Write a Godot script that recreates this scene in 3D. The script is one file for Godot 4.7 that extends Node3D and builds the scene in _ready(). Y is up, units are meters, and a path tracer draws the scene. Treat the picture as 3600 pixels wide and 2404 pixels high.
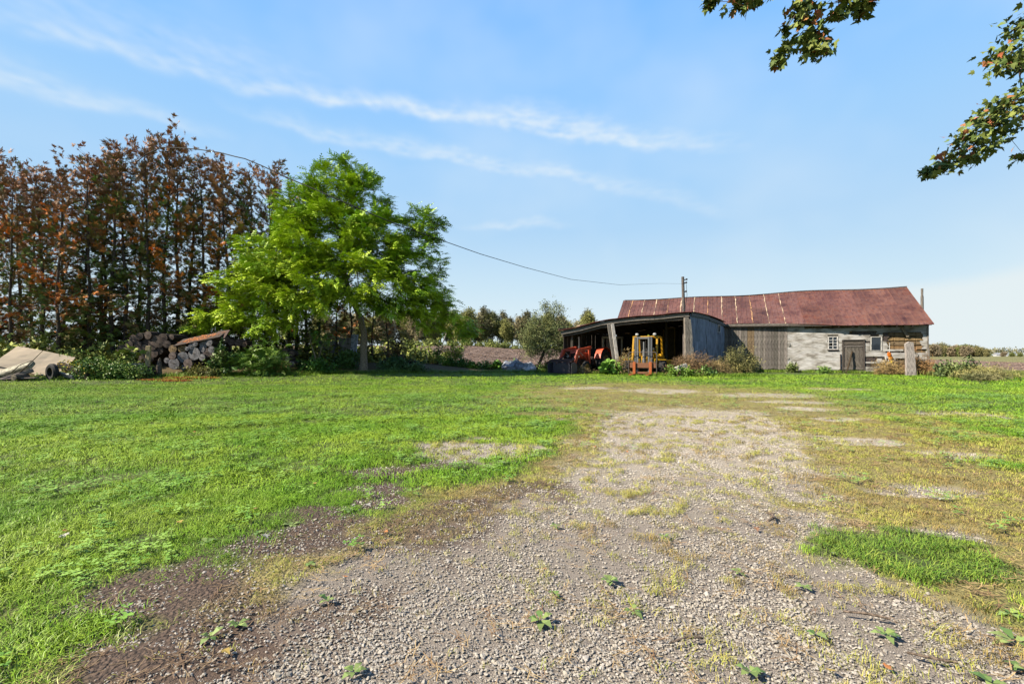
extends Node3D
# A farmyard: gravel drive and lawn in front, a windbreak of dying cedars and a walnut tree on the left,
# an open machine shed and an old log barn on the right, ploughed fields behind.

const EXPO := 2.9
const CAM_H := 1.2
const YAW := 0.41888            # the barn is turned 24 degrees

var rng := RandomNumberGenerator.new()
var used := {}
var noise := FastNoiseLite.new()
var fine := FastNoiseLite.new()
var tex := {}
var M := {}

# ------------------------------------------------------------------ naming
func numbered(called: String) -> String:
	if used.has(called):
		used[called] += 1
		return "%s_%03d" % [called, used[called]]
	used[called] = 0
	return called

func tag(o: Node, label: String, category: String, group := "", kind := "") -> Node:
	if label: o.set_meta("label", label)
	if category: o.set_meta("category", category)
	if group: o.set_meta("group", group)
	if kind: o.set_meta("kind", kind)
	return o

func thing(called: String, label: String, category: String, at := Vector3.ZERO, turn := 0.0, group := "", kind := "") -> Node3D:
	var o := Node3D.new()
	o.name = numbered(called)
	add_child(o)
	o.position = at
	o.rotation.y = turn
	tag(o, label, category, group, kind)
	return o

func part(called: String, mesh: Mesh, m: Material, parent: Node, at := Transform3D()) -> MeshInstance3D:
	var o := MeshInstance3D.new()
	o.name = called
	o.mesh = mesh
	o.material_override = m
	o.transform = at
	parent.add_child(o, true)
	return o

func single(called: String, mesh: Mesh, m: Material, label: String, category: String, at := Transform3D(), group := "", kind := "") -> MeshInstance3D:
	var o := MeshInstance3D.new()
	o.name = numbered(called)
	o.mesh = mesh
	o.material_override = m
	o.transform = at
	add_child(o)
	tag(o, label, category, group, kind)
	return o

# many copies of one small mesh as ONE object
func scatter(called: String, mesh: Mesh, m: Material, xf: Array, cols: PackedColorArray, parent: Node) -> MultiMeshInstance3D:
	var mm := MultiMesh.new()
	mm.transform_format = MultiMesh.TRANSFORM_3D
	mm.use_colors = true
	mm.mesh = mesh
	mm.instance_count = xf.size()
	for i in xf.size():
		mm.set_instance_transform(i, xf[i])
		mm.set_instance_color(i, cols[i])
	var o := MultiMeshInstance3D.new()
	o.name = numbered(called) if parent == self else called
	o.multimesh = mm
	o.material_override = m
	parent.add_child(o, true)
	o.set_meta("kind", "stuff")
	return o

# ------------------------------------------------------------------ mesh building
class Mb:
	var v := PackedVector3Array()
	var n := PackedVector3Array()
	var c := PackedColorArray()
	var col := Color(1, 1, 1)
	func tri_n(a: Vector3, b: Vector3, d: Vector3, na: Vector3, nb: Vector3, nd: Vector3):
		if (b - a).cross(d - a).dot(na + nb + nd) < 0.0:
			v.append(a); v.append(b); v.append(d)
			n.append(na); n.append(nb); n.append(nd)
		else:
			v.append(a); v.append(d); v.append(b)
			n.append(na); n.append(nd); n.append(nb)
		c.append(col); c.append(col); c.append(col)
	func tri(a: Vector3, b: Vector3, d: Vector3):      # counter-clockwise seen from outside
		var q := (b - a).cross(d - a).normalized()
		tri_n(a, b, d, q, q, q)
	func quad(a: Vector3, b: Vector3, d: Vector3, e: Vector3):
		tri(a, b, d)
		tri(a, d, e)
	func box(at: Vector3, size: Vector3, turn := Basis(), bevel := 0.0):
		var h := size * 0.5
		if bevel <= 0.0:
			var p := []
			for k in 8:
				p.append(at + turn * Vector3(h.x if k & 1 else -h.x, h.y if k & 2 else -h.y, h.z if k & 4 else -h.z))
			quad(p[4], p[5], p[7], p[6]); quad(p[1], p[0], p[2], p[3])
			quad(p[5], p[1], p[3], p[7]); quad(p[0], p[4], p[6], p[2])
			quad(p[6], p[7], p[3], p[2]); quad(p[0], p[1], p[5], p[4])
			return
		var e := minf(bevel, minf(h.x, minf(h.y, h.z)) * 0.9)
		var g := h - Vector3(e, e, e)
		var f := {}
		for k in 8:
			var s := Vector3(1.0 if k & 1 else -1.0, 1.0 if k & 2 else -1.0, 1.0 if k & 4 else -1.0)
			f[[k, 0]] = at + turn * Vector3(s.x * h.x, s.y * g.y, s.z * g.z)
			f[[k, 1]] = at + turn * Vector3(s.x * g.x, s.y * h.y, s.z * g.z)
			f[[k, 2]] = at + turn * Vector3(s.x * g.x, s.y * g.y, s.z * h.z)
		for ax in 3:
			var b1 := 1 << ((ax + 1) % 3)
			var b2 := 1 << ((ax + 2) % 3)
			var b0 := 1 << ax
			quad(f[[b0, ax]], f[[b0 | b1, ax]], f[[b0 | b1 | b2, ax]], f[[b0 | b2, ax]])
			quad(f[[0, ax]], f[[b2, ax]], f[[b1 | b2, ax]], f[[b1, ax]])
			var ay := (ax + 1) % 3
			var az := (ax + 2) % 3
			for s in [0, 1, 2, 3]:             # the edges that run along ax
				var k: int = (b1 if s & 1 else 0) | (b2 if s & 2 else 0)
				var a0: Vector3 = f[[k, ay]]
				var a1: Vector3 = f[[k | b0, ay]]
				var c1: Vector3 = f[[k | b0, az]]
				var c0: Vector3 = f[[k, az]]
				if (s == 0) or (s == 3): quad(a0, c0, c1, a1)
				else: quad(a0, a1, c1, c0)
		for k in 8:
			var odd: bool = (k == 1 or k == 2 or k == 4 or k == 7)
			if odd: tri(f[[k, 0]], f[[k, 1]], f[[k, 2]])
			else: tri(f[[k, 0]], f[[k, 2]], f[[k, 1]])
	func bar(a: Vector3, b: Vector3, w: float, h: float, up := Vector3.UP, bevel := 0.0):
		var d := (b - a)
		var z := d.normalized()
		var x := up.cross(z)
		if x.length() < 0.01: x = Vector3.RIGHT.cross(z)
		x = x.normalized()
		box((a + b) * 0.5, Vector3(w, h, d.length()), Basis(x, z.cross(x), z), bevel)
	func tube(pts: Array, rad: Array, sides := 6, caps := true):
		var k := pts.size()
		var rings := []
		var ref := Vector3(0.31, 0.17, 0.93)
		for i in k:
			var d: Vector3 = (pts[mini(i + 1, k - 1)] - pts[maxi(i - 1, 0)]).normalized()
			var x := d.cross(ref)
			if x.length() < 0.15: x = d.cross(Vector3(0.9, 0.3, -0.2))
			x = x.normalized()
			ref = x.cross(d)
			var y := d.cross(x)
			var r := []
			for s in sides:
				var t := TAU * s / sides
				r.append(x * cos(t) + y * sin(t))
			rings.append(r)
		for i in k - 1:
			for s in sides:
				var q := (s + 1) % sides
				var n0: Vector3 = rings[i][s]
				var n1: Vector3 = rings[i][q]
				var m0: Vector3 = rings[i + 1][s]
				var m1: Vector3 = rings[i + 1][q]
				tri_n(pts[i] + n0 * rad[i], pts[i] + n1 * rad[i], pts[i + 1] + m1 * rad[i + 1], n0, n1, m1)
				tri_n(pts[i] + n0 * rad[i], pts[i + 1] + m1 * rad[i + 1], pts[i + 1] + m0 * rad[i + 1], n0, m1, m0)
		if caps:
			for s in range(1, sides - 1):
				tri(pts[0] + rings[0][0] * rad[0], pts[0] + rings[0][s + 1] * rad[0], pts[0] + rings[0][s] * rad[0])
				tri(pts[k - 1] + rings[k - 1][0] * rad[k - 1], pts[k - 1] + rings[k - 1][s] * rad[k - 1], pts[k - 1] + rings[k - 1][s + 1] * rad[k - 1])
	# profile: (along the axis, radius) turned round the axis through "at"
	func lathe(at: Vector3, axis: Vector3, profile: Array, sides := 16):
		var d := axis.normalized()
		var x := d.cross(Vector3(0.2, 0.95, 0.1))
		if x.length() < 0.2: x = d.cross(Vector3.RIGHT)
		x = x.normalized()
		var y := d.cross(x)
		for i in profile.size() - 1:
			var p: Vector2 = profile[i]
			var q: Vector2 = profile[i + 1]
			for s in sides:
				var t0 := TAU * s / sides
				var t1 := TAU * (s + 1) / sides
				var r0 := x * cos(t0) + y * sin(t0)
				var r1 := x * cos(t1) + y * sin(t1)
				var e := Vector2(q.y - p.y, p.x - q.x)      # (axial, radial) of the outward normal, up to sign
				var m0 := (d * -e.x + r0 * -e.y).normalized()
				var m1 := (d * -e.x + r1 * -e.y).normalized()
				var a := at + d * p.x + r0 * p.y
				var b := at + d * p.x + r1 * p.y
				var g := at + d * q.x + r1 * q.y
				var h := at + d * q.x + r0 * q.y
				if p.y > 1e-5: tri_n(a, b, g, m0, m1, m1)
				if q.y > 1e-5: tri_n(a, g, h, m0, m1, m0)
	func prism(poly: Array, at: Transform3D, depth: float):   # 2D outline (counter-clockwise) in at's x-y plane, pushed along its z
		var ids := Geometry2D.triangulate_polygon(PackedVector2Array(poly))
		var f := []
		var b := []
		for p in poly:
			f.append(at * Vector3(p.x, p.y, depth * 0.5))
			b.append(at * Vector3(p.x, p.y, -depth * 0.5))
		for i in range(0, ids.size(), 3):
			var p0: Vector2 = poly[ids[i]]
			var p1: Vector2 = poly[ids[i + 1]]
			var p2: Vector2 = poly[ids[i + 2]]
			if (p1 - p0).cross(p2 - p0) > 0.0:
				tri(f[ids[i]], f[ids[i + 1]], f[ids[i + 2]]); tri(b[ids[i]], b[ids[i + 2]], b[ids[i + 1]])
			else:
				tri(f[ids[i]], f[ids[i + 2]], f[ids[i + 1]]); tri(b[ids[i]], b[ids[i + 1]], b[ids[i + 2]])
		for i in poly.size():
			var j := (i + 1) % poly.size()
			quad(b[i], b[j], f[j], f[i])
	func ball(at: Vector3, r: Vector3, turn := Basis(), rings := 6, sides := 9, wob := 0.0, sd := 0):
		var g := []
		for i in rings + 1:
			var row := []
			for s in sides:
				var t := PI * i / rings
				var a := TAU * s / sides
				var q := Vector3(sin(t) * cos(a), cos(t), sin(t) * sin(a))
				var k := 1.0
				if wob > 0.0: k = 1.0 + wob * (sin(q.x * 5.1 + sd) * cos(q.y * 4.3 + sd * 1.7) + 0.6 * sin(q.z * 7.7 + sd * 0.6 + q.x * 3.0))
				row.append([at + turn * (q * r * k), (turn * (q / r)).normalized()])
			g.append(row)
		for i in rings:
			for s in sides:
				var a = g[i][s]
				var b = g[i][(s + 1) % sides]
				var d = g[i + 1][(s + 1) % sides]
				var e = g[i + 1][s]
				if i > 0: tri_n(a[0], b[0], d[0], a[1], b[1], d[1])
				if i < rings - 1: tri_n(a[0], d[0], e[0], a[1], d[1], e[1])
	func crumple(field: FastNoiseLite, amount: float, freq: float):
		for i in range(0, v.size(), 3):
			for j in 3:
				var p := v[i + j]
				v[i + j] = p + Vector3(field.get_noise_3dv(p * freq), field.get_noise_3dv(p * freq + Vector3(31, 7, 5)), field.get_noise_3dv(p * freq - Vector3(9, 41, 3))) * amount
			var q := (v[i + 2] - v[i]).cross(v[i + 1] - v[i]).normalized()
			n[i] = q; n[i + 1] = q; n[i + 2] = q
	func mesh() -> ArrayMesh:
		var a := []
		a.resize(Mesh.ARRAY_MAX)
		a[Mesh.ARRAY_VERTEX] = v
		a[Mesh.ARRAY_NORMAL] = n
		a[Mesh.ARRAY_COLOR] = c
		var m := ArrayMesh.new()
		m.add_surface_from_arrays(Mesh.PRIMITIVE_TRIANGLES, a)
		return m

# ------------------------------------------------------------------ materials
func ntex(key: String, type: int, freq: float, stops: Array, octaves := 4, size := 512, as_normal := 0.0) -> NoiseTexture2D:
	if tex.has(key): return tex[key]
	var f := FastNoiseLite.new()
	f.noise_type = type
	f.frequency = freq
	f.fractal_octaves = octaves
	f.seed = 7 + tex.size()
	if type == FastNoiseLite.TYPE_CELLULAR:
		f.cellular_return_type = FastNoiseLite.RETURN_DISTANCE2_DIV
		f.fractal_type = FastNoiseLite.FRACTAL_NONE if octaves <= 1 else FastNoiseLite.FRACTAL_FBM
	var t := NoiseTexture2D.new()
	t.width = size
	t.height = size
	t.seamless = true
	t.noise = f
	if as_normal > 0.0:
		t.as_normal_map = true
		t.bump_strength = as_normal
	else:
		var g := Gradient.new()
		var offs := PackedFloat32Array()
		var cols := PackedColorArray()
		for s in stops:
			offs.append(s[0])
			cols.append(s[1] if s[1] is Color else Color(s[1], s[1], s[1]))
		g.offsets = offs
		g.colors = cols
		t.color_ramp = g
	tex[key] = t
	return t

func lin(r: float, g: float, b: float) -> Color:
	return Color(r, g, b).linear_to_srgb()

func mat(called: String, color: Color, rough := 0.8, texture: Texture2D = null, scale := Vector3.ONE, world := false) -> StandardMaterial3D:
	var m := StandardMaterial3D.new()
	m.resource_name = called
	m.albedo_color = color
	m.roughness = rough
	m.metallic_specular = 0.35
	m.vertex_color_use_as_albedo = true
	if texture:
		m.albedo_texture = texture
		m.uv1_triplanar = true
		m.uv1_world_triplanar = world
		m.uv1_scale = scale
	M[called] = m
	return m

func bump(m: StandardMaterial3D, t: Texture2D, amount := 1.0) -> StandardMaterial3D:
	m.normal_enabled = true
	m.normal_texture = t
	m.normal_scale = amount
	return m

func blotched(m: StandardMaterial3D, t: Texture2D, scale: Vector3):      # a second, broader pattern of weathering over the first
	var one := Image.create(4, 4, false, Image.FORMAT_RGB8)
	one.fill(Color.WHITE)
	m.detail_enabled = true
	m.detail_blend_mode = BaseMaterial3D.BLEND_MODE_MUL
	m.detail_albedo = t
	m.detail_mask = ImageTexture.create_from_image(one)
	m.detail_uv_layer = BaseMaterial3D.DETAIL_UV_2
	m.uv2_triplanar = true
	m.uv2_scale = scale

func leafy(called: String, light := 0.5, rough := 0.55) -> StandardMaterial3D:
	var m := mat(called, Color.WHITE, rough)
	m.cull_mode = BaseMaterial3D.CULL_DISABLED
	m.backlight = Color(light, light, light)
	m.metallic_specular = 0.3
	return m

func make_materials():
	var P := FastNoiseLite.TYPE_SIMPLEX_SMOOTH
	var grain := ntex("grain", P, 0.02, [[0.15, 0.45], [0.45, 0.82], [0.62, 0.95], [0.85, 1.0]], 5)
	var blotch := ntex("blotch", P, 0.008, [[0.2, 0.62], [0.5, 0.88], [0.8, 1.0]], 5)
	var speck := ntex("speck", P, 0.06, [[0.2, 0.55], [0.5, 0.85], [0.8, 1.0]], 4)
	var stone := ntex("stone", FastNoiseLite.TYPE_CELLULAR, 0.055, [[0.0, 1.0], [0.55, 0.93], [0.85, 0.78], [1.0, 0.6]], 1)
	var rough_n := ntex("rough_n", P, 0.05, [], 4, 512, 6.0)
	var grain_n := ntex("grain_n", P, 0.03, [], 4, 512, 5.0)
	bump(mat("wood_up", Color.WHITE, 0.9, grain, Vector3(5.0, 0.25, 5.0)), grain_n, 0.8)
	bump(mat("wood_along", Color.WHITE, 0.9, grain, Vector3(0.3, 5.0, 5.0)), grain_n, 0.8)
	bump(mat("pale_boards", Color.WHITE, 0.9, ntex("grain_soft", P, 0.02, [[0.15, 0.66], [0.4, 0.9], [0.85, 1.0]], 5), Vector3(0.22, 2.6, 2.6)), grain_n, 0.25)
	blotched(M.pale_boards, ntex("weather", P, 0.012, [[0.2, Color(0.72, 0.70, 0.67)], [0.42, Color(0.92, 0.91, 0.89)], [0.7, 1.0]], 5), Vector3(0.16, 0.42, 0.16))
	bump(mat("wood_deep", Color.WHITE, 0.9, grain, Vector3(5.0, 5.0, 0.3)), grain_n, 0.8)
	bump(mat("bark", Color.WHITE, 0.95, ntex("barktex", P, 0.03, [[0.2, 0.3], [0.5, 0.75], [0.75, 1.0]], 5), Vector3(3.0, 0.6, 3.0)), rough_n, 1.0)
	var rust := ntex("rust", P, 0.012, [[0.1, Color(0.72, 0.60, 0.62)], [0.45, Color(0.95, 0.88, 0.86)], [0.6, Color(1.0, 0.97, 0.95)], [0.85, Color(1.0, 0.80, 0.68)]], 5)
	mat("roof_tin", Color.WHITE, 0.55, rust, Vector3(0.55, 0.55, 0.55)).metallic = 0.15
	blotched(M.roof_tin, ntex("roofblot", P, 0.01, [[0.15, Color(0.72, 0.66, 0.66)], [0.45, Color(0.97, 0.93, 0.9)], [0.65, 1.0], [0.85, Color(1.0, 0.84, 0.7)]], 5), Vector3(0.12, 0.2, 0.12))
	mat("tin", Color.WHITE, 0.5, ntex("tintex", P, 0.012, [[0.1, 0.6], [0.5, 0.9], [0.8, 1.0]], 5), Vector3(0.8, 0.15, 0.8)).metallic = 0.3
	mat("paint", Color.WHITE, 0.45, ntex("painttex", P, 0.02, [[0.2, Color(0.48, 0.4, 0.34)], [0.4, Color(0.8, 0.75, 0.71)], [0.55, 1.0], [0.8, 0.88]], 5), Vector3(3.1, 3.1, 3.1))
	mat("metal", Color.WHITE, 0.5, speck, Vector3(2, 2, 2)).metallic = 0.4
	mat("rubber", Color.WHITE, 0.85, speck, Vector3(4, 4, 4))
	mat("plain", Color.WHITE, 0.7, blotch, Vector3(1.5, 1.5, 1.5))
	mat("cloth", Color.WHITE, 0.6, blotch, Vector3(1.2, 1.2, 1.2))
	mat("needles", Color.WHITE, 0.9, speck, Vector3(3, 3, 3))
	bump(mat("soil", Color.WHITE, 0.95, speck, Vector3(0.7, 0.7, 0.7)), rough_n, 1.5)
	bump(mat("gravel", Color.WHITE, 0.9, stone, Vector3(3.7, 3.7, 3.7)), ntex("stone_n", FastNoiseLite.TYPE_CELLULAR, 0.055, [], 1, 512, 8.0), 0.5)
	bump(mat("turf", Color.WHITE, 0.95, speck, Vector3(1.3, 1.3, 1.3)), rough_n, 1.5)
	mat("rock", Color.WHITE, 0.85)
	leafy("grass", 0.7, 0.5)
	leafy("leaf", 1.0, 0.5)
	leafy("needle", 0.7, 0.7)
	leafy("dull", 0.7, 0.7)
	var g := StandardMaterial3D.new()
	g.albedo_color = Color(0.6, 0.68, 0.72, 0.18)
	g.transparency = BaseMaterial3D.TRANSPARENCY_ALPHA
	g.roughness = 0.05
	M["glass"] = g
	mat("dark_glass", lin(0.012, 0.016, 0.022), 0.12)
	M["dark_glass"].metallic_specular = 0.6

# ------------------------------------------------------------------ sky
func streak(az: float, el: float, line: Array) -> float:      # line: [az, el, half width, strength]
	var best := 0.0
	for i in line.size() - 1:
		var a: Array = line[i]
		var b: Array = line[i + 1]
		if az < a[0] or az > b[0]: continue
		var t: float = (az - a[0]) / (b[0] - a[0])
		var mid: float = lerpf(a[1], b[1], t)
		var w: float = lerpf(a[2], b[2], t)
		var d: float = (el - mid)
		w *= 0.6 if d < 0.0 else 1.45
		best = maxf(best, lerpf(a[3], b[3], t) * exp(-d * d / (w * w)))
	return best

func make_sky() -> Sky:
	var W := 1600
	var H := 800
	var f := FastNoiseLite.new()
	f.seed = 5
	f.frequency = 1.0
	f.fractal_octaves = 4
	var lines := [
		[[-62.0, 24.0, 1.2, 0.0], [-48.4, 26.1, 0.9, 0.42], [-41.5, 26.8, 0.9, 0.42], [-32.9, 26.9, 0.9, 0.42], [-19.7, 27.5, 0.7, 0.62], [-12.0, 27.6, 0.75, 0.66], [-4.1, 27.4, 1.0, 0.6], [4.0, 26.5, 1.4, 0.66], [12.2, 25.0, 1.1, 0.7], [20.0, 23.2, 1.0, 0.45], [30.0, 21.2, 1.2, 0.0]],
		[[-60.0, 21.0, 1.5, 0.0], [-48.4, 21.8, 1.3, 0.45], [-44.5, 21.9, 0.9, 0.5], [-38.6, 22.2, 0.5, 0.45], [-30.0, 22.0, 0.6, 0.0]],
		[[-34.0, 25.2, 0.4, 0.0], [-24.4, 23.9, 0.7, 0.4], [-9.5, 23.4, 0.8, 0.5], [6.9, 21.2, 0.9, 0.45], [19.8, 17.7, 0.9, 0.22], [32.0, 13.0, 1.0, 0.0]],
		[[-8.0, 15.5, 0.3, 0.0], [-3.0, 15.7, 0.45, 0.38], [2.5, 16.1, 0.5, 0.4], [9.0, 15.8, 0.5, 0.0]],
		[[-52.0, 27.8, 1.6, 0.2], [-31.3, 28.4, 1.6, 0.24], [-14.0, 29.0, 1.2, 0.0]],
		[[95.0, 20.0, 2.0, 0.0], [120.0, 25.0, 1.6, 0.5], [150.0, 27.0, 1.4, 0.5], [172.0, 26.0, 1.8, 0.0]],
		[[-170.0, 18.0, 1.4, 0.0], [-140.0, 22.0, 1.5, 0.5], [-105.0, 23.0, 1.4, 0.5], [-80.0, 22.0, 1.4, 0.0]],
	]
	var ramp := [[0.0, Vector3(0.72, 0.82, 0.86)], [4.0, Vector3(0.68, 0.81, 0.875)], [8.0, Vector3(0.58, 0.755, 0.875)], [15.0, Vector3(0.42, 0.645, 0.885)], [24.0, Vector3(0.335, 0.60, 0.93)], [32.0, Vector3(0.25, 0.535, 0.97)], [40.0, Vector3(0.20, 0.48, 0.97)], [60.0, Vector3(0.12, 0.34, 0.82)], [90.0, Vector3(0.09, 0.28, 0.72)]]
	var data := PackedFloat32Array()
	data.resize(W * H * 3)
	for j in H:
		var el := 90.0 - 180.0 * (j + 0.5) / H
		if el < -3.0:
			var gnd := Vector3(0.30, 0.32, 0.24)
			for i in W:
				var k := (j * W + i) * 3
				data[k] = gnd.x; data[k + 1] = gnd.y; data[k + 2] = gnd.z
			continue
		var e := maxf(el, 0.0)
		var base: Vector3 = ramp[0][1]
		for s in ramp.size() - 1:
			if e >= ramp[s][0] and e <= ramp[s + 1][0]:
				base = ramp[s][1].lerp(ramp[s + 1][1], (e - ramp[s][0]) / (ramp[s + 1][0] - ramp[s][0]))
		var busy := el > 11.0 and el < 34.0
		for i in W:
			var az := wrapf(360.0 * (i + 0.5) / W, -180.0, 180.0)
			var x := cos(deg_to_rad(az))
			var y := sin(deg_to_rad(az))
			# thin high cloud, drawn out along the wind
			var veil := f.get_noise_3d(x * 2.2, e * 0.055, y * 2.2)
			var cl := clampf(0.06 + veil * 0.28, 0.0, 0.25) * smoothstep(2.0, 9.0, e) * (1.0 - 0.5 * smoothstep(30.0, 60.0, e))
			if busy:
				var wob := f.get_noise_3d(x * 9.0, e * 0.12, y * 9.0) * 0.7
				var s := 0.0
				for l in lines:
					if az >= l[0][0] and az <= l[-1][0]:
						s = maxf(s, streak(az, el + wob, l))
				var grainy := 0.85 + 0.75 * f.get_noise_3d(x * 14.0, (e + az * 0.10) * 1.3, y * 14.0) + 0.55 * f.get_noise_3d(x * 7.0, (e + az * 0.10) * 5.0, y * 7.0)
				cl = maxf(cl, minf(s * grainy * 0.88 + cl * 0.5, 0.8))
			# a bank of pale haze low on the horizon to the right
			var bank := smoothstep(0.0, 1.6, (5.0 + 0.11 * (az - 20.0) + 1.2 * f.get_noise_2d(az * 0.05, 3.0)) - e) * smoothstep(14.0, 36.0, az) * (1.0 - smoothstep(120.0, 160.0, az))
			var c := base.lerp(Vector3(0.80, 0.87, 0.90), cl)
			c = c.lerp(Vector3(0.765, 0.835, 0.845), bank * 0.75)
			var k := (j * W + i) * 3
			data[k] = c.x; data[k + 1] = c.y; data[k + 2] = c.z
	var im := Image.create_from_data(W, H, false, Image.FORMAT_RGBF, data.to_byte_array())
	var pm := PanoramaSkyMaterial.new()
	pm.panorama = ImageTexture.create_from_image(im)
	pm.energy_multiplier = 1.06 / EXPO
	var s := Sky.new()
	s.sky_material = pm
	return s

# ------------------------------------------------------------------ the lie of the land (x to the right, d away from the camera's side of the yard)
func lawn_edge(x: float) -> float:
	if x < -18.0: return lerpf(17.5, 20.6, clampf((x + 24.0) / 6.0, 0.0, 1.0))
	if x < -8.5: return lerpf(20.6, 25.6, (x + 18.0) / 9.5)
	if x < 2.0: return lerpf(25.6, 31.5, (x + 8.5) / 10.5)
	return 31.5

func hgt(x: float, z: float) -> float:
	var d := -z
	var h := 0.0
	if d > 12.0:
		var e := d - lawn_edge(x)
		var left := 1.0 - smoothstep(-9.0, 2.0, x)
		h += left * (0.16 * smoothstep(-5.0, 0.0, e) + 0.5 * smoothstep(0.0, 4.0, e))
		if d > 30.0:
			var w := 1.0 - smoothstep(0.12, 0.6, x / d)
			h += w * (1.0 - 0.45 * left * (1.0 - smoothstep(34.0, 60.0, d))) * 2.35 * clampf((d - 32.0) / 62.0, 0.0, 1.15)
	if d < 40.0:
		h += 0.03 * noise.get_noise_2d(x * 2.2, z * 2.2) * smoothstep(0.0, 6.0, d)
	return h

var gx0 := -14.0
var gd0 := 0.0
var gstep := 0.1
var gw := 300
var gh := 260
var f_gravel := PackedFloat32Array()
var f_soil := PackedFloat32Array()
var f_dry := PackedFloat32Array()

func look(f: PackedFloat32Array, x: float, d: float) -> float:
	var i := int((x - gx0) / gstep)
	var j := int((d - gd0) / gstep)
	if i < 0 or j < 0 or i >= gw or j >= gh: return 0.0
	return f[j * gw + i]

func bump_at(x: float, d: float, px: float, pd: float, rx: float, rd: float) -> float:
	var a := (x - px) / rx
	var b := (d - pd) / rd
	return 1.0 - (a * a + b * b)

func make_cover():
	var poly := PackedVector2Array()
	for p in [[-1.35, 0.0], [-1.25, 1.7], [-1.0, 2.65], [-0.35, 3.4], [0.45, 4.3], [1.0, 5.4], [1.3, 6.7], [1.65, 8.2], [2.4, 9.6], [3.6, 10.2], [4.9, 9.6], [4.9, 8.2], [4.2, 6.7], [3.15, 4.8], [2.45, 3.6], [2.0, 2.6], [2.1, 1.9], [2.3, 0.0]]:
		poly.append(Vector2(p[0], p[1]))
	var patches := [[-0.45, 5.8, 0.85, 0.72], [-0.5, 6.6, 0.3, 0.14], [5.0, 15.2, 1.5, 1.3], [3.0, 16.6, 1.3, 0.7], [7.6, 13.6, 1.6, 0.8], [7.2, 11.6, 1.0, 0.5], [9.0, 9.0, 0.9, 0.5], [6.2, 8.6, 0.6, 0.35], [4.9, 6.3, 0.6, 0.35], [5.4, 5.5, 0.5, 0.25], [3.7, 4.0, 0.5, 0.2], [6.6, 10.2, 0.7, 0.4], [2.9, 2.3, 0.28, 0.25], [2.95, 3.1, 0.3, 0.14], [11.3, 16.0, 1.4, 0.8]]
	var soils := [[-1.28, 1.75, 0.42, 0.45], [-1.72, 2.35, 0.42, 0.3], [-1.4, 2.9, 0.4, 0.3], [-1.3, 3.25, 0.35, 0.2], [-1.15, 4.1, 0.35, 0.22], [-1.5, 3.45, 0.32, 0.14], [-1.05, 3.75, 0.28, 0.25], [-1.25, 4.7, 0.45, 0.22], [-0.8, 5.0, 0.25, 0.2], [-0.4, 3.7, 0.3, 0.15], [1.6, 17.4, 0.7, 0.25], [4.0, 17.0, 0.6, 0.2], [3.6, 2.4, 0.3, 0.12], [3.5, 1.7, 0.4, 0.3]]
	f_gravel.resize(gw * gh); f_soil.resize(gw * gh); f_dry.resize(gw * gh)
	for j in gh:
		var d := gd0 + (j + 0.5) * gstep
		for i in gw:
			var x := gx0 + (i + 0.5) * gstep
			var sd := 1e9
			var p := Vector2(x, d)
			for k in poly.size():
				var q := Geometry2D.get_closest_point_to_segment(p, poly[k], poly[(k + 1) % poly.size()])
				sd = minf(sd, p.distance_squared_to(q))
			sd = sqrt(sd)
			if Geometry2D.is_point_in_polygon(p, poly): sd = -sd
			var big := noise.get_noise_2d(x * 7.0, d * 7.0)
			var small := noise.get_noise_2d(x * 22.0 + 90.0, d * 22.0)
			var spread := clampf(d * 0.14, 0.3, 1.5)
			var g := 1.0 - smoothstep(-spread, spread * 0.6, sd + (big * 0.8 + small * 0.55) * spread)
			if sd < 0.0: g = maxf(g, smoothstep(-0.35, 0.2, 0.5 - absf(big) * 0.9 - small * 0.9) * 0.92)
			for t in patches:
				g = maxf(g, smoothstep(0.0, 0.45, bump_at(x, d, t[0], t[1], t[2], t[3]) + big * 0.8 + small * 0.7 + 0.05) * 0.95)
			var s := 0.0
			for t in soils:
				s = maxf(s, smoothstep(-0.1, 0.35, bump_at(x, d, t[0], t[1], t[2], t[3]) + big * 0.7 + small * 0.6))
			if x > -1.9 and sd > -0.5 and sd < 0.35 and d < 4.3 and x < 0.6: s = maxf(s, smoothstep(0.1, 0.5, 0.35 + big * 0.8 + small * 0.3) * 0.75)
			# how dry the grass is: a narrow rim on the left, a wide worn area to the right and beyond
			var right := x - (0.6 + d * 0.19)
			var reach := 0.75 if right < 0.0 else 3.0 + d * 0.13
			if d > 9.0 and right >= -3.0: reach = maxf(reach, 2.2)
			var y := 1.0 - smoothstep(reach * 0.35, reach, sd + big * reach * 0.45)
			y = maxf(y, (1.0 - smoothstep(0.4, 1.0, Vector2((x - 4.6) / 6.2, (d - 13.5) / 8.6).length() + big * 0.3)) * 0.9)
			# the lush clump right of the drive
			var lush := smoothstep(0.0, 0.4, bump_at(x, d, 2.4, 2.75, 0.6, 0.46) + small * 0.7 + big * 0.5)
			if x > 2.2 and d < 2.5: lush = maxf(lush, smoothstep(0.0, 0.4, bump_at(x, d, 2.9, 2.1, 0.7, 0.35) + small * 0.5) * 0.7)
			y *= 1.0 - lush
			g *= 1.0 - lush
			var k2 := j * gw + i
			f_gravel[k2] = clampf(g, 0.0, 1.0)
			f_soil[k2] = clampf(s, 0.0, 1.0)
			f_dry[k2] = clampf(y, 0.0, 1.0)

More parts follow.
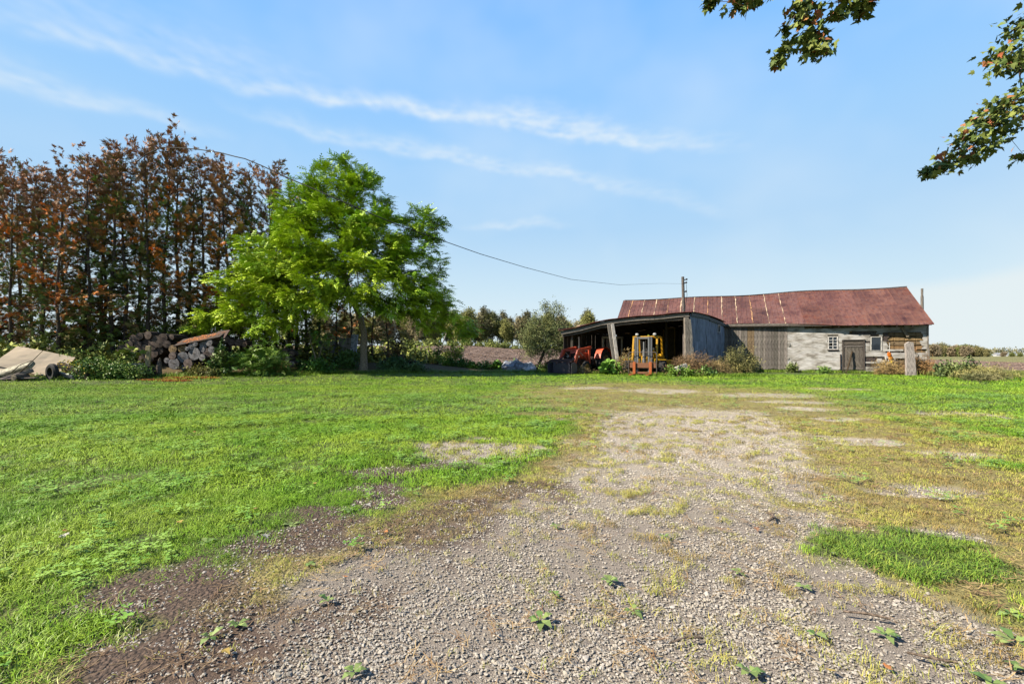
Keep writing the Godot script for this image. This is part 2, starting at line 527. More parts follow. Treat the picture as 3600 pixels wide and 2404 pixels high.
func in_field(x: float, d: float) -> bool:
	var k := x / maxf(d, 1.0)
	var w := noise.get_noise_2d(x * 1.5, d * 1.5) * 1.2
	if k < 0.62:
		return d + w > 35.5 and d < 96.0 and x < 17.0 + (d - 35.0) * 0.5
	return x + w > 32.5 + (d - 28.4) * 0.741 and d > 66.0 + (x - 76.0) * 1.615 and d < 118.0 and d > 20.0

func zone(x: float, d: float) -> int:     # 0 lawn, 1 gravel, 2 field, 3 meadow
	if d > 22.0:
		if in_field(x, d): return 2
		if d > 97.0 or (x / d > 0.62 and d > 45.0): return 3
	elif look(f_gravel, x, d) > 0.5: return 1
	return 0

func spread_axis(from: float, to: float, step: float, grow: float, out: Array):
	var p := from
	var s := step
	while p < to:
		out.append(p)
		p += s
		s *= grow
	out.append(to)

func make_ground():
	var zs := []
	spread_axis(-9.0, 0.0, 0.5, 0.97, zs); zs.pop_back()
	var ds := []
	spread_axis(0.0, 1100.0, 0.055, 1.0115, ds)
	ds = zs + ds
	var right := []
	spread_axis(0.0, 1400.0, 0.07, 1.028, right)
	var xs := []
	for k in range(right.size() - 1, 0, -1): xs.append(-right[k])
	xs += right
	var nx := xs.size()
	var nd := ds.size()
	var pos := PackedVector3Array(); pos.resize(nx * nd)
	var col := PackedColorArray(); col.resize(nx * nd)
	var zn := PackedInt32Array(); zn.resize(nx * nd)
	for j in nd:
		var d: float = ds[j]
		for i in nx:
			var x: float = xs[i]
			var h := hgt(x, -d)
			var z := zone(x, d)
			var big := noise.get_noise_2d(x * 3.0, d * 3.0)
			var c := Color(0.055, 0.085, 0.018).lerp(Color(0.10, 0.12, 0.03), clampf(0.5 + big, 0.0, 1.0))
			if z == 2:
				var fur := sin(d * 2.3 + 0.5 * noise.get_noise_2d(x * 0.6, d * 3.0) * 6.0)
				h += 0.05 * fur + 0.10 * noise.get_noise_2d(x * 6.0, d * 22.0)
				c = Color(0.085, 0.055, 0.042).lerp(Color(0.21, 0.15, 0.115), clampf(0.5 + 0.35 * fur + 0.9 * noise.get_noise_2d(x * 3.0, d * 16.0), 0.0, 1.0))
			elif z == 3:
				c = Color(0.16, 0.17, 0.06).lerp(Color(0.25, 0.22, 0.09), clampf(0.5 + noise.get_noise_2d(x * 0.6, d * 0.6), 0.0, 1.0))
			elif d < 26.0:
				var g := look(f_gravel, x, d)
				var y := look(f_dry, x, d)
				var s := look(f_soil, x, d)
				c = c.lerp(Color(0.26, 0.21, 0.08), y * 0.8)
				c = c.lerp(Color(0.195, 0.167, 0.138).lerp(Color(0.32, 0.278, 0.222), smoothstep(2.5, 6.0, d)), clampf(g * 1.3, 0.0, 1.0))  # near gravel coloured darker: dirt, plus foreground shade put into the colour
				c = c.lerp(Color(0.088, 0.06, 0.045), s)
				h += 0.015 * noise.get_noise_2d(x * 14.0, d * 14.0) * (1.0 - g) - 0.02 * g
			if d > 19.0 and d < 40.0 and x < 1.0:
				# bare ground strewn with fallen needles under the windbreak
				var e := d - lawn_edge(x)
				var nb := smoothstep(0.2, 1.2, e + big * 2.0) * (1.0 - smoothstep(6.0, 9.0, e))
				c = c.lerp(Color(0.12, 0.075, 0.035), nb * 0.85)
			pos[j * nx + i] = Vector3(x, h, -d)
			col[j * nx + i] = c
			zn[j * nx + i] = z
	var nor := PackedVector3Array(); nor.resize(nx * nd)
	for j in nd:
		for i in nx:
			var a := pos[j * nx + maxi(i - 1, 0)]
			var b := pos[j * nx + mini(i + 1, nx - 1)]
			var e := pos[maxi(j - 1, 0) * nx + i]
			var f := pos[mini(j + 1, nd - 1) * nx + i]
			nor[j * nx + i] = (b - a).cross(f - e).normalized()
			if nor[j * nx + i].y < 0.0: nor[j * nx + i] = -nor[j * nx + i]
	var ids := [PackedInt32Array(), PackedInt32Array(), PackedInt32Array(), PackedInt32Array()]
	for j in nd - 1:
		for i in nx - 1:
			var a := j * nx + i
			var z := zn[a]
			for k in [a, a + nx, a + 1, a + 1, a + nx, a + nx + 1]: ids[z].append(k)
	var names := ["lawn", "gravel_drive", "ploughed_field", "meadow"]
	var labels := ["green lawn with worn yellow patches spreading across the yard", "pale grey gravel drive running from the foreground towards the shed", "ploughed brown field in furrows behind the lawn and barn", "dry yellowish meadow in front of the far treeline"]
	var mats := ["turf", "gravel", "soil", "turf"]
	for z in 4:
		var remap := {}
		var v := PackedVector3Array()
		var nn := PackedVector3Array()
		var cc := PackedColorArray()
		var ix := PackedInt32Array()
		for k in ids[z]:
			if not remap.has(k):
				remap[k] = v.size()
				v.append(pos[k]); nn.append(nor[k]); cc.append(col[k])
			ix.append(remap[k])
		var a := []
		a.resize(Mesh.ARRAY_MAX)
		a[Mesh.ARRAY_VERTEX] = v; a[Mesh.ARRAY_NORMAL] = nn; a[Mesh.ARRAY_COLOR] = cc; a[Mesh.ARRAY_INDEX] = ix
		var m := ArrayMesh.new()
		m.add_surface_from_arrays(Mesh.PRIMITIVE_TRIANGLES, a)
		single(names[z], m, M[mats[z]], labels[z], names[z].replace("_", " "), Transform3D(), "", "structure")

# ------------------------------------------------------------------ gravel and grass
func blade(mb: Mb, root: Vector3, dir: Vector3, h: float, w: float, lean: float, bent := true):
	var side := Vector3(-dir.z, 0, dir.x) * w * 0.5
	var mid := root + Vector3.UP * h * 0.6 + dir * lean * h * 0.3
	var tip := root + Vector3.UP * h * (1.0 - 0.25 * lean) + dir * lean * h
	var n := (Vector3.UP * 0.7 + dir * -0.35).normalized()
	if bent:
		mb.tri_n(root - side, root + side, mid + side * 0.8, n, n, n)
		mb.tri_n(root - side, mid + side * 0.8, mid - side * 0.8, n, n, n)
		mb.tri_n(mid - side * 0.8, mid + side * 0.8, tip, n, n, n)
	else:
		mb.tri_n(root - side, root + side, tip, n, n, n)

func tuft(blades: int, r: float, h: float, w: float, lean: float, bent := true) -> ArrayMesh:
	var mb := Mb.new()
	for k in blades:
		var a := rng.randf() * TAU
		var q := sqrt(rng.randf()) * r
		var b := rng.randf() * TAU
		var s := rng.randf_range(0.55, 1.1)
		mb.col = Color(1, 1, 1).lerp(Color(0.7, 0.8, 0.6), rng.randf())
		blade(mb, Vector3(cos(a) * q, -0.004, sin(a) * q), Vector3(cos(b), 0, sin(b)), h * s, w, lean * rng.randf_range(0.3, 1.2), bent)
	return mb.mesh()

func stone_mesh(sd: int) -> ArrayMesh:
	var mb := Mb.new()
	var r := RandomNumberGenerator.new()
	r.seed = sd
	var p := []
	for k in 6:
		var a := TAU * k / 6.0 + r.randf_range(-0.25, 0.25)
		p.append(Vector3(cos(a) * r.randf_range(0.75, 1.1), r.randf_range(-0.2, 0.25), sin(a) * r.randf_range(0.55, 0.95)))
	var top := [Vector3(r.randf_range(-0.1, 0.35), 0.6, r.randf_range(-0.3, 0.3)), Vector3(r.randf_range(-0.5, -0.2), 0.52, r.randf_range(-0.2, 0.2))]
	for k in 6:
		var q := (k + 1) % 6
		var t: Vector3 = top[0] if (p[k].x + p[q].x) > 0.0 else top[1]
		mb.tri(p[q], p[k], t)
		mb.tri(p[k], p[q], Vector3(p[q].x * 0.6, -0.45, p[q].z * 0.6))
		mb.tri(p[k], Vector3(p[q].x * 0.6, -0.45, p[q].z * 0.6), Vector3(p[k].x * 0.6, -0.45, p[k].z * 0.6))
		var t2: Vector3 = top[0] if (p[q].x + p[(q + 1) % 6].x) > 0.0 else top[1]
		if t != t2: mb.tri(t2, p[q], t)
	return mb.mesh()

func make_gravel():
	for kind in 3:
		var xf := []
		var cs := PackedColorArray()
		var tries := [150000, 150000, 110000][kind] as int
		for k in tries:
			var d := 0.5 + 11.25 * pow(rng.randf(), 1.7)
			var x := rng.randf_range(-1.0, 1.0) * (1.2 * d + 0.6)
			if d > 3.0: x = rng.randf_range(-2.5, 7.0)
			var g := look(f_gravel, x, d)
			var s := look(f_soil, x, d)
			var mid := 0.05 + d * 0.42 - maxf(d - 4.0, 0.0) * 0.05
			var rut := maxf(exp(-pow((x - mid - 0.62) / 0.24, 2.0)), exp(-pow((x - mid + 0.62) / 0.24, 2.0)))
			if rng.randf() < rut * 0.12: continue
			if rng.randf() > maxf(g * 1.05 * clampf(0.75 + 1.2 * noise.get_noise_2d(x * 8.0 + 5.0, d * 8.0 - 9.0), 0.25, 1.0), s * 0.35) or g + s < 0.12: continue
			var size := lerpf(0.0032, 0.0088, pow(rng.randf(), 1.8)) * (1.0 + d * 0.05)
			if rng.randf() < 0.02: size *= rng.randf_range(1.4, 2.2)
			var b := Basis.from_euler(Vector3(rng.randf_range(-0.5, 0.5), rng.randf() * TAU, rng.randf_range(-0.5, 0.5))).scaled_local(Vector3(1, rng.randf_range(0.5, 0.85), 1) * size)
			xf.append(Transform3D(b, Vector3(x, hgt(x, -d) - 0.016 * g + size * 0.22, -d)))
			var t := rng.randf_range(0.7, 1.15) * lerpf(0.74, 1.0, smoothstep(2.0, 5.5, d))  # near stones darkened as well, in place of shade over the foreground
			var warm := rng.randf()
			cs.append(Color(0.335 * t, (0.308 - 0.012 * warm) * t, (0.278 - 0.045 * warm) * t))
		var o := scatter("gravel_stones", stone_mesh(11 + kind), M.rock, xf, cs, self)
		tag(o, ["loose pale grey crushed stones covering the drive", "angular brownish grey crushed stones in the drive", "small light grey stone chips mixed into the drive"][kind], "gravel", "", "stuff")

func lawn_color(x: float, d: float, y: float) -> Color:
	var big := noise.get_noise_2d(x * 2.4, d * 2.4) + 0.7 * noise.get_noise_2d(x * 9.0 - 50.0, d * 9.0)
	var t := clampf(0.5 + big * 1.3, 0.0, 1.0)
	var green := Color(0.115, 0.225, 0.012).lerp(Color(0.21, 0.30, 0.025), t)
	if bump_at(x, d, 2.4, 2.75, 0.6, 0.46) > rng.randf_range(-0.2, 0.3): green = Color(0.065, 0.145, 0.014).lerp(Color(0.17, 0.22, 0.035), rng.randf())
	var dryc := Color(0.27, 0.275, 0.035).lerp(Color(0.36, 0.27, 0.10), rng.randf())
	if noise.get_noise_2d(x * 9.0 + 40.0, d * 9.0) > 0.22: dryc = dryc.lerp(Color(0.23, 0.13, 0.06), 0.7)
	var c := green.lerp(dryc, clampf(y * 1.05 + rng.randf_range(-0.35, 0.2), 0.0, 1.0))
	var k := rng.randf_range(0.75, 1.25)
	return Color(c.r * k, c.g * k, c.b * k)

func make_grass():
	var rings := [[0.3, 4.0, 62000, 9, 0.045, 0.036, 0.0032, true], [4.0, 9.0, 90000, 9, 0.07, 0.045, 0.005, true], [9.0, 18.0, 92000, 9, 0.12, 0.05, 0.009, false], [18.0, 36.0, 90000, 9, 0.22, 0.06, 0.016, false]]
	var names := ["near_grass", "grass", "grass", "grass"]
	var labels := ["short green grass blades in the nearest part of the lawn", "short grass and dry yellow blades around the middle of the yard", "mown grass of the lawn halfway to the shed", "mown grass at the far side of the lawn by shed and trees"]
	for r in rings.size():
		var q: Array = rings[r]
		var xf := []
		var cs := PackedColorArray()
		for k in q[2]:
			var d := sqrt(lerpf(q[0] * q[0], q[1] * q[1], rng.randf()))
			var x := rng.randf_range(-1.0, 1.0) * (1.22 * d + 2.4)
			if d > 18.0:
				if d > lawn_edge(x) + 0.8: continue
				if x > 9.0 and x / d < 1.0 and d > 27.6: continue
				if in_field(x, d): continue
			var g := look(f_gravel, x, d)
			var s := look(f_soil, x, d)
			var y := look(f_dry, x, d)
			var p := (1.0 - g * 1.0) * (1.0 - s * 0.86) * (1.0 - 0.4 * y)
			if g > 0.6: p = maxf(p, 0.03 + 0.85 * smoothstep(0.3, 1.0, x * 0.25 + d * 0.22) * smoothstep(0.02, 0.27, noise.get_noise_2d(x * 26.0, d * 26.0 + 70.0)))
			p *= clampf(0.85 + noise.get_noise_2d(x * 12.0, d * 12.0 + 30.0), 0.25, 1.0)
			if rng.randf() > p: continue
			var big := noise.get_noise_2d(x * 5.0, d * 5.0 - 20.0)
			var sc := rng.randf_range(0.7, 1.25) * (1.0 + big * 0.45) * (1.0 - 0.4 * y) 
			if bump_at(x, d, 2.45, 2.72, 0.62, 0.5) > 0.0: sc *= rng.randf_range(0.7, 1.2) * (0.5 + clampf(bump_at(x, d, 2.4, 2.75, 0.6, 0.46) * 1.2, 0.0, 0.6))
			var b := Basis.from_euler(Vector3(rng.randf_range(-0.25, 0.25), rng.randf() * TAU, rng.randf_range(-0.25, 0.25))).scaled_local(Vector3(1, 1, 1) * sc)
			if x < -1.55 and d < 2.7: b = b.scaled_local(Vector3.ONE * rng.randf_range(0.9, 1.25))
			xf.append(Transform3D(b, Vector3(x, hgt(x, -d), -d)))
			cs.append(lawn_color(x, d, maxf(y, g * 0.75)))
		var o := scatter(names[r], tuft(q[3], q[4], q[5], q[6], 1.4, q[7]), M.grass, xf, cs, self)
		tag(o, labels[r], "grass", "", "stuff")

func make_ground_litter():
	# dead, flattened straw in the worn ground
	var mb := Mb.new()
	for k in 7:
		var a := rng.randf() * TAU
		var e := Vector3(cos(a), rng.randf_range(-0.05, 0.22), sin(a)).normalized()
		mb.col = Color(1, 1, 1).lerp(Color(0.6, 0.55, 0.5), rng.randf())
		var o := Vector3(rng.randfn(0.0, 0.025), 0.004, rng.randfn(0.0, 0.025))
		var s := Vector3(-e.z, 0, e.x) * 0.0012
		mb.quad(o - s, o + s, o + e * 0.034 + s, o + e * 0.034 - s)
	var xf := []
	var cs := PackedColorArray()
	for k in 90000:
		var d := 1.4 + 17.0 * pow(rng.randf(), 1.6)
		var x := rng.randf_range(-1.25, 1.25) * d
		var g := look(f_gravel, x, d)
		var y := look(f_dry, x, d)
		var s := look(f_soil, x, d)
		var n := smoothstep(-0.05, 0.3, noise.get_noise_2d(x * 16.0 - 30.0, d * 16.0))
		if rng.randf() > clampf(y * 0.5 * (1.0 - g * 0.85) + s * 0.05 + g * 0.06, 0.0, 1.0) * (0.1 + 0.9 * n) * lerpf(0.35, 1.0, smoothstep(2.0, 5.0, d)): continue
		var b := Basis.from_euler(Vector3(rng.randf_range(-0.15, 0.15), rng.randf() * TAU, 0)).scaled_local(Vector3.ONE * rng.randf_range(0.7, 1.4) * (1.0 + d * 0.06))
		xf.append(Transform3D(b, Vector3(x, hgt(x, -d) + 0.002, -d)))
		var c := Color(0.17, 0.10, 0.055).lerp(Color(0.37, 0.27, 0.13), rng.randf())
		if s > 0.4: c = c.lerp(Color(0.10, 0.07, 0.05), 0.6)
		cs.append(c)
	tag(scatter("dead_grass", mb.mesh(), M.dull, xf, cs, self), "flattened dead brown straw over the worn ground and gravel edges", "dead grass", "", "stuff")
	# clover and small broad leaves through the lawn
	var cl := Mb.new()
	for k in 7:
		var a := rng.randf() * TAU
		var o := Vector3(cos(a), 0, sin(a)) * rng.randf_range(0.005, 0.04) + Vector3(0, rng.randf_range(0.015, 0.045), 0)
		var t := rng.randf() * TAU
		cl.col = Color(1, 1, 1).lerp(Color(0.7, 0.8, 0.7), rng.randf())
		for j in 3:
			var e := Vector3(cos(t + j * 2.1), rng.randf_range(-0.1, 0.3), sin(t + j * 2.1)).normalized()
			var s := Vector3(-e.z, 0, e.x)
			cl.quad(o, o + e * 0.009 + s * 0.006, o + e * 0.016, o + e * 0.009 - s * 0.006)
	xf = []; cs = PackedColorArray()
	for k in 46000:
		var d := sqrt(lerpf(2.0, 180.0, rng.randf()))
		var x := rng.randf_range(-1.3, 1.3) * d
		var n := noise.get_noise_2d(x * 7.0 + 11.0, d * 7.0 - 45.0)
		var keep := (1.0 - look(f_gravel, x, d) * 1.1) * (1.0 - look(f_soil, x, d)) * (1.0 - look(f_dry, x, d) * 0.6)
		if bump_at(x, d, 2.4, 2.75, 0.9, 0.8) > 0.0: continue
		if rng.randf() > keep * (0.03 + 0.3 * smoothstep(0.1, 0.4, n)): continue
		xf.append(Transform3D(Basis(Vector3.UP, rng.randf() * TAU).scaled_local(Vector3.ONE * rng.randf_range(0.8, 1.6) * (1.0 + d * 0.05)), Vector3(x, hgt(x, -d), -d)))
		var c := Color(0.09, 0.19, 0.025).lerp(Color(0.20, 0.31, 0.06), rng.randf())
		cs.append(c)
	tag(scatter("clover", cl.mesh(), M.grass, xf, cs, self), "clover and small broad leaves growing through the lawn", "clover", "", "stuff")

	# clods and stubble turned up in the ploughed fields
	xf = []; cs = PackedColorArray()
	for k in 60000:
		var d := 26.0 + 92.0 * pow(rng.randf(), 1.3)
		var x := rng.randf_range(-0.5, 0.35) * d if k % 3 else rng.randf_range(0.88, 1.3) * d
		d = snappedf(d, 0.9 + 0.015 * d) + rng.randfn(0.0, 0.16)
		if not in_field(x, d): continue
		var size := rng.randf_range(0.035, 0.1) * (0.6 + d * 0.009)
		xf.append(Transform3D(Basis.from_euler(Vector3(rng.randf_range(-0.5, 0.5), rng.randf() * TAU, 0)).scaled_local(Vector3(1.5, rng.randf_range(0.6, 1.1), 0.9) * size), Vector3(x, hgt(x, -d) + size * 0.2, -d)))
		var row := noise.get_noise_2d(x * 0.8, d * 14.0)
		cs.append(mix3(Color(0.06, 0.038, 0.03), Color(0.20, 0.14, 0.105), 0.4 + row * 1.2 + rng.randf_range(-0.25, 0.25)))
	tag(scatter("soil_clods", stone_mesh(5), M.rock, xf, cs, self), "rows of brown clods turned up across the ploughed fields", "clods", "", "stuff")

# ------------------------------------------------------------------ foliage pieces
func rhomb(mb: Mb, a: Vector3, dir: Vector3, side: Vector3, l: float, w: float, up: Vector3):
	var m := a + dir * l * 0.45
	var t := a + dir * l
	var f := dir.cross(side).normalized()
	if f.dot(up) < 0.0: f = -f
	var n := (f * 0.8 + up.normalized() * 0.5).normalized()
	mb.tri_n(a, m + side * w * 0.5, t, n, n, n)
	mb.tri_n(a, t, m - side * w * 0.5, n, n, n)

func frond(l: float, pairs: int, ll: float, lw: float, droop: float) -> ArrayMesh:   # a compound leaf along +z
	var mb := Mb.new()
	for k in pairs + 1:
		var t := 0.18 + 0.82 * k / float(pairs)
		var at := Vector3(0, -droop * t * t * l, t * l)
		var s := ll * (1.0 - 0.35 * absf(t - 0.5) * 2.0)
		mb.col = Color(1, 1, 1).lerp(Color(0.8, 0.88, 0.7), rng.randf())
		if k == pairs:
			rhomb(mb, at, Vector3(0, -0.3, 1).normalized(), Vector3.RIGHT, s, lw, Vector3(0, 1, 0.3))
			continue
		for e in [-1.0, 1.0]:
			var d := Vector3(e, rng.randf_range(-0.5, -0.1), rng.randf_range(0.35, 0.7)).normalized()
			rhomb(mb, at, d, Vector3(0.5, rng.randf_range(-0.3, 0.3), -e).normalized(), s * rng.randf_range(0.85, 1.1), lw, Vector3(e * 0.3, 1, 0.15))
	mb.col = Color(0.7, 0.75, 0.5)
	var q := Vector3(0, -droop * l, l)
	mb.quad(Vector3(-0.006, 0, 0), Vector3(0.006, 0, 0), q + Vector3(0.003, 0, 0), q + Vector3(-0.003, 0, 0))
	return mb.mesh()

func sprig(n: int, r: float, l: float, w: float) -> ArrayMesh:      # loose leaves round a point
	var mb := Mb.new()
	for k in n:
		var d := Vector3(rng.randfn(0.0, 1.0), rng.randfn(0.0, 1.0) * 0.7, rng.randfn(0.0, 1.0)).normalized()
		var at := d * r * rng.randf_range(0.15, 1.0)
		var e := (d + Vector3(rng.randfn(0.0, 1.0), rng.randfn(0.0, 1.0), rng.randfn(0.0, 1.0)) * 0.6).normalized()
		var s := e.cross(Vector3(rng.randfn(0.0, 1.0), rng.randfn(0.0, 1.0), rng.randfn(0.0, 1.0))).normalized()
		mb.col = Color(1, 1, 1).lerp(Color(0.72, 0.78, 0.66), rng.randf())
		rhomb(mb, at, e, s, l * rng.randf_range(0.7, 1.2), w, (d + Vector3.UP * 0.8))
	return mb.mesh()

func broad_leaves(n: int, r: float, l: float) -> ArrayMesh:     # large rounded leaves with a fold along the middle
	var mb := Mb.new()
	for k in n:
		var a := rng.randf() * TAU
		var e := Vector3(cos(a), rng.randf_range(0.1, 0.9), sin(a)).normalized()
		var s := Vector3(-sin(a), 0, cos(a))
		var up := s.cross(e) * -1.0
		if up.y < 0.0: up = -up
		var o := e * r
		mb.col = Color(1, 1, 1).lerp(Color(0.75, 0.82, 0.7), rng.randf())
		var q := [[0.0, 0.1], [0.15, 0.36], [0.45, 0.42], [0.75, 0.3], [1.0, 0.0]]
		for j in 4:
			for g in [-1.0, 1.0]:
				var p0: Vector3 = o + e * l * q[j][0] - Vector3.UP * l * 0.3 * q[j][0] * q[j][0]
				var p1: Vector3 = o + e * l * q[j + 1][0] - Vector3.UP * l * 0.3 * q[j + 1][0] * q[j + 1][0]
				var w0: Vector3 = p0 + (s * g + up * 0.3) * l * q[j][1]
				var w1: Vector3 = p1 + (s * g + up * 0.3) * l * q[j + 1][1]
				var nn: Vector3 = (up - s * g * 0.3).normalized()
				mb.tri_n(p0, w0, w1, nn, nn, nn)
				mb.tri_n(p0, w1, p1, nn, nn, nn)
	return mb.mesh()

func spray(n: int, l: float, w: float) -> ArrayMesh:       # a flat, fanned cedar twig along +z
	var mb := Mb.new()
	for k in n:
		var a := rng.randf_range(-0.9, 0.9)
		var d := Vector3(sin(a), rng.randf_range(-0.35, 0.35), cos(a)).normalized()
		var at := Vector3(0, 0, rng.randf() * l * 0.5)
		mb.col = Color(1, 1, 1).lerp(Color(0.65, 0.65, 0.65), rng.randf())
		rhomb(mb, at, d, Vector3(cos(a), rng.randf_range(-0.6, 0.6), -sin(a)).normalized(), l * rng.randf_range(0.35, 0.6), w, Vector3(rng.randfn(0.0, 1.0) * 0.4, 1, rng.randfn(0.0, 1.0) * 0.4))
	return mb.mesh()

func maple_leaf() -> ArrayMesh:
	var mb := Mb.new()
	var o := [[0.0, -0.05], [0.22, 0.02], [0.46, 0.06], [0.36, 0.2], [0.52, 0.48], [0.3, 0.46], [0.22, 0.42], [0.2, 0.62], [0.0, 1.0]]
	var p := []
	for q in o: p.append(Vector3(q[0], 0.12 * absf(q[0]) - 0.15 * q[1] * q[1], q[1]))
	for q in range(o.size() - 2, 0, -1): p.append(Vector3(-o[q][0], 0.12 * o[q][0] - 0.15 * o[q][1] * o[q][1], o[q][1]))
	var c := Vector3(0, -0.02, 0.3)
	for k in p.size():
		mb.tri(c, p[(k + 1) % p.size()], p[k])
	return mb.mesh()

func facing(dir: Vector3, size: float, roll := 0.0) -> Basis:
	var z := dir.normalized()
	var x := Vector3.UP.cross(z)
	if x.length() < 0.05: x = Vector3.RIGHT
	x = x.normalized()
	return (Basis(x, z.cross(x), z) * Basis(Vector3(0, 0, 1), roll)).scaled_local(Vector3.ONE * size)

# ------------------------------------------------------------------ a branching skeleton that reaches every point of a crown
func grow(trunk: Array, goals: Array, r_tip: float, power: float, rise := 0.12) -> Dictionary:
	var pos := []
	var par := []
	var out := []
	var cnt := []
	for k in trunk.size():
		pos.append(trunk[k]); par.append(k - 1); cnt.append(0)
		out.append((trunk[k] - trunk[maxi(k - 1, 0)]).normalized() if k > 0 else Vector3.UP)
	var top: Vector3 = trunk[-1]
	goals.sort_custom(func(a, b): return a.distance_squared_to(top) < b.distance_squared_to(top))
	var chains := []
	var first := maxi(1, trunk.size() - 3)
	for g: Vector3 in goals:
		var best := first
		var cost := 1e9
		for i in range(first, pos.size()):
			var dv: Vector3 = g - pos[i]
			var l := dv.length()
			if l > cost: continue
			var k: float = l * (1.0 + 0.55 * (1.0 - out[i].dot(dv / maxf(l, 0.001))))
			if k < cost:
				cost = k
				best = i
		var a: Vector3 = pos[best]
		var l2: float = a.distance_to(g)
		var segs := clampi(int(l2 / 0.55), 1, 7)
		var chain := [best]
		var prev := best
		for s in range(1, segs + 1):
			var t := s / float(segs)
			var q: Vector3 = a.lerp(g, t) + out[best] * l2 * 0.28 * sin(t * PI) * (1.0 - t) + Vector3.UP * rise * l2 * sin(t * PI)
			if s < segs: q += Vector3(rng.randfn(0.0, 1.0), rng.randfn(0.0, 1.0), rng.randfn(0.0, 1.0)) * 0.035 * l2
			pos.append(q); par.append(prev); cnt.append(0)
			out.append((q - pos[prev]).normalized())
			prev = pos.size() - 1
			chain.append(prev)
		cnt[prev] += 1
		chains.append(chain)
	for i in range(pos.size() - 1, 0, -1):
		if par[i] >= 0: cnt[par[i]] += cnt[i]
	var mb := Mb.new()
	var tips := []
	for ch in chains:
		var p := []
		var r := []
		for k in ch.size():
			p.append(pos[ch[k]])
			r.append(r_tip * pow(maxf(cnt[ch[k if k > 0 else mini(1, ch.size() - 1)]], 1.0), power) * (0.6 if k == ch.size() - 1 else 1.0))
		mb.tube(p, r, 6 if r[0] > 0.05 else 4, false)
		tips.append([p[-1], (p[-1] - p[-2]).normalized(), p[-2]])
	return {"limbs": mb.mesh(), "tips": tips, "r": r_tip * pow(float(goals.size()), power)}

func trunk_mesh(pts: Array, r0: float, r1: float, flare := 1.5) -> ArrayMesh:
	var mb := Mb.new()
	var p := []
	var r := []
	var k := 10
	for i in k + 1:
		var t := i / float(k) * (pts.size() - 1)
		var s := mini(int(t), pts.size() - 2)
		p.append(pts[s].lerp(pts[s + 1], t - s) + Vector3(sin(i * 2.1), 0, cos(i * 1.7)) * r0 * 0.07)
		r.append(lerpf(r0, r1, i / float(k)) * (1.0 + (flare - 1.0) * exp(-i * 1.6)) * (1.0 + 0.05 * sin(i * 2.7)))
	mb.col = Color(1, 1, 1)
	mb.tube(p, r, 10)
	return mb.mesh()

func in_blobs(blobs: Array, n: int, shell := 0.55) -> Array:
	var out := []
	var total := 0.0
	for b in blobs: total += pow(b[3] * b[4] * b[5], 0.75)
	for b in blobs:
		var k := int(round(n * pow(b[3] * b[4] * b[5], 0.75) / total))
		for i in maxi(k, 3):
			var d := Vector3(rng.randfn(0.0, 1.0), rng.randfn(0.0, 1.0), rng.randfn(0.0, 1.0)).normalized() * pow(rng.randf(), 1.0 / (2.0 + 4.0 * shell))
			out.append(Vector3(b[0] + d.x * b[3], b[1] + d.y * b[4], b[2] + d.z * b[5]))
	return out

func mix3(a: Color, b: Color, t: float) -> Color:
	var c := a.lerp(b, clampf(t, 0.0, 1.0))
	var k := rng.randf_range(0.8, 1.2)
	return Color(c.r * k, c.g * k, c.b * k)

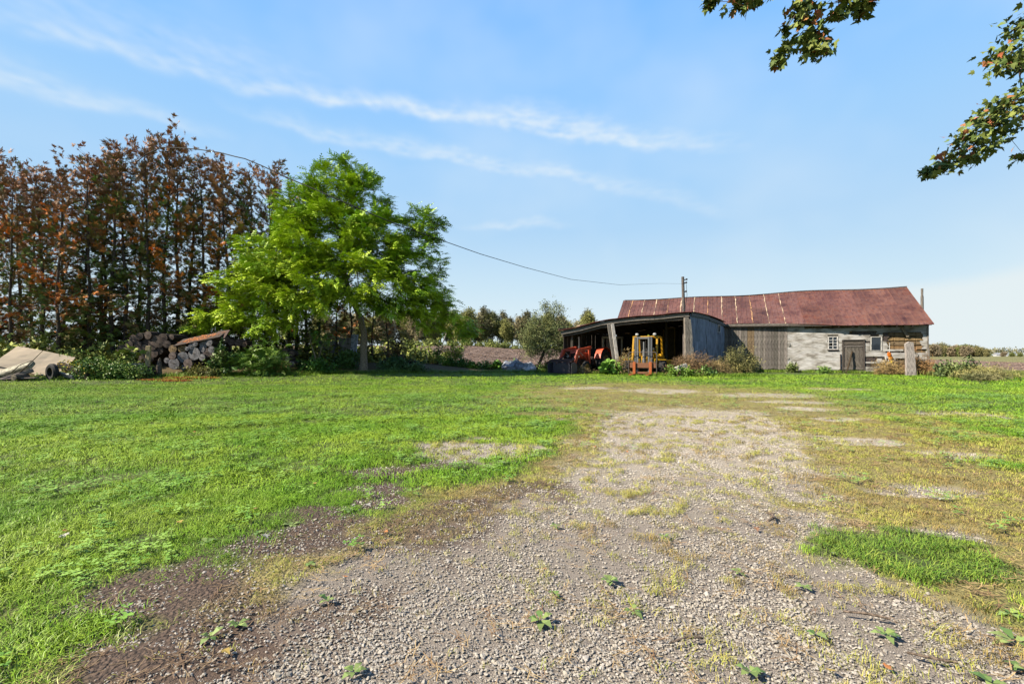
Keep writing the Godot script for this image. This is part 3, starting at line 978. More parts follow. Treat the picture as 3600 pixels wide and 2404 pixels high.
# ------------------------------------------------------------------ the walnut tree
func walnut():
	var base := Vector3(-8.6, hgt(-8.6, -26.3), -26.3)
	var t := thing("walnut_tree", "big bright green walnut tree with feathery leaves and bare grey trunk at the lawn edge", "tree", base)
	var trunk := [Vector3(0, -0.1, 0), Vector3(0.03, 1.2, 0), Vector3(0.02, 2.3, -0.05), Vector3(-0.2, 3.1, -0.1), Vector3(-0.7, 4.2, -0.2), Vector3(-1.2, 5.6, -0.3)]
	var blobs := [
		[-1.7, 10.6, -0.4, 1.5, 2.1, 1.6], [-0.1, 10.1, -0.3, 1.5, 2.0, 1.5], [-3.6, 9.4, 0.0, 1.4, 1.8, 1.5],
		[-2.2, 7.6, 0.2, 2.6, 2.0, 3.0], [0.7, 7.4, 0.0, 2.0, 2.2, 2.4], [3.3, 8.6, -0.4, 1.2, 1.3, 1.2], [2.8, 6.4, 0.2, 1.8, 1.9, 2.0],
		[-4.6, 6.6, 0.6, 1.9, 1.6, 2.2], [-5.8, 5.0, 0.9, 1.9, 1.2, 2.0], [-7.0, 3.4, 1.0, 1.7, 0.9, 1.6], [-7.9, 2.5, 1.2, 1.0, 0.55, 1.0],
		[-3.0, 4.9, 1.8, 2.6, 1.4, 1.9], [0.2, 5.1, 2.0, 2.2, 1.4, 1.6], [3.3, 4.5, 0.6, 1.7, 1.5, 1.8], [4.7, 4.3, 0.0, 0.8, 0.7, 0.8], [2.6, 3.6, 1.2, 1.6, 0.9, 1.2],
		[-4.6, 2.8, 1.9, 1.9, 0.75, 1.1], [-1.9, 3.7, 2.4, 1.5, 0.7, 0.9], [5.3, 2.9, 0.2, 0.9, 0.6, 0.8], [6.0, 2.3, 0.1, 0.6, 0.6, 0.5], [4.0, 3.2, 0.6, 1.0, 0.8, 0.9], [0.6, 4.1, 1.6, 1.0, 0.7, 0.8],
	]
	var g := grow(trunk, in_blobs(blobs, 1150, 0.45), 0.009, 0.42)
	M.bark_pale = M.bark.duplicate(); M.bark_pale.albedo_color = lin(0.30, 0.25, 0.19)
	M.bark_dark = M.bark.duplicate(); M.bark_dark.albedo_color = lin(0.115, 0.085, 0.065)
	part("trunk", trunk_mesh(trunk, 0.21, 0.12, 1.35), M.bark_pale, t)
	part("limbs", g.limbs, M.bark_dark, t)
	for kind in 2:
		var xf := []
		var cs := PackedColorArray()
		for tip in g.tips:
			for k in 10:
				var at: Vector3 = tip[0].lerp(tip[2], rng.randf() * 0.9) + Vector3(rng.randfn(0.0, 1.0), rng.randfn(0.0, 1.0) * 0.7, rng.randfn(0.0, 1.0)) * 0.16
				var out: Vector3 = (tip[0] - Vector3(-0.8, 5.0, 0)) * Vector3(1, 0.35, 1)
				var d: Vector3 = out.normalized() * 0.45 + tip[1] * 0.4 + Vector3(rng.randfn(0.0, 1.0) * 0.8, rng.randf_range(-0.45, 0.35), rng.randfn(0.0, 1.0) * 0.8)
				xf.append(Transform3D(facing(d, rng.randf_range(0.7, 1.15), rng.randfn(0.0, 1.0) * 0.4), at))
				var nz := noise.get_noise_3d(at.x * 5.0, at.y * 5.0, at.z * 5.0)
				cs.append(mix3(Color(0.15, 0.27, 0.02), Color(0.37, 0.475, 0.03), 0.7 + nz * 1.4 - at.x * 0.03 - (at.y - 5.0) * 0.05))  # lower left lightened, upper right darkened: the lit side put into frond colour
		scatter("crown", [frond(0.5, 5, 0.17, 0.07, 0.22), frond(0.4, 4, 0.16, 0.075, 0.4)][kind], M.leaf, xf, cs, t)

# ------------------------------------------------------------------ the cedar windbreak
const ORD := ["first", "second", "third", "fourth", "fifth", "sixth", "seventh", "eighth", "ninth", "tenth", "eleventh", "twelfth", "thirteenth", "fourteenth", "fifteenth", "sixteenth", "seventeenth", "eighteenth", "nineteenth", "twentieth"]

func cedar_model(h: float, full: float, brown: float) -> Node3D:
	var t := Node3D.new()
	var bend := rng.randf_range(-0.9, -0.2)
	var pts := []
	for k in 7:
		var s := k / 6.0
		pts.append(Vector3(bend * s * s + sin(k * 1.9 + bend * 9.0) * 0.07, h * s - (0.1 if k == 0 else 0.0), cos(k * 2.3 + h) * 0.07))
	part("trunk", trunk_mesh(pts, 0.105, 0.015, 1.3), M.bark_dark, t)
	var mb := Mb.new()
	var xf := []
	var cs := PackedColorArray()
	var n := int(74 * full)
	for k in n:
		var s := lerpf(0.1, 1.0, pow((k + rng.randf()) / n, 1.0))
		var a := rng.randf() * TAU
		var at := Vector3(bend * s * s, h * s, 0)
		var reach := lerpf(1.85, 0.75, smoothstep(0.3, 1.0, s)) * rng.randf_range(0.45, 1.3)
		if s < 0.25: reach *= 0.75
		var up := lerpf(0.05, 1.1, smoothstep(0.2, 0.8, s))
		var d := Vector3(cos(a) - 0.25 * s, up, sin(a)).normalized()
		var p1 := at + d * reach * 0.55 + Vector3(0, -0.05, 0)
		var p2 := at + d * reach + Vector3(-0.12 * s, 0.16 * reach, 0)
		mb.tube([at, p1, p2], [0.022 - 0.012 * s, 0.013 - 0.006 * s, 0.004], 3, false)
		var bare := rng.randf() < 0.13
		var m := int(rng.randf_range(10, 20) * lerpf(1.1, 0.72, smoothstep(0.35, 0.9, s)) * (0.15 if bare else 1.0))
		# each limb goes its own way: green, browning or rust-orange
		var turn := rng.randf() + brown * 0.6 + (s - 0.42) * 0.6
		for j in m:
			var q := rng.randf_range(0.3, 1.05)
			var p := at.lerp(p1, q / 0.55) if q < 0.55 else p1.lerp(p2, (q - 0.55) / 0.45)
			p += Vector3(rng.randfn(0.0, 1.0), rng.randfn(0.0, 1.0), rng.randfn(0.0, 1.0)) * 0.11
			var e := d + Vector3(rng.randfn(0.0, 1.0) * 0.55, rng.randfn(0.0, 1.0) * 0.45, rng.randfn(0.0, 1.0) * 0.55)
			xf.append(Transform3D(facing(e, rng.randf_range(0.65, 1.25), rng.randfn(0.0, 1.0)), p))
			var v := turn + rng.randfn(0.0, 1.0) * 0.12
			var c := Color(0.105, 0.145, 0.032)
			if v > 0.6: c = Color(0.16, 0.135, 0.045)
			if v > 0.85: c = Color(0.24, 0.13, 0.052)
			if v > 1.08: c = Color(0.52, 0.19, 0.04)
			if s > 0.72 and v > 0.5: c = c.lerp(Color(0.20, 0.122, 0.072), 0.75)
			cs.append(mix3(c, c * 1.5, rng.randf()))
	part("branches", mb.mesh(), M.bark_dark, t)
	scatter("crown", spray(17, 0.36, 0.034), M.needle, xf, cs, t)
	return t

func windbreak():
	var models := []
	for k in 5: models.append(cedar_model(11.0, [1.25, 1.0, 0.85, 1.1, 0.95][k], [0.45, 0.25, 0.3, 0.6, 0.15][k]))
	var spots := [[-16, 24.2, 150], [-3, 26.0, 160], [10, 23.6, 162], [20, 25.5, 172], [31, 27.5, 165], [44, 24.3, 166], [57, 23.4, 163], [64, 26, 172], [84, 25.2, 160], [90, 24.4, 150], [100, 26.6, 162], [106, 26, 150], [111, 24.8, 147], [126, 25.3, 142], [138, 27, 131], [149, 25.3, 136], [163, 25.8, 132], [178, 26.3, 136], [190, 27.6, 150], [205, 26.8, 152], [217, 28, 165], [229, 26.8, 158], [241, 28.3, 176], [253, 27.6, 168], [266, 28.3, 162], [276, 28.8, 170], [288, 29.0, 188], [297, 30, 200], [306, 29.0, 200], [320, 30, 232], [336, 30.5, 262], [352, 31, 270], [372, 31, 284], [388, 31.4, 300]]
	for k in spots.size():
		var s: Array = spots[k]
		var x: float = (s[0] - 512.0) / 455.0 * s[1]
		var y := hgt(x, -s[1])
		var h: float = 1.2 + (354.5 - s[2]) / 455.0 * s[1] - y
		var t: Node3D = models[k % 5] if k < 5 else models[(k * 3) % 5].duplicate()
		t.name = numbered("cedar_tree")
		add_child(t)
		t.position = Vector3(x, y, -s[1])
		t.rotation.y = rng.randf_range(-0.7, 0.7) if k % 2 else PI + rng.randf_range(-0.7, 0.7)
		var w := clampf(h / 11.0, 0.75, 1.15) * rng.randf_range(0.9, 1.1)
		t.scale = Vector3(w, h / 11.0 * 0.955, w)
		var label := ""
		if k < 20: label = "tall cedar with browning needles, %s trunk from the left in the windbreak row" % ORD[k]
		elif k < 27: label = "tall thinning brown cedar just left of the walnut crown, %s of seven" % ORD[k - 20]
		else: label = "short dark cedar in the shade behind the walnut trunk, %s of seven from the left" % ORD[k - 27]
		tag(t, label, "tree", "cedars in the windbreak row")

# ------------------------------------------------------------------ other woody plants
func plain_tree(called: String, blobs: Array, trunk: Array, goals: int, per: int, leaf: ArrayMesh, m: Material, c0: Color, c1: Color, r_tip: float, r0: float, spread := 0.22, bark := "bark_dark") -> Node3D:
	var t := Node3D.new()
	t.name = called
	var g := grow(trunk, in_blobs(blobs, goals), r_tip, 0.42)
	part("trunk", trunk_mesh(trunk, r0, r0 * 0.55), M[bark], t)
	part("limbs", g.limbs, M[bark], t)
	var xf := []
	var cs := PackedColorArray()
	for tip in g.tips:
		var lump := rng.randf()
		for k in per:
			var at: Vector3 = tip[0].lerp(tip[2], rng.randf() * 0.7) + Vector3(rng.randfn(0.0, 1.0), rng.randfn(0.0, 1.0), rng.randfn(0.0, 1.0)) * spread
			xf.append(Transform3D(Basis.from_euler(Vector3(rng.randf() * TAU, rng.randf() * TAU, rng.randf() * TAU)).scaled_local(Vector3.ONE * rng.randf_range(0.7, 1.3)), at))
			cs.append(mix3(c0, c1, lump * 0.7 + rng.randf() * 0.4))
	scatter("crown", leaf, m, xf, cs, t)
	return t

func put_tree(t: Node3D, label: String, cat: String, at: Vector3, turn := 0.0, s := Vector3.ONE, group := "") -> Node3D:
	t.name = numbered(String(t.name).rstrip("0123456789_"))
	add_child(t)
	t.position = at
	t.rotation.y = turn
	t.scale = s
	tag(t, label, cat, group)
	return t

func other_trees():
	# the apple tree that leans beside the shed
	var ap := plain_tree("apple_tree", [[0.9, 3.3, 0, 1.3, 1.1, 1.2], [0.5, 2.2, 0.2, 1.6, 1.0, 1.3], [1.4, 4.3, 0, 0.75, 0.7, 0.7], [0.0, 3.4, 0, 0.7, 0.8, 0.7], [1.9, 2.4, 0.2, 0.8, 0.9, 0.8], [0.6, 4.6, 0, 0.35, 0.5, 0.35], [-0.35, 1.7, 0.3, 1.1, 0.8, 0.9], [1.3, 1.5, 0.5, 0.9, 0.6, 0.7], [-0.6, 2.7, 0.2, 0.7, 0.7, 0.7]], [Vector3(0, -0.1, 0), Vector3(0.25, 0.5, 0), Vector3(0.5, 1.1, 0), Vector3(0.7, 1.6, 0), Vector3(0.8, 2.2, 0)], 200, 17, sprig(7, 0.13, 0.085, 0.05), M.dull, Color(0.055, 0.08, 0.03), Color(0.17, 0.18, 0.07), 0.008, 0.13, 0.2)
	put_tree(ap, "small leaning apple tree with dull green leaves at the left end of the shed", "tree", Vector3(1.68, hgt(1.68, -32.6), -32.6))
	# young walnut shoots between the trunk and the log piles
	var yw := thing("young_walnut", "young walnut with two thin pale stems just left of the grey trunk", "tree", Vector3(-11.0, hgt(-11, -25.6), -25.6))
	var mb := Mb.new()
	mb.col = Color(0.34, 0.29, 0.2)
	mb.tube([Vector3(0, -0.1, 0), Vector3(-0.06, 0.8, 0), Vector3(-0.3, 1.6, 0.05), Vector3(-0.42, 2.6, 0.1)], [0.045, 0.035, 0.025, 0.012], 6)
	mb.tube([Vector3(0.0, 0.35, 0), Vector3(0.16, 0.9, 0), Vector3(0.34, 1.45, 0.05), Vector3(0.75, 2.1, 0.1)], [0.032, 0.026, 0.018, 0.008], 6)
	part("stems", mb.mesh(), M.wood_up, yw)
	var xf := []
	var cs := PackedColorArray()
	for k in 120:
		var at := Vector3(-0.4, 2.4, 0.2) if k % 2 else Vector3(0.6, 1.9, 0.3)
		at += Vector3(rng.randfn(0.0, 1.0) * 0.45, rng.randfn(0.0, 1.0) * 0.28, rng.randfn(0.0, 1.0) * 0.35)
		xf.append(Transform3D(facing(Vector3(rng.randfn(0.0, 1.0), rng.randf_range(-0.5, 0.2), rng.randfn(0.0, 1.0) + 0.4), rng.randf_range(0.7, 1.1)), at))
		cs.append(mix3(Color(0.07, 0.17, 0.02), Color(0.14, 0.25, 0.02), rng.randf()))
	scatter("foliage", frond(0.5, 6, 0.15, 0.05, 0.25), M.leaf, xf, cs, yw)
	# the treeline beyond the ploughed field
	var leaf := sprig(10, 0.34, 0.26, 0.14)
	var tr := [Vector3(0, -0.2, 0), Vector3(0.1, 1.5, 0), Vector3(0, 3, 0), Vector3(0.1, 4.4, 0)]
	var kinds := [
		plain_tree("field_tree", [[0, 5.2, 0, 1.9, 2.4, 1.8], [0.6, 7.0, 0, 1.1, 1.5, 1.0], [-0.9, 3.0, 0.3, 1.5, 2.0, 1.3]], tr, 120, 11, leaf, M.dull, Color(0.14, 0.15, 0.045), Color(0.30, 0.28, 0.10), 0.012, 0.16, 0.4),
		plain_tree("field_tree", [[0, 4.6, 0, 1.6, 2.8, 1.6], [-0.3, 7.2, 0, 0.9, 1.2, 0.9], [0.8, 2.6, 0.3, 1.3, 1.7, 1.2]], tr, 110, 9, leaf, M.dull, Color(0.19, 0.16, 0.085), Color(0.34, 0.28, 0.165), 0.012, 0.14, 0.4),
		plain_tree("field_tree", [[0, 6.0, 0, 1.9, 1.9, 1.8], [0.4, 7.8, 0, 1.0, 1.0, 1.0], [-0.8, 4.2, 0, 1.5, 1.6, 1.5]], tr, 90, 12, leaf, M.dull, Color(0.07, 0.075, 0.04), Color(0.16, 0.14, 0.075), 0.012, 0.17, 0.4),
		plain_tree("field_tree", [[0, 3.8, 0, 2.2, 2.9, 2.0], [0.5, 6.2, 0, 1.2, 1.6, 1.2]], tr, 120, 12, leaf, M.dull, Color(0.18, 0.20, 0.055), Color(0.36, 0.33, 0.10), 0.012, 0.15, 0.4),
	]
	var looks := ["olive green tree in the treeline beyond the ploughed field", "pale brown thin-leaved tree in the treeline beyond the ploughed field", "dark rounded tree rising above the treeline beyond the ploughed field", "yellow-green bushy tree in the treeline beyond the ploughed field"]
	var first := [true, true, true, true]
	for k in 64:
		var x := -44.0 + k * 1.08 + rng.randf_range(-0.6, 0.6)
		var d := 98.0 + rng.randf_range(0.0, 9.0)
		if k >= 58: x = -90.0 + (k - 58) * 7.5
		var kind := rng.randi_range(0, 3)
		if kind == 2 and rng.randf() < 0.5: kind = 1
		var t: Node3D = kinds[kind] if first[kind] else kinds[kind].duplicate()
		first[kind] = false
		var s := rng.randf_range(0.66, 0.95) * (1.1 if kind == 2 else 1.0)
		put_tree(t, looks[kind], "tree", Vector3(x, hgt(x, -d) - 0.1, -d), rng.randf() * TAU, Vector3(s * rng.randf_range(0.9, 1.2), s, s), "trees beyond the ploughed field")
	# shrubs in front of it
	var bush := thing("field_shrub", "low shrub at the far edge of the ploughed field", "shrub", Vector3.ZERO, 0, "shrubs along the far field edge")
	bushy(bush, Vector3(1.7, 1.3, 1.3), 240, sprig(9, 0.3, 0.24, 0.13), M.dull, Color(0.10, 0.13, 0.035), Color(0.22, 0.23, 0.06))
	for k in 22:
		var o: Node3D = bush if k == 0 else bush.duplicate()
		if k > 0:
			o.name = numbered("field_shrub")
			add_child(o)
		var x := -26.0 + k * 2.05 + rng.randf_range(-0.8, 0.8)
		var d := 95.5 + rng.randf_range(-0.6, 1.5)
		o.position = Vector3(x, hgt(x, -d), -d)
		o.rotation.y = rng.randf() * TAU
		o.scale = Vector3.ONE * rng.randf_range(0.6, 1.15)
	# the far wood right of the barn
	var far_leaf := sprig(10, 0.8, 0.75, 0.42)
	var ft := [Vector3(0, -0.5, 0), Vector3(0.1, 2.5, 0), Vector3(0, 5, 0)]
	var fk := [
		plain_tree("far_tree", [[0, 6.0, 0, 3.2, 3.4, 3.0], [1.5, 4.0, 0, 2.5, 2.6, 2.5]], ft, 60, 9, far_leaf, M.dull, Color(0.10, 0.10, 0.04), Color(0.20, 0.17, 0.075), 0.02, 0.2, 0.8),
		plain_tree("far_tree", [[0, 5.4, 0, 3.4, 3.4, 3.0], [-1.5, 3.6, 0, 2.6, 2.4, 2.5]], ft, 60, 9, far_leaf, M.dull, Color(0.14, 0.115, 0.075), Color(0.22, 0.17, 0.11), 0.02, 0.2, 0.8),
		plain_tree("far_tree", [[0, 4.5, 0, 3.2, 3.0, 3.0], [1.0, 2.6, 0, 3.0, 2.0, 2.5]], ft, 60, 10, far_leaf, M.dull, Color(0.055, 0.08, 0.025), Color(0.16, 0.17, 0.05), 0.02, 0.2, 0.8),
		plain_tree("far_tree", [[0, 3.4, 0, 1.6, 3.2, 1.6], [0, 7.2, 0, 0.9, 2.4, 0.9]], ft, 50, 9, far_leaf, M.dull, Color(0.04, 0.055, 0.025), Color(0.08, 0.09, 0.04), 0.02, 0.2, 0.5),
	]
	var fl := ["distant olive tree in the wood right of the barn", "distant greyish brown tree in the wood right of the barn", "distant dark green tree in the wood right of the barn", "distant pointed evergreen standing out of the wood right of the barn"]
	var seen := [true, true, true, true]
	for k in 44:
		var u := 905.0 + k * 2.45 + rng.randf_range(-1.0, 1.0)
		if k > 34: u = 996.0 + (k - 34) * 8.0
		var d := rng.randf_range(300.0, 340.0)
		var x := (u - 512.0) / 455.0 * d
		var kind := rng.randi_range(0, 2)
		if k % 9 == 4: kind = 3
		var s := rng.randf_range(0.8, 1.0)
		if u > 968.0: s *= 0.75
		if u > 985.0: s *= 0.55
		var t: Node3D = fk[kind] if seen[kind] else fk[kind].duplicate()
		seen[kind] = false
		put_tree(t, fl[kind], "tree", Vector3(x, hgt(x, -d) - 0.2, -d), rng.randf() * TAU, Vector3(s, s, s), "trees of the distant wood")
	# woods on the skyline
	var xf2 := []
	var cs2 := PackedColorArray()
	for k in 2600:
		var az := rng.randf_range(-1.0, 1.4)
		var d := 640.0 + rng.randf_range(0.0, 40.0)
		var x := az * d
		if az < 0.35 and az > -0.6 : continue
		var top := 9.0 + 4.0 * noise.get_noise_1d(x * 0.6)
		xf2.append(Transform3D(Basis.from_euler(Vector3(rng.randf() * TAU, rng.randf() * TAU, 0)).scaled_local(Vector3.ONE * rng.randf_range(2.2, 4.0)), Vector3(x, hgt(x, -d) + top * sqrt(rng.randf()), -d)))
		cs2.append(mix3(Color(0.09, 0.10, 0.055), Color(0.17, 0.15, 0.08), rng.randf()))
	tag(scatter("skyline_woods", far_leaf, M.dull, xf2, cs2, self), "low band of woods on the skyline behind the fields", "woods", "", "stuff")

# a shrub, weed patch or vine heap: leaves through a half-ball, with stems from the ground
func bushy(t: Node3D, r: Vector3, n: int, leaf: ArrayMesh, m: Material, c0: Color, c1: Color, stems := 9, stem_c := Color(0.16, 0.11, 0.07), jut := 0.25, called := "foliage"):
	var mb := Mb.new()
	mb.col = stem_c
	var xf := []
	var cs := PackedColorArray()
	var ends := []
	for k in stems:
		var a := rng.randf() * TAU
		var q := sqrt(rng.randf())
		var e := Vector3(cos(a) * q * r.x, r.y * (1.0 - 0.5 * q * q) * rng.randf_range(0.75, 1.15), sin(a) * q * r.z)
		mb.tube([Vector3(e.x * 0.25, -0.08, e.z * 0.25), Vector3(e.x * 0.6, e.y * 0.55, e.z * 0.6), e], [0.014, 0.01, 0.004], 4, false)
		ends.append(e)
	for k in n:
		var p: Vector3
		if k % 3 == 0 and ends.size():
			p = ends[k % ends.size()] * rng.randf_range(0.55, 1.02) + Vector3(rng.randfn(0.0, 1.0), rng.randfn(0.0, 1.0), rng.randfn(0.0, 1.0)) * jut * 0.3
		else:
			var d := Vector3(rng.randfn(0.0, 1.0), absf(rng.randfn(0.0, 1.0)), rng.randfn(0.0, 1.0)).normalized() * pow(rng.randf(), 0.4)
			var lump := 1.0 + jut * noise.get_noise_3d(d.x * 16.0 + r.x * 31.0, d.y * 16.0, d.z * 16.0 + r.z * 17.0) * 2.2
			p = Vector3(d.x * r.x, d.y * r.y, d.z * r.z) * lump
		p.y = maxf(p.y, 0.02)
		xf.append(Transform3D(Basis.from_euler(Vector3(rng.randfn(0.0, 1.0) * 0.6, rng.randf() * TAU, rng.randfn(0.0, 1.0) * 0.6)).scaled_local(Vector3.ONE * rng.randf_range(0.7, 1.25)), p))
		cs.append(mix3(c0, c1, 0.5 + noise.get_noise_3d(p.x * 7.0, p.y * 7.0, p.z * 7.0 + r.x * 50.0) * 1.6 + rng.randf_range(-0.2, 0.2)))
	if stems: part("stems", mb.mesh(), M.wood_up, t)
	scatter(called, leaf, m, xf, cs, t)

func shrub(called: String, label: String, cat: String, x: float, d: float, r: Vector3, n: int, leaf: ArrayMesh, m: Material, c0: Color, c1: Color, stems := 9, jut := 0.25, group := "") -> Node3D:
	var t := thing(called, label, cat, Vector3(x, hgt(x, -d), -d), 0.0, group)
	bushy(t, r, n, leaf, m, c0, c1, stems, Color(0.16, 0.11, 0.07), jut)
	return t

# ------------------------------------------------------------------ the log barn (local x runs right along its front, z towards the yard)
func shade(c: Color, lo := 0.75, hi := 1.2) -> Color:
	var k := rng.randf_range(lo, hi)
	return Color(c.r * k, c.g * k, c.b * k)

func torn(x0: float, x1: float, y0: float, y1: float, raggedl: float, raggedr: float) -> Array:   # a board outline with broken ends
	var p := [Vector2(x0, y0), Vector2(x1, y0)]
	if raggedr > 0.0:
		for k in range(1, 4): p.append(Vector2(x1 + rng.randf_range(-1.0, 0.5) * raggedr, lerpf(y0, y1, k / 4.0)))
	p.append(Vector2(x1, y1)); p.append(Vector2(x0, y1))
	if raggedl > 0.0:
		for k in range(3, 0, -1): p.append(Vector2(x0 + rng.randf_range(-0.5, 1.0) * raggedl, lerpf(y0, y1, k / 4.0)))
	return p

func roof_panel(x0: float, x1: float, p0: Callable, p1: Callable, ribs: int, col: Color, lift := 0.0) -> ArrayMesh:
	# a sheet between two lines p0(x) (lower edge) and p1(x) (upper edge), with raised ribs and folded ends
	var mb := Mb.new()
	mb.col = col
	var n := ribs * 4
	var prof := []
	for k in n + 1:
		var h := 0.0
		if k % 4 == 0: h = 0.022
		prof.append([lerpf(x0, x1, k / float(n)), h])
	for seg in ribs:      # narrow the ribs
		prof[seg * 4 + 1][0] = lerpf(x0, x1, (seg + 0.06) / ribs)
		prof[seg * 4 + 3][0] = lerpf(x0, x1, (seg + 0.94) / ribs)
	for k in n:
		var rows := []
		for s in [0, 1]:
			var x: float = prof[k + s][0]
			var a: Vector3 = p0.call(x)
			var b: Vector3 = p1.call(x)
			var up := (b - a).cross(Vector3.LEFT).normalized()
			if up.y < 0.0: up = -up
			var o: Vector3 = up * (prof[k + s][1] + lift)
			rows.append([a + o, a.lerp(b, 0.5) + o - up * 0.008, b + o, a + o - up * 0.03])
		mb.quad(rows[0][0], rows[1][0], rows[1][1], rows[0][1])
		mb.quad(rows[0][1], rows[1][1], rows[1][2], rows[0][2])
		mb.quad(rows[0][3], rows[1][3], rows[1][0], rows[0][0])
	return mb.mesh()

func barn():
	var t := thing("log_barn", "long weathered grey barn with rust red tin roof and patched board front", "barn", Vector3(26.09, 0, -28.54), -YAW)
	var L := 19.4
	var eave_y := func(x: float) -> float: return 3.1 + 0.36 * smoothstep(2.0, 11.0, -x)
	var roof_y := func(z: float) -> float: return 5.98 - absf(z + 3.9) * 0.647
	var ridge := func(x: float) -> Vector3: return Vector3(x, 5.98 + 0.05 * sin(x * 0.8) - 0.06 * smoothstep(6.0, 12.0, -x) * (1.0 - smoothstep(14.0, 19.0, -x)), -3.9)
	var eave := func(x: float) -> Vector3:
		var y: float = 3.1 + 0.36 * smoothstep(2.0, 11.0, -x) + 0.02 * sin(x * 1.7)
		return Vector3(x, y, -3.9 + (5.98 - y) / 0.647)
	var mid := func(x: float) -> Vector3: return ridge.call(x).lerp(eave.call(x), 0.5) - Vector3(0, 0.02, 0)
	var mid2 := func(x: float) -> Vector3: return ridge.call(x).lerp(eave.call(x), 0.47) - Vector3(0, 0.0, 0)
	# tin sheets, two courses
	var x := 0.12
	var k := 0
	var edges := []
	while x > -L - 0.1:
		var w := 1.12 if x > -7.0 else 1.0
		var x1 := maxf(x - w, -L - 0.15)
		for course in 2:
			var c := shade(Color(0.122, 0.071, 0.058), 0.84, 1.12)
			if x < -6.6: c = Color(c.r * 0.95, c.g * 1.0, c.b * 1.08)
			if course == 0: part("roof_sheet", roof_panel(x1, x, eave, mid2, 3, c, 0.0), M.roof_tin, t)
			else: part("roof_sheet", roof_panel(x1, x, mid, ridge, 3, c, 0.012), M.roof_tin, t)
		edges.append(x)
		x = x1
		k += 1
	# pale peeled laps on the older left half
	for i in range(7, edges.size()):
		var ex: float = edges[i]
		for course in 2:
			var mb := Mb.new()
			mb.col = shade(Color(0.44, 0.33, 0.22), 0.75, 1.15) if i % 3 else Color(0.36, 0.2, 0.1)
			var a: Vector3 = (eave.call(ex) if course == 0 else mid.call(ex)) + Vector3(0, 0.036, 0.02)
			var b: Vector3 = (mid.call(ex) if course == 0 else ridge.call(ex)) + Vector3(0, 0.036, 0.02)
			var n := 7
			var last := Vector3.ZERO
			var lastw := 0.0
			for j in n + 1:
				var w := rng.randf_range(0.006, 0.045)
				if rng.randf() < 0.15: w = 0.004
				var p := a.lerp(b, j / float(n)) + Vector3(rng.randf_range(-0.025, 0.025), 0, 0)
				if j > 0: mb.quad(last + Vector3(-lastw, 0, 0), last + Vector3(lastw, 0, 0), p + Vector3(w, 0, 0), p + Vector3(-w, 0, 0))
				last = p
				lastw = w
			part("peeled_lap", mb.mesh(), M.plain, t)
	var back := Mb.new()
	back.col = Color(0.09, 0.035, 0.034)
	back.quad(Vector3(0.12, 3.1, -8.35), Vector3(-L - 0.15, 3.1, -8.35), Vector3(-L - 0.15, 5.95, -3.92), Vector3(0.12, 5.95, -3.92))
	part("back_roof", back.mesh(), M.roof_tin, t)
	var cap := Mb.new()
	cap.col = Color(0.05, 0.03, 0.032)
	for j in 20:
		cap.bar(ridge.call(0.14 - j * 0.98) + Vector3(0, 0.04, 0), ridge.call(0.14 - (j + 1) * 0.98) + Vector3(0, 0.04, 0), 0.16, 0.025)
	part("ridge_cap", cap.mesh(), M.roof_tin, t)
	# rafters' tails and the dark sheathing seen under the eave
	var st := Mb.new()
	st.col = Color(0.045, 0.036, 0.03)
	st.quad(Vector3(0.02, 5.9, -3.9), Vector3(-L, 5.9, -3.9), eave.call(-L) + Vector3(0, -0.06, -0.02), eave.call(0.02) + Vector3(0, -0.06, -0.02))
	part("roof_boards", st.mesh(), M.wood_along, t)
	for j in 26:
		var rx := -0.15 - j * 0.76
		var mb := Mb.new()
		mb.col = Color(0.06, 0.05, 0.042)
		var ra: Vector3 = eave.call(rx) + Vector3(0, -0.12, -0.06)
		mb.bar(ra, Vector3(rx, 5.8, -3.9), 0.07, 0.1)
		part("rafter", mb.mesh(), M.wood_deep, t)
	# eave boards
	var fb := Mb.new()
	fb.col = Color(0.16, 0.145, 0.125)
	fb.bar(Vector3(-5.5, 3.28, 0.17), Vector3(-11.9, 3.37, 0.12), 0.04, 0.13, Vector3.UP, 0.008)
	part("eave_board", fb.mesh(), M.wood_along, t)
	var fb2 := Mb.new()
	fb2.col = Color(0.105, 0.095, 0.08)
	fb2.bar(Vector3(-7.4, 3.19, 0.11), Vector3(-11.9, 3.25, 0.09), 0.03, 0.1, Vector3.UP, 0.008)
	part("eave_board", fb2.mesh(), M.wood_along, t)

	# hewn logs behind the boards: the real wall
	var rows := 11
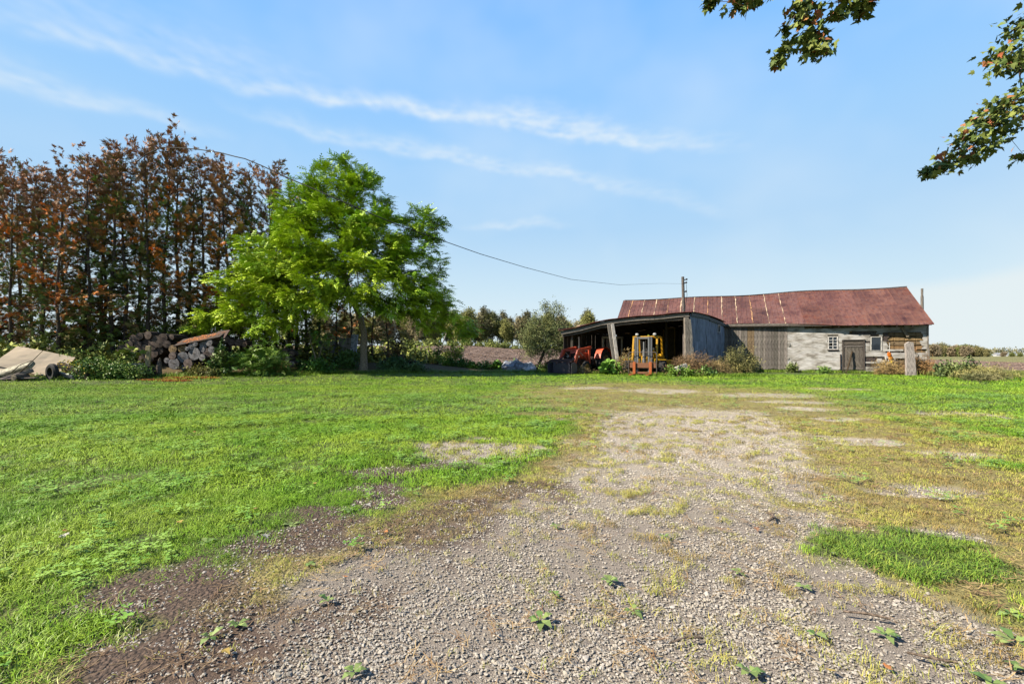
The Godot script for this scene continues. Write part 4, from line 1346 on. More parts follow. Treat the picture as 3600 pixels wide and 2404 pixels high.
	for j in rows:
		var y0 := 0.02 + j * 0.295
		var x0 := -L
		for seg in [[-0.02, -2.32], [-2.93, -3.22], [-4.5, -4.68], [-5.26, -L]]:
			var a0: float = seg[0]
			var a1: float = seg[1]
			var yc := y0 + 0.14
			if (yc < 1.45 or yc > 2.4):
				if seg[0] == -2.93: a0 = -0.02
				if seg[0] == -0.02: continue
				if seg[0] == -5.26: a0 = -4.5
				if seg[0] == -4.5: continue
			if yc > 2.2:
				if seg[0] == -2.93: a1 = -4.68 if yc < 2.4 else -L
				elif (seg[0] == -5.26 or seg[0] == -4.5) and yc > 2.4: continue
				elif seg[0] == -4.5: continue
			var c := Color(0.19, 0.12, 0.055) if j > 4 else Color(0.11, 0.075, 0.05)
			if j % 2 == 0: c = Color(0.16, 0.115, 0.065)
			if j == 7: c = Color(0.24, 0.165, 0.08)
			var mb := Mb.new()
			var cur := a0
			while cur > a1 + 0.01:
				var nx := maxf(cur - (0.55 if a0 > -3.0 else 3.0), a1)
				mb.col = shade(c, 0.8, 1.25)
				var dz := rng.randf_range(-0.02, 0.03)
				mb.box(Vector3((cur + nx) * 0.5, yc + rng.randf_range(-0.012, 0.012), -0.16 + dz), Vector3(cur - nx + 0.012, 0.262 + rng.randf_range(-0.02, 0.01), 0.22), Basis(Vector3(1, 0, 0), rng.randf_range(-0.12, 0.12)), 0.035)
				cur = nx
			part("log", mb.mesh(), M.wood_along, t)
	var chk := Mb.new()
	chk.col = Color(0.03, 0.022, 0.016)
	for q in [[-0.06, -2.3, 0.0, 3.4], [-2.3, -2.95, 0.0, 1.44], [-2.3, -2.95, 2.42, 3.4], [-2.95, -4.7, 2.2, 3.4], [-4.7, -5.27, 0.0, 1.56], [-4.7, -5.27, 2.46, 3.4], [-5.27, -L, 0.0, 3.4], [-2.95, -3.24, 0.0, 2.2], [-4.46, -4.7, 0.0, 2.2]]:
		chk.box(Vector3((q[0] + q[1]) * 0.5, (q[2] + q[3]) * 0.5, -0.2), Vector3(q[0] - q[1], q[3] - q[2], 0.06))
	part("chinking", chk.mesh(), M.plain, t)
	# the other walls
	var ow := Mb.new()
	ow.col = Color(0.10, 0.085, 0.07)
	ow.box(Vector3(-L * 0.5, 1.6, -7.75), Vector3(L, 3.2, 0.15))
	for gx in [-0.1, -L]:
		var g := [Vector2(-7.7, 0), Vector2(-0.28, 0), Vector2(-0.28, 3.3), Vector2(-3.9, 5.75), Vector2(-7.7, 3.3)]
		var at := Transform3D(Basis(Vector3(0, 0, 1), Vector3(0, 1, 0), Vector3(-1, 0, 0)), Vector3(gx, 0, 0))
		ow.prism(g, at, 0.12)
	part("end_walls", ow.mesh(), M.wood_up, t)
	var corner := Mb.new()
	corner.col = Color(0.17, 0.155, 0.135)
	corner.box(Vector3(-0.015, 2.35, 0.035), Vector3(0.09, 1.9, 0.05), Basis(), 0.01)
	part("corner_board", corner.mesh(), M.wood_up, t)

	# dark upright boards on the left part of the front
	var bx := -7.6
	while bx > -11.75:
		var w := rng.randf_range(0.13, 0.24)
		var mb := Mb.new()
		var c := shade(Color(0.158, 0.142, 0.126), 0.6, 1.3)
		if rng.randf() < 0.04: c = Color(0.16, 0.115, 0.07)
		mb.col = c
		var y1 := 3.26 + rng.randf_range(-0.03, 0.04)
		var y0 := 0.2 + rng.randf_range(-0.04, 0.05)
		mb.box(Vector3(bx - w * 0.5, (y0 + y1) * 0.5, 0.015 + rng.randf_range(0.0, 0.014)), Vector3(w - 0.014, y1 - y0, 0.024), Basis(Vector3(0, 0, 1), rng.randf_range(-0.004, 0.004)), 0.004)
		part("upright_board", mb.mesh(), M.wood_up, t)
		bx -= w
	var sk := Mb.new()
	sk.col = Color(0.03, 0.024, 0.02)
	sk.box(Vector3(-9.7, 0.08, -0.02), Vector3(4.2, 0.22, 0.05))  # near-black strip painting the shadow gap below the upright boards
	part("shadow_gap", sk.mesh(), M.wood_along, t)

	# grey boards nailed across the right part of the front, broken away in places
	var g0 := Color(0.345, 0.34, 0.33)
	var gaps := [   # x from, x to, y from, y to: boards missing
		[-2.0, -0.3, 1.62, 2.68], [-1.3, -0.1, 1.3, 1.62], [-2.2, -1.45, 1.33, 1.45], [-4.0, -2.55, 2.5, 2.78], [-3.0, -2.55, 2.42, 2.55], [-2.2, -0.5, 0.72, 1.0], [-3.3, -2.7, 0.72, 0.98], [-3.3, -1.3, 0.42, 0.66], [-1.7, -0.1, 0.05, 0.8], [-3.25, -2.9, 1.95, 2.08], [-2.3, -1.9, 2.1, 2.68], [-1.9, -1.6, 1.62, 1.9], [-3.3, -2.2, 0.98, 1.1], [-5.6, -4.7, 1.4, 1.47],
		[-5.26, -4.68, 1.5, 2.5], [-4.46, -3.22, -0.1, 2.24], [-2.94, -2.31, 1.4, 2.44], [-6.3, -4.5, 0.0, 0.16], [-6.6, -3.6, 3.02, 3.3], [-2.2, -1.2, 3.0, 3.2]]
	var yb := 0.1
	var row := 0
	while yb < 3.2:
		var bh := rng.randf_range(0.095, 0.125)
		var y1 := yb + bh
		var yc := (yb + y1) * 0.5
		# free stretches of this course
		var cuts := [-0.04]
		var spans := [[-7.6, -0.05]]
		for gp in gaps:
			if yc < gp[2] or yc > gp[3]: continue
			var nxt := []
			for s in spans:
				var soft: float = rng.randf_range(-0.12, 0.12) if gp[0] > -4.2 and not (gp[0] in [-5.26, -4.46, -2.94]) else 0.0
				var a: float = gp[0] + soft
				var b: float = gp[1] + soft
				if b <= s[0] or a >= s[1]: nxt.append(s); continue
				if a > s[0] + 0.05: nxt.append([s[0], a])
				if b < s[1] - 0.05: nxt.append([b, s[1]])
			spans = nxt
		for s in spans:
			var cur: float = s[0]
			while cur < s[1] - 0.02:
				var ln := rng.randf_range(2.2, 5.0)
				if row % 7 == 0: ln = 6.0
				var to := minf(cur + ln, s[1])
				if s[1] - to < 0.3: to = s[1]
				var mb := Mb.new()
				mb.col = shade(g0, 0.9, 1.1)
				if yb > 2.6 and rng.randf() < 0.5: mb.col = shade(g0, 0.72, 1.0)
				var rl := 0.05 if absf(cur - s[0]) < 0.01 and cur > -7.5 else 0.0
				var rr := 0.05 if absf(to - s[1]) < 0.01 and to < -0.2 else 0.0
				var at := Transform3D(Basis(), Vector3(0, rng.randf_range(-0.002, 0.002), 0.014 + rng.randf_range(0.0, 0.008)))
				mb.prism(torn(cur + 0.003, to - 0.003, yb + 0.0012, y1 - (0.0012 if row % 7 else 0.009), rl, rr), at, 0.018)
				part("front_board", mb.mesh(), M.pale_boards, t)
				cur = to
		yb = y1
		row += 1
	# tar paper showing round the holes
	for q in [[-3.9, -2.6, 2.44, 2.8], [-2.35, -1.5, 0.7, 1.02], [-3.28, -2.6, 0.7, 1.0], [-3.28, -1.4, 0.4, 0.68], [-2.3, -1.4, 1.31, 1.48], [-2.24, -1.95, 2.1, 2.66], [-3.25, -2.95, 1.93, 2.1]]:
		var mb := Mb.new()
		mb.col = shade(Color(0.052, 0.042, 0.037), 0.85, 1.15)
		mb.prism(torn(q[0], q[1], q[2], q[3], 0.12, 0.12), Transform3D(Basis(), Vector3(0, 0, -0.012)), 0.006)
		part("tar_paper", mb.mesh(), M.plain, t)
	var hang := Mb.new()
	hang.col = Color(0.2, 0.165, 0.12)
	hang.bar(Vector3(-1.48, 3.25, 0.12), Vector3(-1.0, 2.35, 0.06), 0.15, 0.02, Vector3(0, 0, 1), 0.004)
	part("hanging_board", hang.mesh(), M.wood_up, t)

	# the window with eight panes
	var wn := Node3D.new(); wn.name = "window"; t.add_child(wn, true); wn.position = Vector3(-4.97, 2.0, 0.02)
	var fr := Mb.new()
	fr.col = Color(0.44, 0.43, 0.41)
	for s in [-1.0, 1.0]:
		fr.box(Vector3(0.255 * s, 0, 0), Vector3(0.07, 0.9, 0.07), Basis(), 0.006)
		fr.box(Vector3(0, 0.42 * s, 0), Vector3(0.44, 0.06, 0.07), Basis(), 0.006)
	part("frame", fr.mesh(), M.wood_up, wn)
	var mu := Mb.new()
	mu.col = Color(0.47, 0.46, 0.44)
	mu.box(Vector3(0, 0, 0), Vector3(0.028, 0.78, 0.04))
	for j in 3: mu.box(Vector3(0, -0.195 + 0.195 * j, 0.001), Vector3(0.44, 0.026, 0.036))
	part("glazing_bar", mu.mesh(), M.plain, wn)
	for i in 2:
		for j in 4:
			if i == 0 and j == 1: continue     # one pane is broken out
			var mb := Mb.new()
			mb.box(Vector3(-0.117 + 0.234 * i, -0.292 + 0.195 * j, -0.012), Vector3(0.205, 0.168, 0.004))
			part("pane", mb.mesh(), M.dark_glass, wn)
	var sl := Mb.new()
	sl.col = Color(0.06, 0.05, 0.045)
	sl.box(Vector3(0, -0.475, 0.03), Vector3(0.64, 0.045, 0.1), Basis(), 0.006)
	part("sill", sl.mesh(), M.wood_along, wn)
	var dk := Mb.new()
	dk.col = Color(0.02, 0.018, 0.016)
	dk.box(Vector3(0, 0, -0.5), Vector3(0.8, 1.1, 0.02))  # plain near-black sheet set well behind the panes
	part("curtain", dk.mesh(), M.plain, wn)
	# the single-light window
	var w2 := Node3D.new(); w2.name = "window"; t.add_child(w2, true); w2.position = Vector3(-2.625, 1.92, 0.02); w2.rotation.z = -0.015
	fr = Mb.new()
	fr.col = Color(0.40, 0.395, 0.37)
	fr.box(Vector3(-0.275, 0, 0), Vector3(0.06, 0.94, 0.07), Basis(), 0.006)
	fr.box(Vector3(0.275, 0, 0), Vector3(0.06, 0.94, 0.07), Basis(), 0.006)
	fr.box(Vector3(0, 0.445, 0), Vector3(0.49, 0.05, 0.07), Basis(), 0.006)
	fr.box(Vector3(0, -0.445, 0), Vector3(0.49, 0.05, 0.07), Basis(), 0.006)
	part("frame", fr.mesh(), M.wood_up, w2)
	var gl := Mb.new()
	gl.box(Vector3(0, 0, -0.012), Vector3(0.49, 0.84, 0.005))
	part("pane", gl.mesh(), M.dark_glass, w2)
	var cu := Mb.new()
	cu.col = Color(0.2, 0.18, 0.03)
	cu.box(Vector3(0.2, 0, -0.08), Vector3(0.07, 0.84, 0.01))
	cu.col = Color(0.25, 0.27, 0.3)
	cu.box(Vector3(-0.21, 0, -0.08), Vector3(0.05, 0.84, 0.01))
	part("curtain", cu.mesh(), M.cloth, w2)
	for j in 3:
		var mb := Mb.new()
		mb.col = [Color(0.3, 0.17, 0.12), Color(0.32, 0.3, 0.27), Color(0.25, 0.12, 0.07)][j]
		mb.lathe(Vector3(-0.1 + 0.1 * j, -0.415, -0.1), Vector3.UP, [Vector2(0, 0), Vector2(0, 0.035), Vector2(0.07, 0.045), Vector2(0.1, 0.04), Vector2(0.1, 0)], 8)
		part("jar", mb.mesh(), M.plain, w2)
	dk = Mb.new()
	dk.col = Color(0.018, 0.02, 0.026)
	dk.box(Vector3(0, 0, -0.55), Vector3(0.8, 1.1, 0.02))  # same near-black sheet behind the second window
	part("dark_backing", dk.mesh(), M.plain, w2)

	# the plank door with its Z-brace
	var dr := Node3D.new(); dr.name = "door"; t.add_child(dr, true); dr.position = Vector3(-3.84, 0, 0.02)
	var cd := Color(0.105, 0.092, 0.078)
	for j in 5:
		var mb := Mb.new()
		mb.col = shade(cd, 0.8, 1.15)
		mb.box(Vector3(-0.42 + 0.21 * j, 0.99, -0.02), Vector3(0.2, 1.72, 0.03), Basis(), 0.004)
		part("plank", mb.mesh(), M.wood_up, dr)
	for q in [[0.3, 0.12], [1.78, 0.1]]:
		var mb := Mb.new()
		mb.col = shade(Color(0.135, 0.12, 0.105), 0.95, 1.1)
		mb.box(Vector3(0, q[0], 0.012), Vector3(1.04, q[1], 0.03), Basis(), 0.005)
		part("ledge", mb.mesh(), M.wood_along, dr)
	for q in [[Vector3(-0.42, 1.7, 0.011), Vector3(0.02, 0.98, 0.011)], [Vector3(0.0, 0.98, 0.011), Vector3(0.42, 0.4, 0.011)]]:
		var mb := Mb.new()
		mb.col = Color(0.14, 0.125, 0.105)
		mb.bar(q[0], q[1], 0.09, 0.028, Vector3(0, 0, 1), 0.004)
		part("brace", mb.mesh(), M.wood_up, dr)
	for s in [-1.0, 1.0]:
		var mb := Mb.new()
		mb.col = Color(0.075, 0.066, 0.058)
		mb.box(Vector3(0.575 * s, 1.08, 0.0), Vector3(0.08, 2.18, 0.1), Basis(), 0.008)
		part("jamb", mb.mesh(), M.wood_up, dr)
	var hd := Mb.new()
	hd.col = Color(0.085, 0.072, 0.062)
	hd.box(Vector3(0, 2.0, -0.002), Vector3(1.06, 0.26, 0.05), Basis(), 0.006)
	hd.col = Color(0.07, 0.06, 0.055)
	hd.box(Vector3(0, 2.19, 0.02), Vector3(1.24, 0.06, 0.12), Basis(), 0.008)
	part("door_head", hd.mesh(), M.wood_along, dr)
	var stp := Mb.new()
	stp.col = Color(0.10, 0.09, 0.08)
	stp.box(Vector3(0, 0.075, 0.06), Vector3(1.1, 0.11, 0.2), Basis(), 0.01)
	part("doorstep", stp.mesh(), M.wood_along, dr)
	# a rusty pipe bracket beside the door
	var pp := Mb.new()
	pp.col = Color(0.05, 0.03, 0.028)
	pp.tube([Vector3(-4.56, 1.25, 0.07), Vector3(-4.55, 0.3, 0.08), Vector3(-4.68, 0.14, 0.08), Vector3(-5.7, 0.17, 0.08)], [0.03, 0.03, 0.03, 0.025], 6)
	part("drain_pipe", pp.mesh(), M.metal, t)
	# hinge plates at the edge of the dark boards
	for q in [[-7.5, 1.92, 0.22], [-7.55, 0.95, 0.12]]:
		var mb := Mb.new()
		mb.col = Color(0.3, 0.28, 0.25)
		mb.box(Vector3(q[0], q[1], 0.05), Vector3(0.14, q[2], 0.04), Basis(Vector3(0, 0, 1), 0.3), 0.01)
		part("hinge", mb.mesh(), M.metal, t)
	# what the barn carries
	var hs := Mb.new()
	hs.col = Color(0.33, 0.33, 0.31)
	var pts := []
	for j in 13:
		var a := lerpf(-0.75, PI + 0.75, j / 12.0)
		pts.append(Vector3(cos(a) * 0.14, sin(a) * 0.17, 0))
	var rr2 := []
	for j in 13: rr2.append(0.026)
	hs.tube(pts, rr2, 6)
	var wp := t.transform * Transform3D(Basis(), Vector3(-0.66, 1.17, 0.06))
	single("horseshoe", hs.mesh(), M.metal, "big grey horseshoe nailed to the boards low on the barn's right end", "horseshoe", wp)
	var ps := Mb.new()
	ps.col = Color(0.19, 0.17, 0.15)
	ps.box(Vector3(0, 0.55, 0), Vector3(0.12, 1.9, 0.05), Basis(Vector3(0, 0, 1), 0.03), 0.008)
	single("leaning_batten", ps.mesh(), M.wood_up, "narrow grey batten leaning upright on the barn's right corner", "board", t.transform * Transform3D(Basis(), Vector3(0.0, 0.1, 0.12)))
	var pk := Mb.new()
	pk.col = Color(0.24, 0.205, 0.16)
	pk.tube([Vector3(0, -0.02, 0), Vector3(0.25, 0.75, -0.3), Vector3(0.43, 1.42, -0.52)], [0.05, 0.055, 0.05], 7)
	single("prop_stick", pk.mesh(), M.bark_pale, "pale crooked branch propped against the plank door", "stick", t.transform * Transform3D(Basis(), Vector3(-4.35, 0.03, 0.6)))
	var ms := Mb.new()
	ms.col = Color(0.15, 0.135, 0.12)
	ms.tube([Vector3(0, -0.1, 0), Vector3(0.02, 2.5, 0), Vector3(0, 5.0, 0)], [0.09, 0.085, 0.08], 8)
	ms.tube([Vector3(0, 5.0, 0), Vector3(0, 5.1, 0), Vector3(0.0, 5.55, 0)], [0.08, 0.06, 0.065], 8)
	ms.bar(Vector3(0.02, 3.9, 0.07), Vector3(0.3, 3.45, 0.1), 0.04, 0.04)
	single("roof_pole", ms.mesh(), M.wood_up, "bare grey wooden pole rising behind the right edge of the barn roof", "pole", t.transform * Transform3D(Basis(), Vector3(0.2, 0, -1.5)))

# ------------------------------------------------------------------ the open machine shed
const NR := Vector3(10.75, 0, -27.5)
const FL := Vector3(3.35, 0, -30.8)
const FR := Vector3(15.49, 0, -33.26)
const BL := Vector3(8.05, 0, -36.5)

func shed_roof(s: float, q: float) -> Vector3:      # s: 0 at the right, 1 at the left; q: 0 at the front, 1 at the barn
	var p := NR.lerp(FL, s).lerp(FR.lerp(BL, s), q)
	var table := [[-0.1, 3.78], [0.0, 3.75], [0.26, 3.63], [0.5, 3.53], [0.58, 3.46], [0.68, 3.32], [0.774, 3.16], [0.867, 2.98], [1.0, 2.80], [1.1, 2.72]]
	var front := 3.75
	for k in table.size() - 1:
		if s >= table[k][0] and s <= table[k + 1][0]: front = lerpf(table[k][1], table[k + 1][1], (s - table[k][0]) / (table[k + 1][0] - table[k][0]))
	var rear := 3.52 - 0.5 * s - 0.25 * smoothstep(0.5, 1.0, s)
	var y := lerpf(front, rear, q) + 0.10 * sin(q * PI) * (1.0 - s)
	return Vector3(p.x, y + 0.015 * sin(s * 21.0), p.z)

func shed():
	var t := thing("machine_shed", "open fronted shed with sagging tin roof and blue-grey metal side wall", "shed")
	var along := (FL - NR).normalized()
	# tin sheets of the roof
	for k in 9:
		var mb := Mb.new()
		mb.col = shade(Color(0.10, 0.045, 0.042), 0.8, 1.2)
		var s0 := -0.025 + k * 0.1155
		var s1 := s0 + 0.1155
		var lift := 0.055 + 0.006 * (k % 2)
		for j in 6:
			for i in 3:
				var c := []
				for e in [[0, 0], [1, 0], [1, 1], [0, 1]]:
					c.append(shed_roof(lerpf(s0, s1, (i + e[0]) / 3.0), -0.035 + (j + e[1]) * 0.17) + Vector3(0, lift, 0))
				mb.quad(c[0], c[1], c[2], c[3])
				if j == 0: mb.quad(c[0] - Vector3(0, 0.03, 0), c[1] - Vector3(0, 0.03, 0), c[1], c[0])
		part("roof_sheet", mb.mesh(), M.roof_tin, t)
	for k in 16:
		var mb := Mb.new()
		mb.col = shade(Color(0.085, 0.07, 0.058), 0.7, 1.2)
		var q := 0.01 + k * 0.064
		for i in 6:
			var a := shed_roof(i / 6.0, q)
			var b := shed_roof((i + 1) / 6.0, q)
			var c2 := shed_roof((i + 1) / 6.0, q + 0.06)
			var d2 := shed_roof(i / 6.0, q + 0.06)
			mb.quad(a, b, c2, d2)
		part("roof_board", mb.mesh(), M.wood_along, t)
	for k in 9:
		var mb := Mb.new()
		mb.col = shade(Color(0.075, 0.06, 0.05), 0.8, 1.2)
		var s := 0.02 + k * 0.12
		for j in 3: mb.bar(shed_roof(s, 0.01 + j * 0.33) - Vector3(0, 0.075, 0), shed_roof(s, 0.34 + j * 0.33) - Vector3(0, 0.075, 0), 0.06, 0.12)
		part("rafter", mb.mesh(), M.wood_deep, t)
	# front boards under the roof edge
	for k in 4:
		var mb := Mb.new()
		mb.col = shade(Color(0.17, 0.16, 0.145), 0.9, 1.1)
		for j in 3:
			var a := shed_roof(k * 0.25 + j * 0.0833, -0.012) - Vector3(0, 0.13, 0)
			var b := shed_roof(k * 0.25 + (j + 1) * 0.0833 + (0.002 if j < 2 else -0.001), -0.012) - Vector3(0, 0.13, 0)
			mb.bar(a, b, 0.035, 0.2)
		part("fascia_board", mb.mesh(), M.wood_along, t)
	var beam := Mb.new()
	beam.col = Color(0.10, 0.085, 0.07)
	for j in 6: beam.bar(shed_roof(j / 6.0, 0.012) - Vector3(0, 0.32, 0), shed_roof((j + 1) / 6.0, 0.012) - Vector3(0, 0.32, 0), 0.14, 0.16)
	part("front_beam", beam.mesh(), M.wood_along, t)
	for k in 2:
		var mb := Mb.new()
		mb.col = shade(Color(0.13, 0.135, 0.14), 0.9, 1.1)
		for j in 4:
			mb.bar(shed_roof(-0.012, k * 0.49 + j * 0.1225) - Vector3(0, 0.10 + 0.05 * k, 0), shed_roof(-0.012, k * 0.49 + (j + 1) * 0.1225) - Vector3(0, 0.10 + 0.05 * k, 0), 0.04, 0.22)
		part("side_fascia", mb.mesh(), M.wood_deep, t)
	# corrugated sheets of the right side wall
	var wall := FR - NR
	var out := Vector3(-wall.z, 0, wall.x).normalized()
	if out.x < 0.0: out = -out
	var len := wall.length()
	var dir := wall.normalized()
	for k in 8:
		for course in 2:
			var mb := Mb.new()
			mb.col = shade(Color(0.125, 0.165, 0.235), 0.8, 1.12)
			var n := 16
			for i in n:
				var c := []
				for e in [[0, 0], [1, 0], [1, 1], [0, 1]]:
					var f: float = (k + (i + e[0]) / float(n)) / 8.0
					var wave := 0.014 * (1.0 if (i + e[0]) % 2 else -1.0)
					var top := shed_roof(0.0, f).y - 0.06
					var y: float
					if course == 0: y = lerpf(0.05, 2.12, e[1])
					else: y = lerpf(2.06, top, e[1])
					c.append(NR + dir * f * len + out * (0.02 + wave + 0.012 * course + 0.004 * (k % 2)) + Vector3(0, y, 0))
				mb.quad(c[0], c[1], c[2], c[3])
			part("wall_sheet", mb.mesh(), M.tin, t)
	var wp := NR + dir * len * 0.80 + out * 0.06
	var wb := Basis(dir, Vector3.UP, dir.cross(Vector3.UP))
	var wn := Node3D.new(); wn.name = "window"; t.add_child(wn, true); wn.transform = Transform3D(wb, wp + Vector3(0, 3.05, 0))
	var fr := Mb.new()
	fr.col = Color(0.36, 0.36, 0.36)
	for s in [-1.0, 1.0]:
		fr.box(Vector3(0.24 * s, 0, 0), Vector3(0.05, 0.56, 0.05))
		fr.box(Vector3(0, 0.255 * s, 0), Vector3(0.43, 0.05, 0.05))
	part("frame", fr.mesh(), M.plain, wn)
	for s in [-1.0, 1.0]:
		var mb := Mb.new()
		mb.box(Vector3(0, 0.115 * s, 0), Vector3(0.43, 0.21, 0.008))
		part("pane", mb.mesh(), M.dark_glass, wn)
	var slit := Mb.new()
	slit.col = Color(0.03, 0.03, 0.033)
	slit.bar(NR + dir * len * 0.42 + out * 0.045 + Vector3(0, 2.5, 0), NR + dir * len * 0.45 + out * 0.045 + Vector3(0, 1.2, 0), 0.05, 0.01, out)  # dark strip laid on the sheets, standing in for an unlit gap
	part("dark_slit", slit.mesh(), M.metal, t)
	# dark boards at the back (a door stands in them) and on the left, with chinks of daylight
	var bdir := (BL - FR).normalized()
	var bl := (BL - FR).length()
	var off := 0.0
	while off < bl - 0.1:
		var w := rng.randf_range(0.16, 0.3)
		var mb := Mb.new()
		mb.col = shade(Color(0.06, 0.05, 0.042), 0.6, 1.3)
		var a := FR + bdir * off
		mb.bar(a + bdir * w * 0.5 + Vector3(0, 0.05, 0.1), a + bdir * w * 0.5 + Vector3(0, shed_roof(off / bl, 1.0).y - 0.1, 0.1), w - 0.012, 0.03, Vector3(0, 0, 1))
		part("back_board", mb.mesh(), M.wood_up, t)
		off += w
	var ld := (BL - FL).normalized()
	var ll := (BL - FL).length()
	off = 0.25
	while off < ll - 0.1:
		var w := rng.randf_range(0.16, 0.28)
		var mb := Mb.new()
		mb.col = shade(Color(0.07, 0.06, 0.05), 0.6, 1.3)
		var a := FL + ld * (off + w * 0.5)
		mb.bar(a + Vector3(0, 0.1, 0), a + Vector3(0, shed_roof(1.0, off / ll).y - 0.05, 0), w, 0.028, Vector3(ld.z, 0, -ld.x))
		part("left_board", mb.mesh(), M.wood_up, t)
		off += w + (rng.randf_range(0.015, 0.05) if rng.randf() < 0.4 else 0.006)
	# posts
	var p := Mb.new()
	p.col = Color(0.20, 0.18, 0.15)
	p.box(NR + Vector3(-0.2, 1.7, 0.03), Vector3(0.26, 3.5, 0.2), Basis(Vector3(0, 0, 1), 0.02), 0.02)
	part("corner_post", p.mesh(), M.wood_up, t)
	p = Mb.new()
	p.col = Color(0.24, 0.22, 0.19)
	var poly := [Vector2(-0.12, 0.2), Vector2(0.1, 0.2), Vector2(0.17, 0.9), Vector2(0.09, 1.05), Vector2(0.13, 1.6), Vector2(0.04, 1.75), Vector2(0.06, 2.2), Vector2(-0.05, 3.35), Vector2(-0.15, 3.35), Vector2(-0.1, 2.0)]
	p.prism(poly, Transform3D(Basis(), NR + Vector3(0.05, 0, 0.12)), 0.04)
	part("split_board", p.mesh(), M.wood_up, t)
	for k in 2:
		var mb := Mb.new()
		mb.col = [Color(0.17, 0.16, 0.145), Color(0.44, 0.42, 0.39)][k]
		var c := NR.lerp(FL, 0.587 - 0.025 * k)
		mb.bar(c + Vector3(0.32 - 0.02 * k, -0.05, 0.12 + 0.06 * k), Vector3(c.x - 0.16 + 0.03 * k, shed_roof(0.587, 0.0).y - 0.25, c.z + 0.04 + 0.03 * k), 0.2, 0.12, Vector3(0, 0, 1), 0.012)
		part("leaning_post", mb.mesh(), M.wood_up, t)
	for k in 2:
		var mb := Mb.new()
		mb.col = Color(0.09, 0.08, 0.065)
		var c := shed_roof([0.33, 0.93][k], [0.5, 0.04][k])
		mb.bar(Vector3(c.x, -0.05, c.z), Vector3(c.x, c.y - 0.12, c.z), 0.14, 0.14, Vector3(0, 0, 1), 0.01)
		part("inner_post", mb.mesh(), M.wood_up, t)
	# a yellowish door in the back wall
	var dr := Node3D.new(); dr.name = "door"; t.add_child(dr, true)
	dr.transform = Transform3D(Basis(-bdir, Vector3.UP, (-bdir).cross(Vector3.UP)), FR + bdir * 3.85 + Vector3(0, 0, 0.16))
	var fm := Mb.new()
	fm.col = Color(0.26, 0.17, 0.045)
	for s in [-1.0, 1.0]: fm.box(Vector3(0.4 * s, 1.75, 0), Vector3(0.09, 3.1, 0.05))
	fm.box(Vector3(0, 3.26, 0), Vector3(0.7, 0.08, 0.05))
	part("frame", fm.mesh(), M.wood_up, dr)
	var lf := Mb.new()
	lf.col = Color(0.10, 0.075, 0.03)
	lf.box(Vector3(0, 1.7, -0.02), Vector3(0.7, 3.0, 0.03))
	part("leaf", lf.mesh(), M.wood_up, dr)
	# the mast that carries the cable
	var ms := thing("cable_mast", "tall weathered cable mast with insulators rising from the shed roof", "mast", Vector3(10.72, 0, -28.25))
	var mb2 := Mb.new()
	mb2.col = Color(0.12, 0.105, 0.095)
	mb2.tube([Vector3(0, -0.2, 0), Vector3(-0.03, 3.0, 0), Vector3(-0.12, 6.05, 0)], [0.1, 0.095, 0.085], 8)
	part("pole", mb2.mesh(), M.wood_up, ms)
	for k in 3:
		var mb := Mb.new()
		mb.col = Color(0.06, 0.055, 0.055)
		var y: float = [5.85, 5.65, 5.1][k]
		mb.lathe(Vector3(-0.02 - 0.02 * k, y, 0.03), Vector3(1, 0.3, 0), [Vector2(0, 0), Vector2(0.0, 0.03), Vector2(0.1, 0.03), Vector2(0.1, 0.055), Vector2(0.17, 0.055), Vector2(0.19, 0.02), Vector2(0.19, 0)], 8)
		part("insulator", mb.mesh(), M.metal, ms)
	var wr := Mb.new()
	wr.col = Color(0.03, 0.03, 0.03)
	wr.tube([Vector3(0.06, 5.6, 0.1), Vector3(0.1, 4.9, 0.12), Vector3(0.02, 4.2, 0.12), Vector3(-0.22, 3.95, 0.14)], [0.012, 0.012, 0.012, 0.012], 5)
	part("drop_wire", wr.mesh(), M.rubber, ms)
	# odds and ends on the low end of the roof
	var blk := Mb.new()
	blk.col = Color(0.27, 0.21, 0.15)
	blk.box(Vector3(0, 0.15, 0), Vector3(0.95, 0.34, 0.4), Basis(Vector3(0, 0, 1), 0.12), 0.02)
	single("wooden_crate", blk.mesh(), M.wood_along, "tan wooden box lying on the low left end of the shed roof", "box", Transform3D(Basis(Vector3.UP, 0.4), shed_roof(0.9, 0.2) + Vector3(0, 0.08, 0)))
	for k in 3:
		var mb := Mb.new()
		mb.col = shade(Color(0.07, 0.055, 0.045), 0.8, 1.2)
		mb.bar(Vector3(-0.7, 0, 0), Vector3(0.75, 0.02, 0), 0.2, 0.07, Vector3.UP, 0.01)
		single("roof_plank", mb.mesh(), M.wood_along, ["dark loose plank lying across the low left end of the shed roof, nearest the eave", "dark loose plank on the shed roof, middle of three beside the tan box", "dark loose plank on the shed roof, rearmost of three beside the tan box"][k], "plank", Transform3D(Basis(Vector3.UP, 0.5 + 0.2 * k), shed_roof(0.98, 0.06 + 0.1 * k) + Vector3(0, 0.12, 0)))

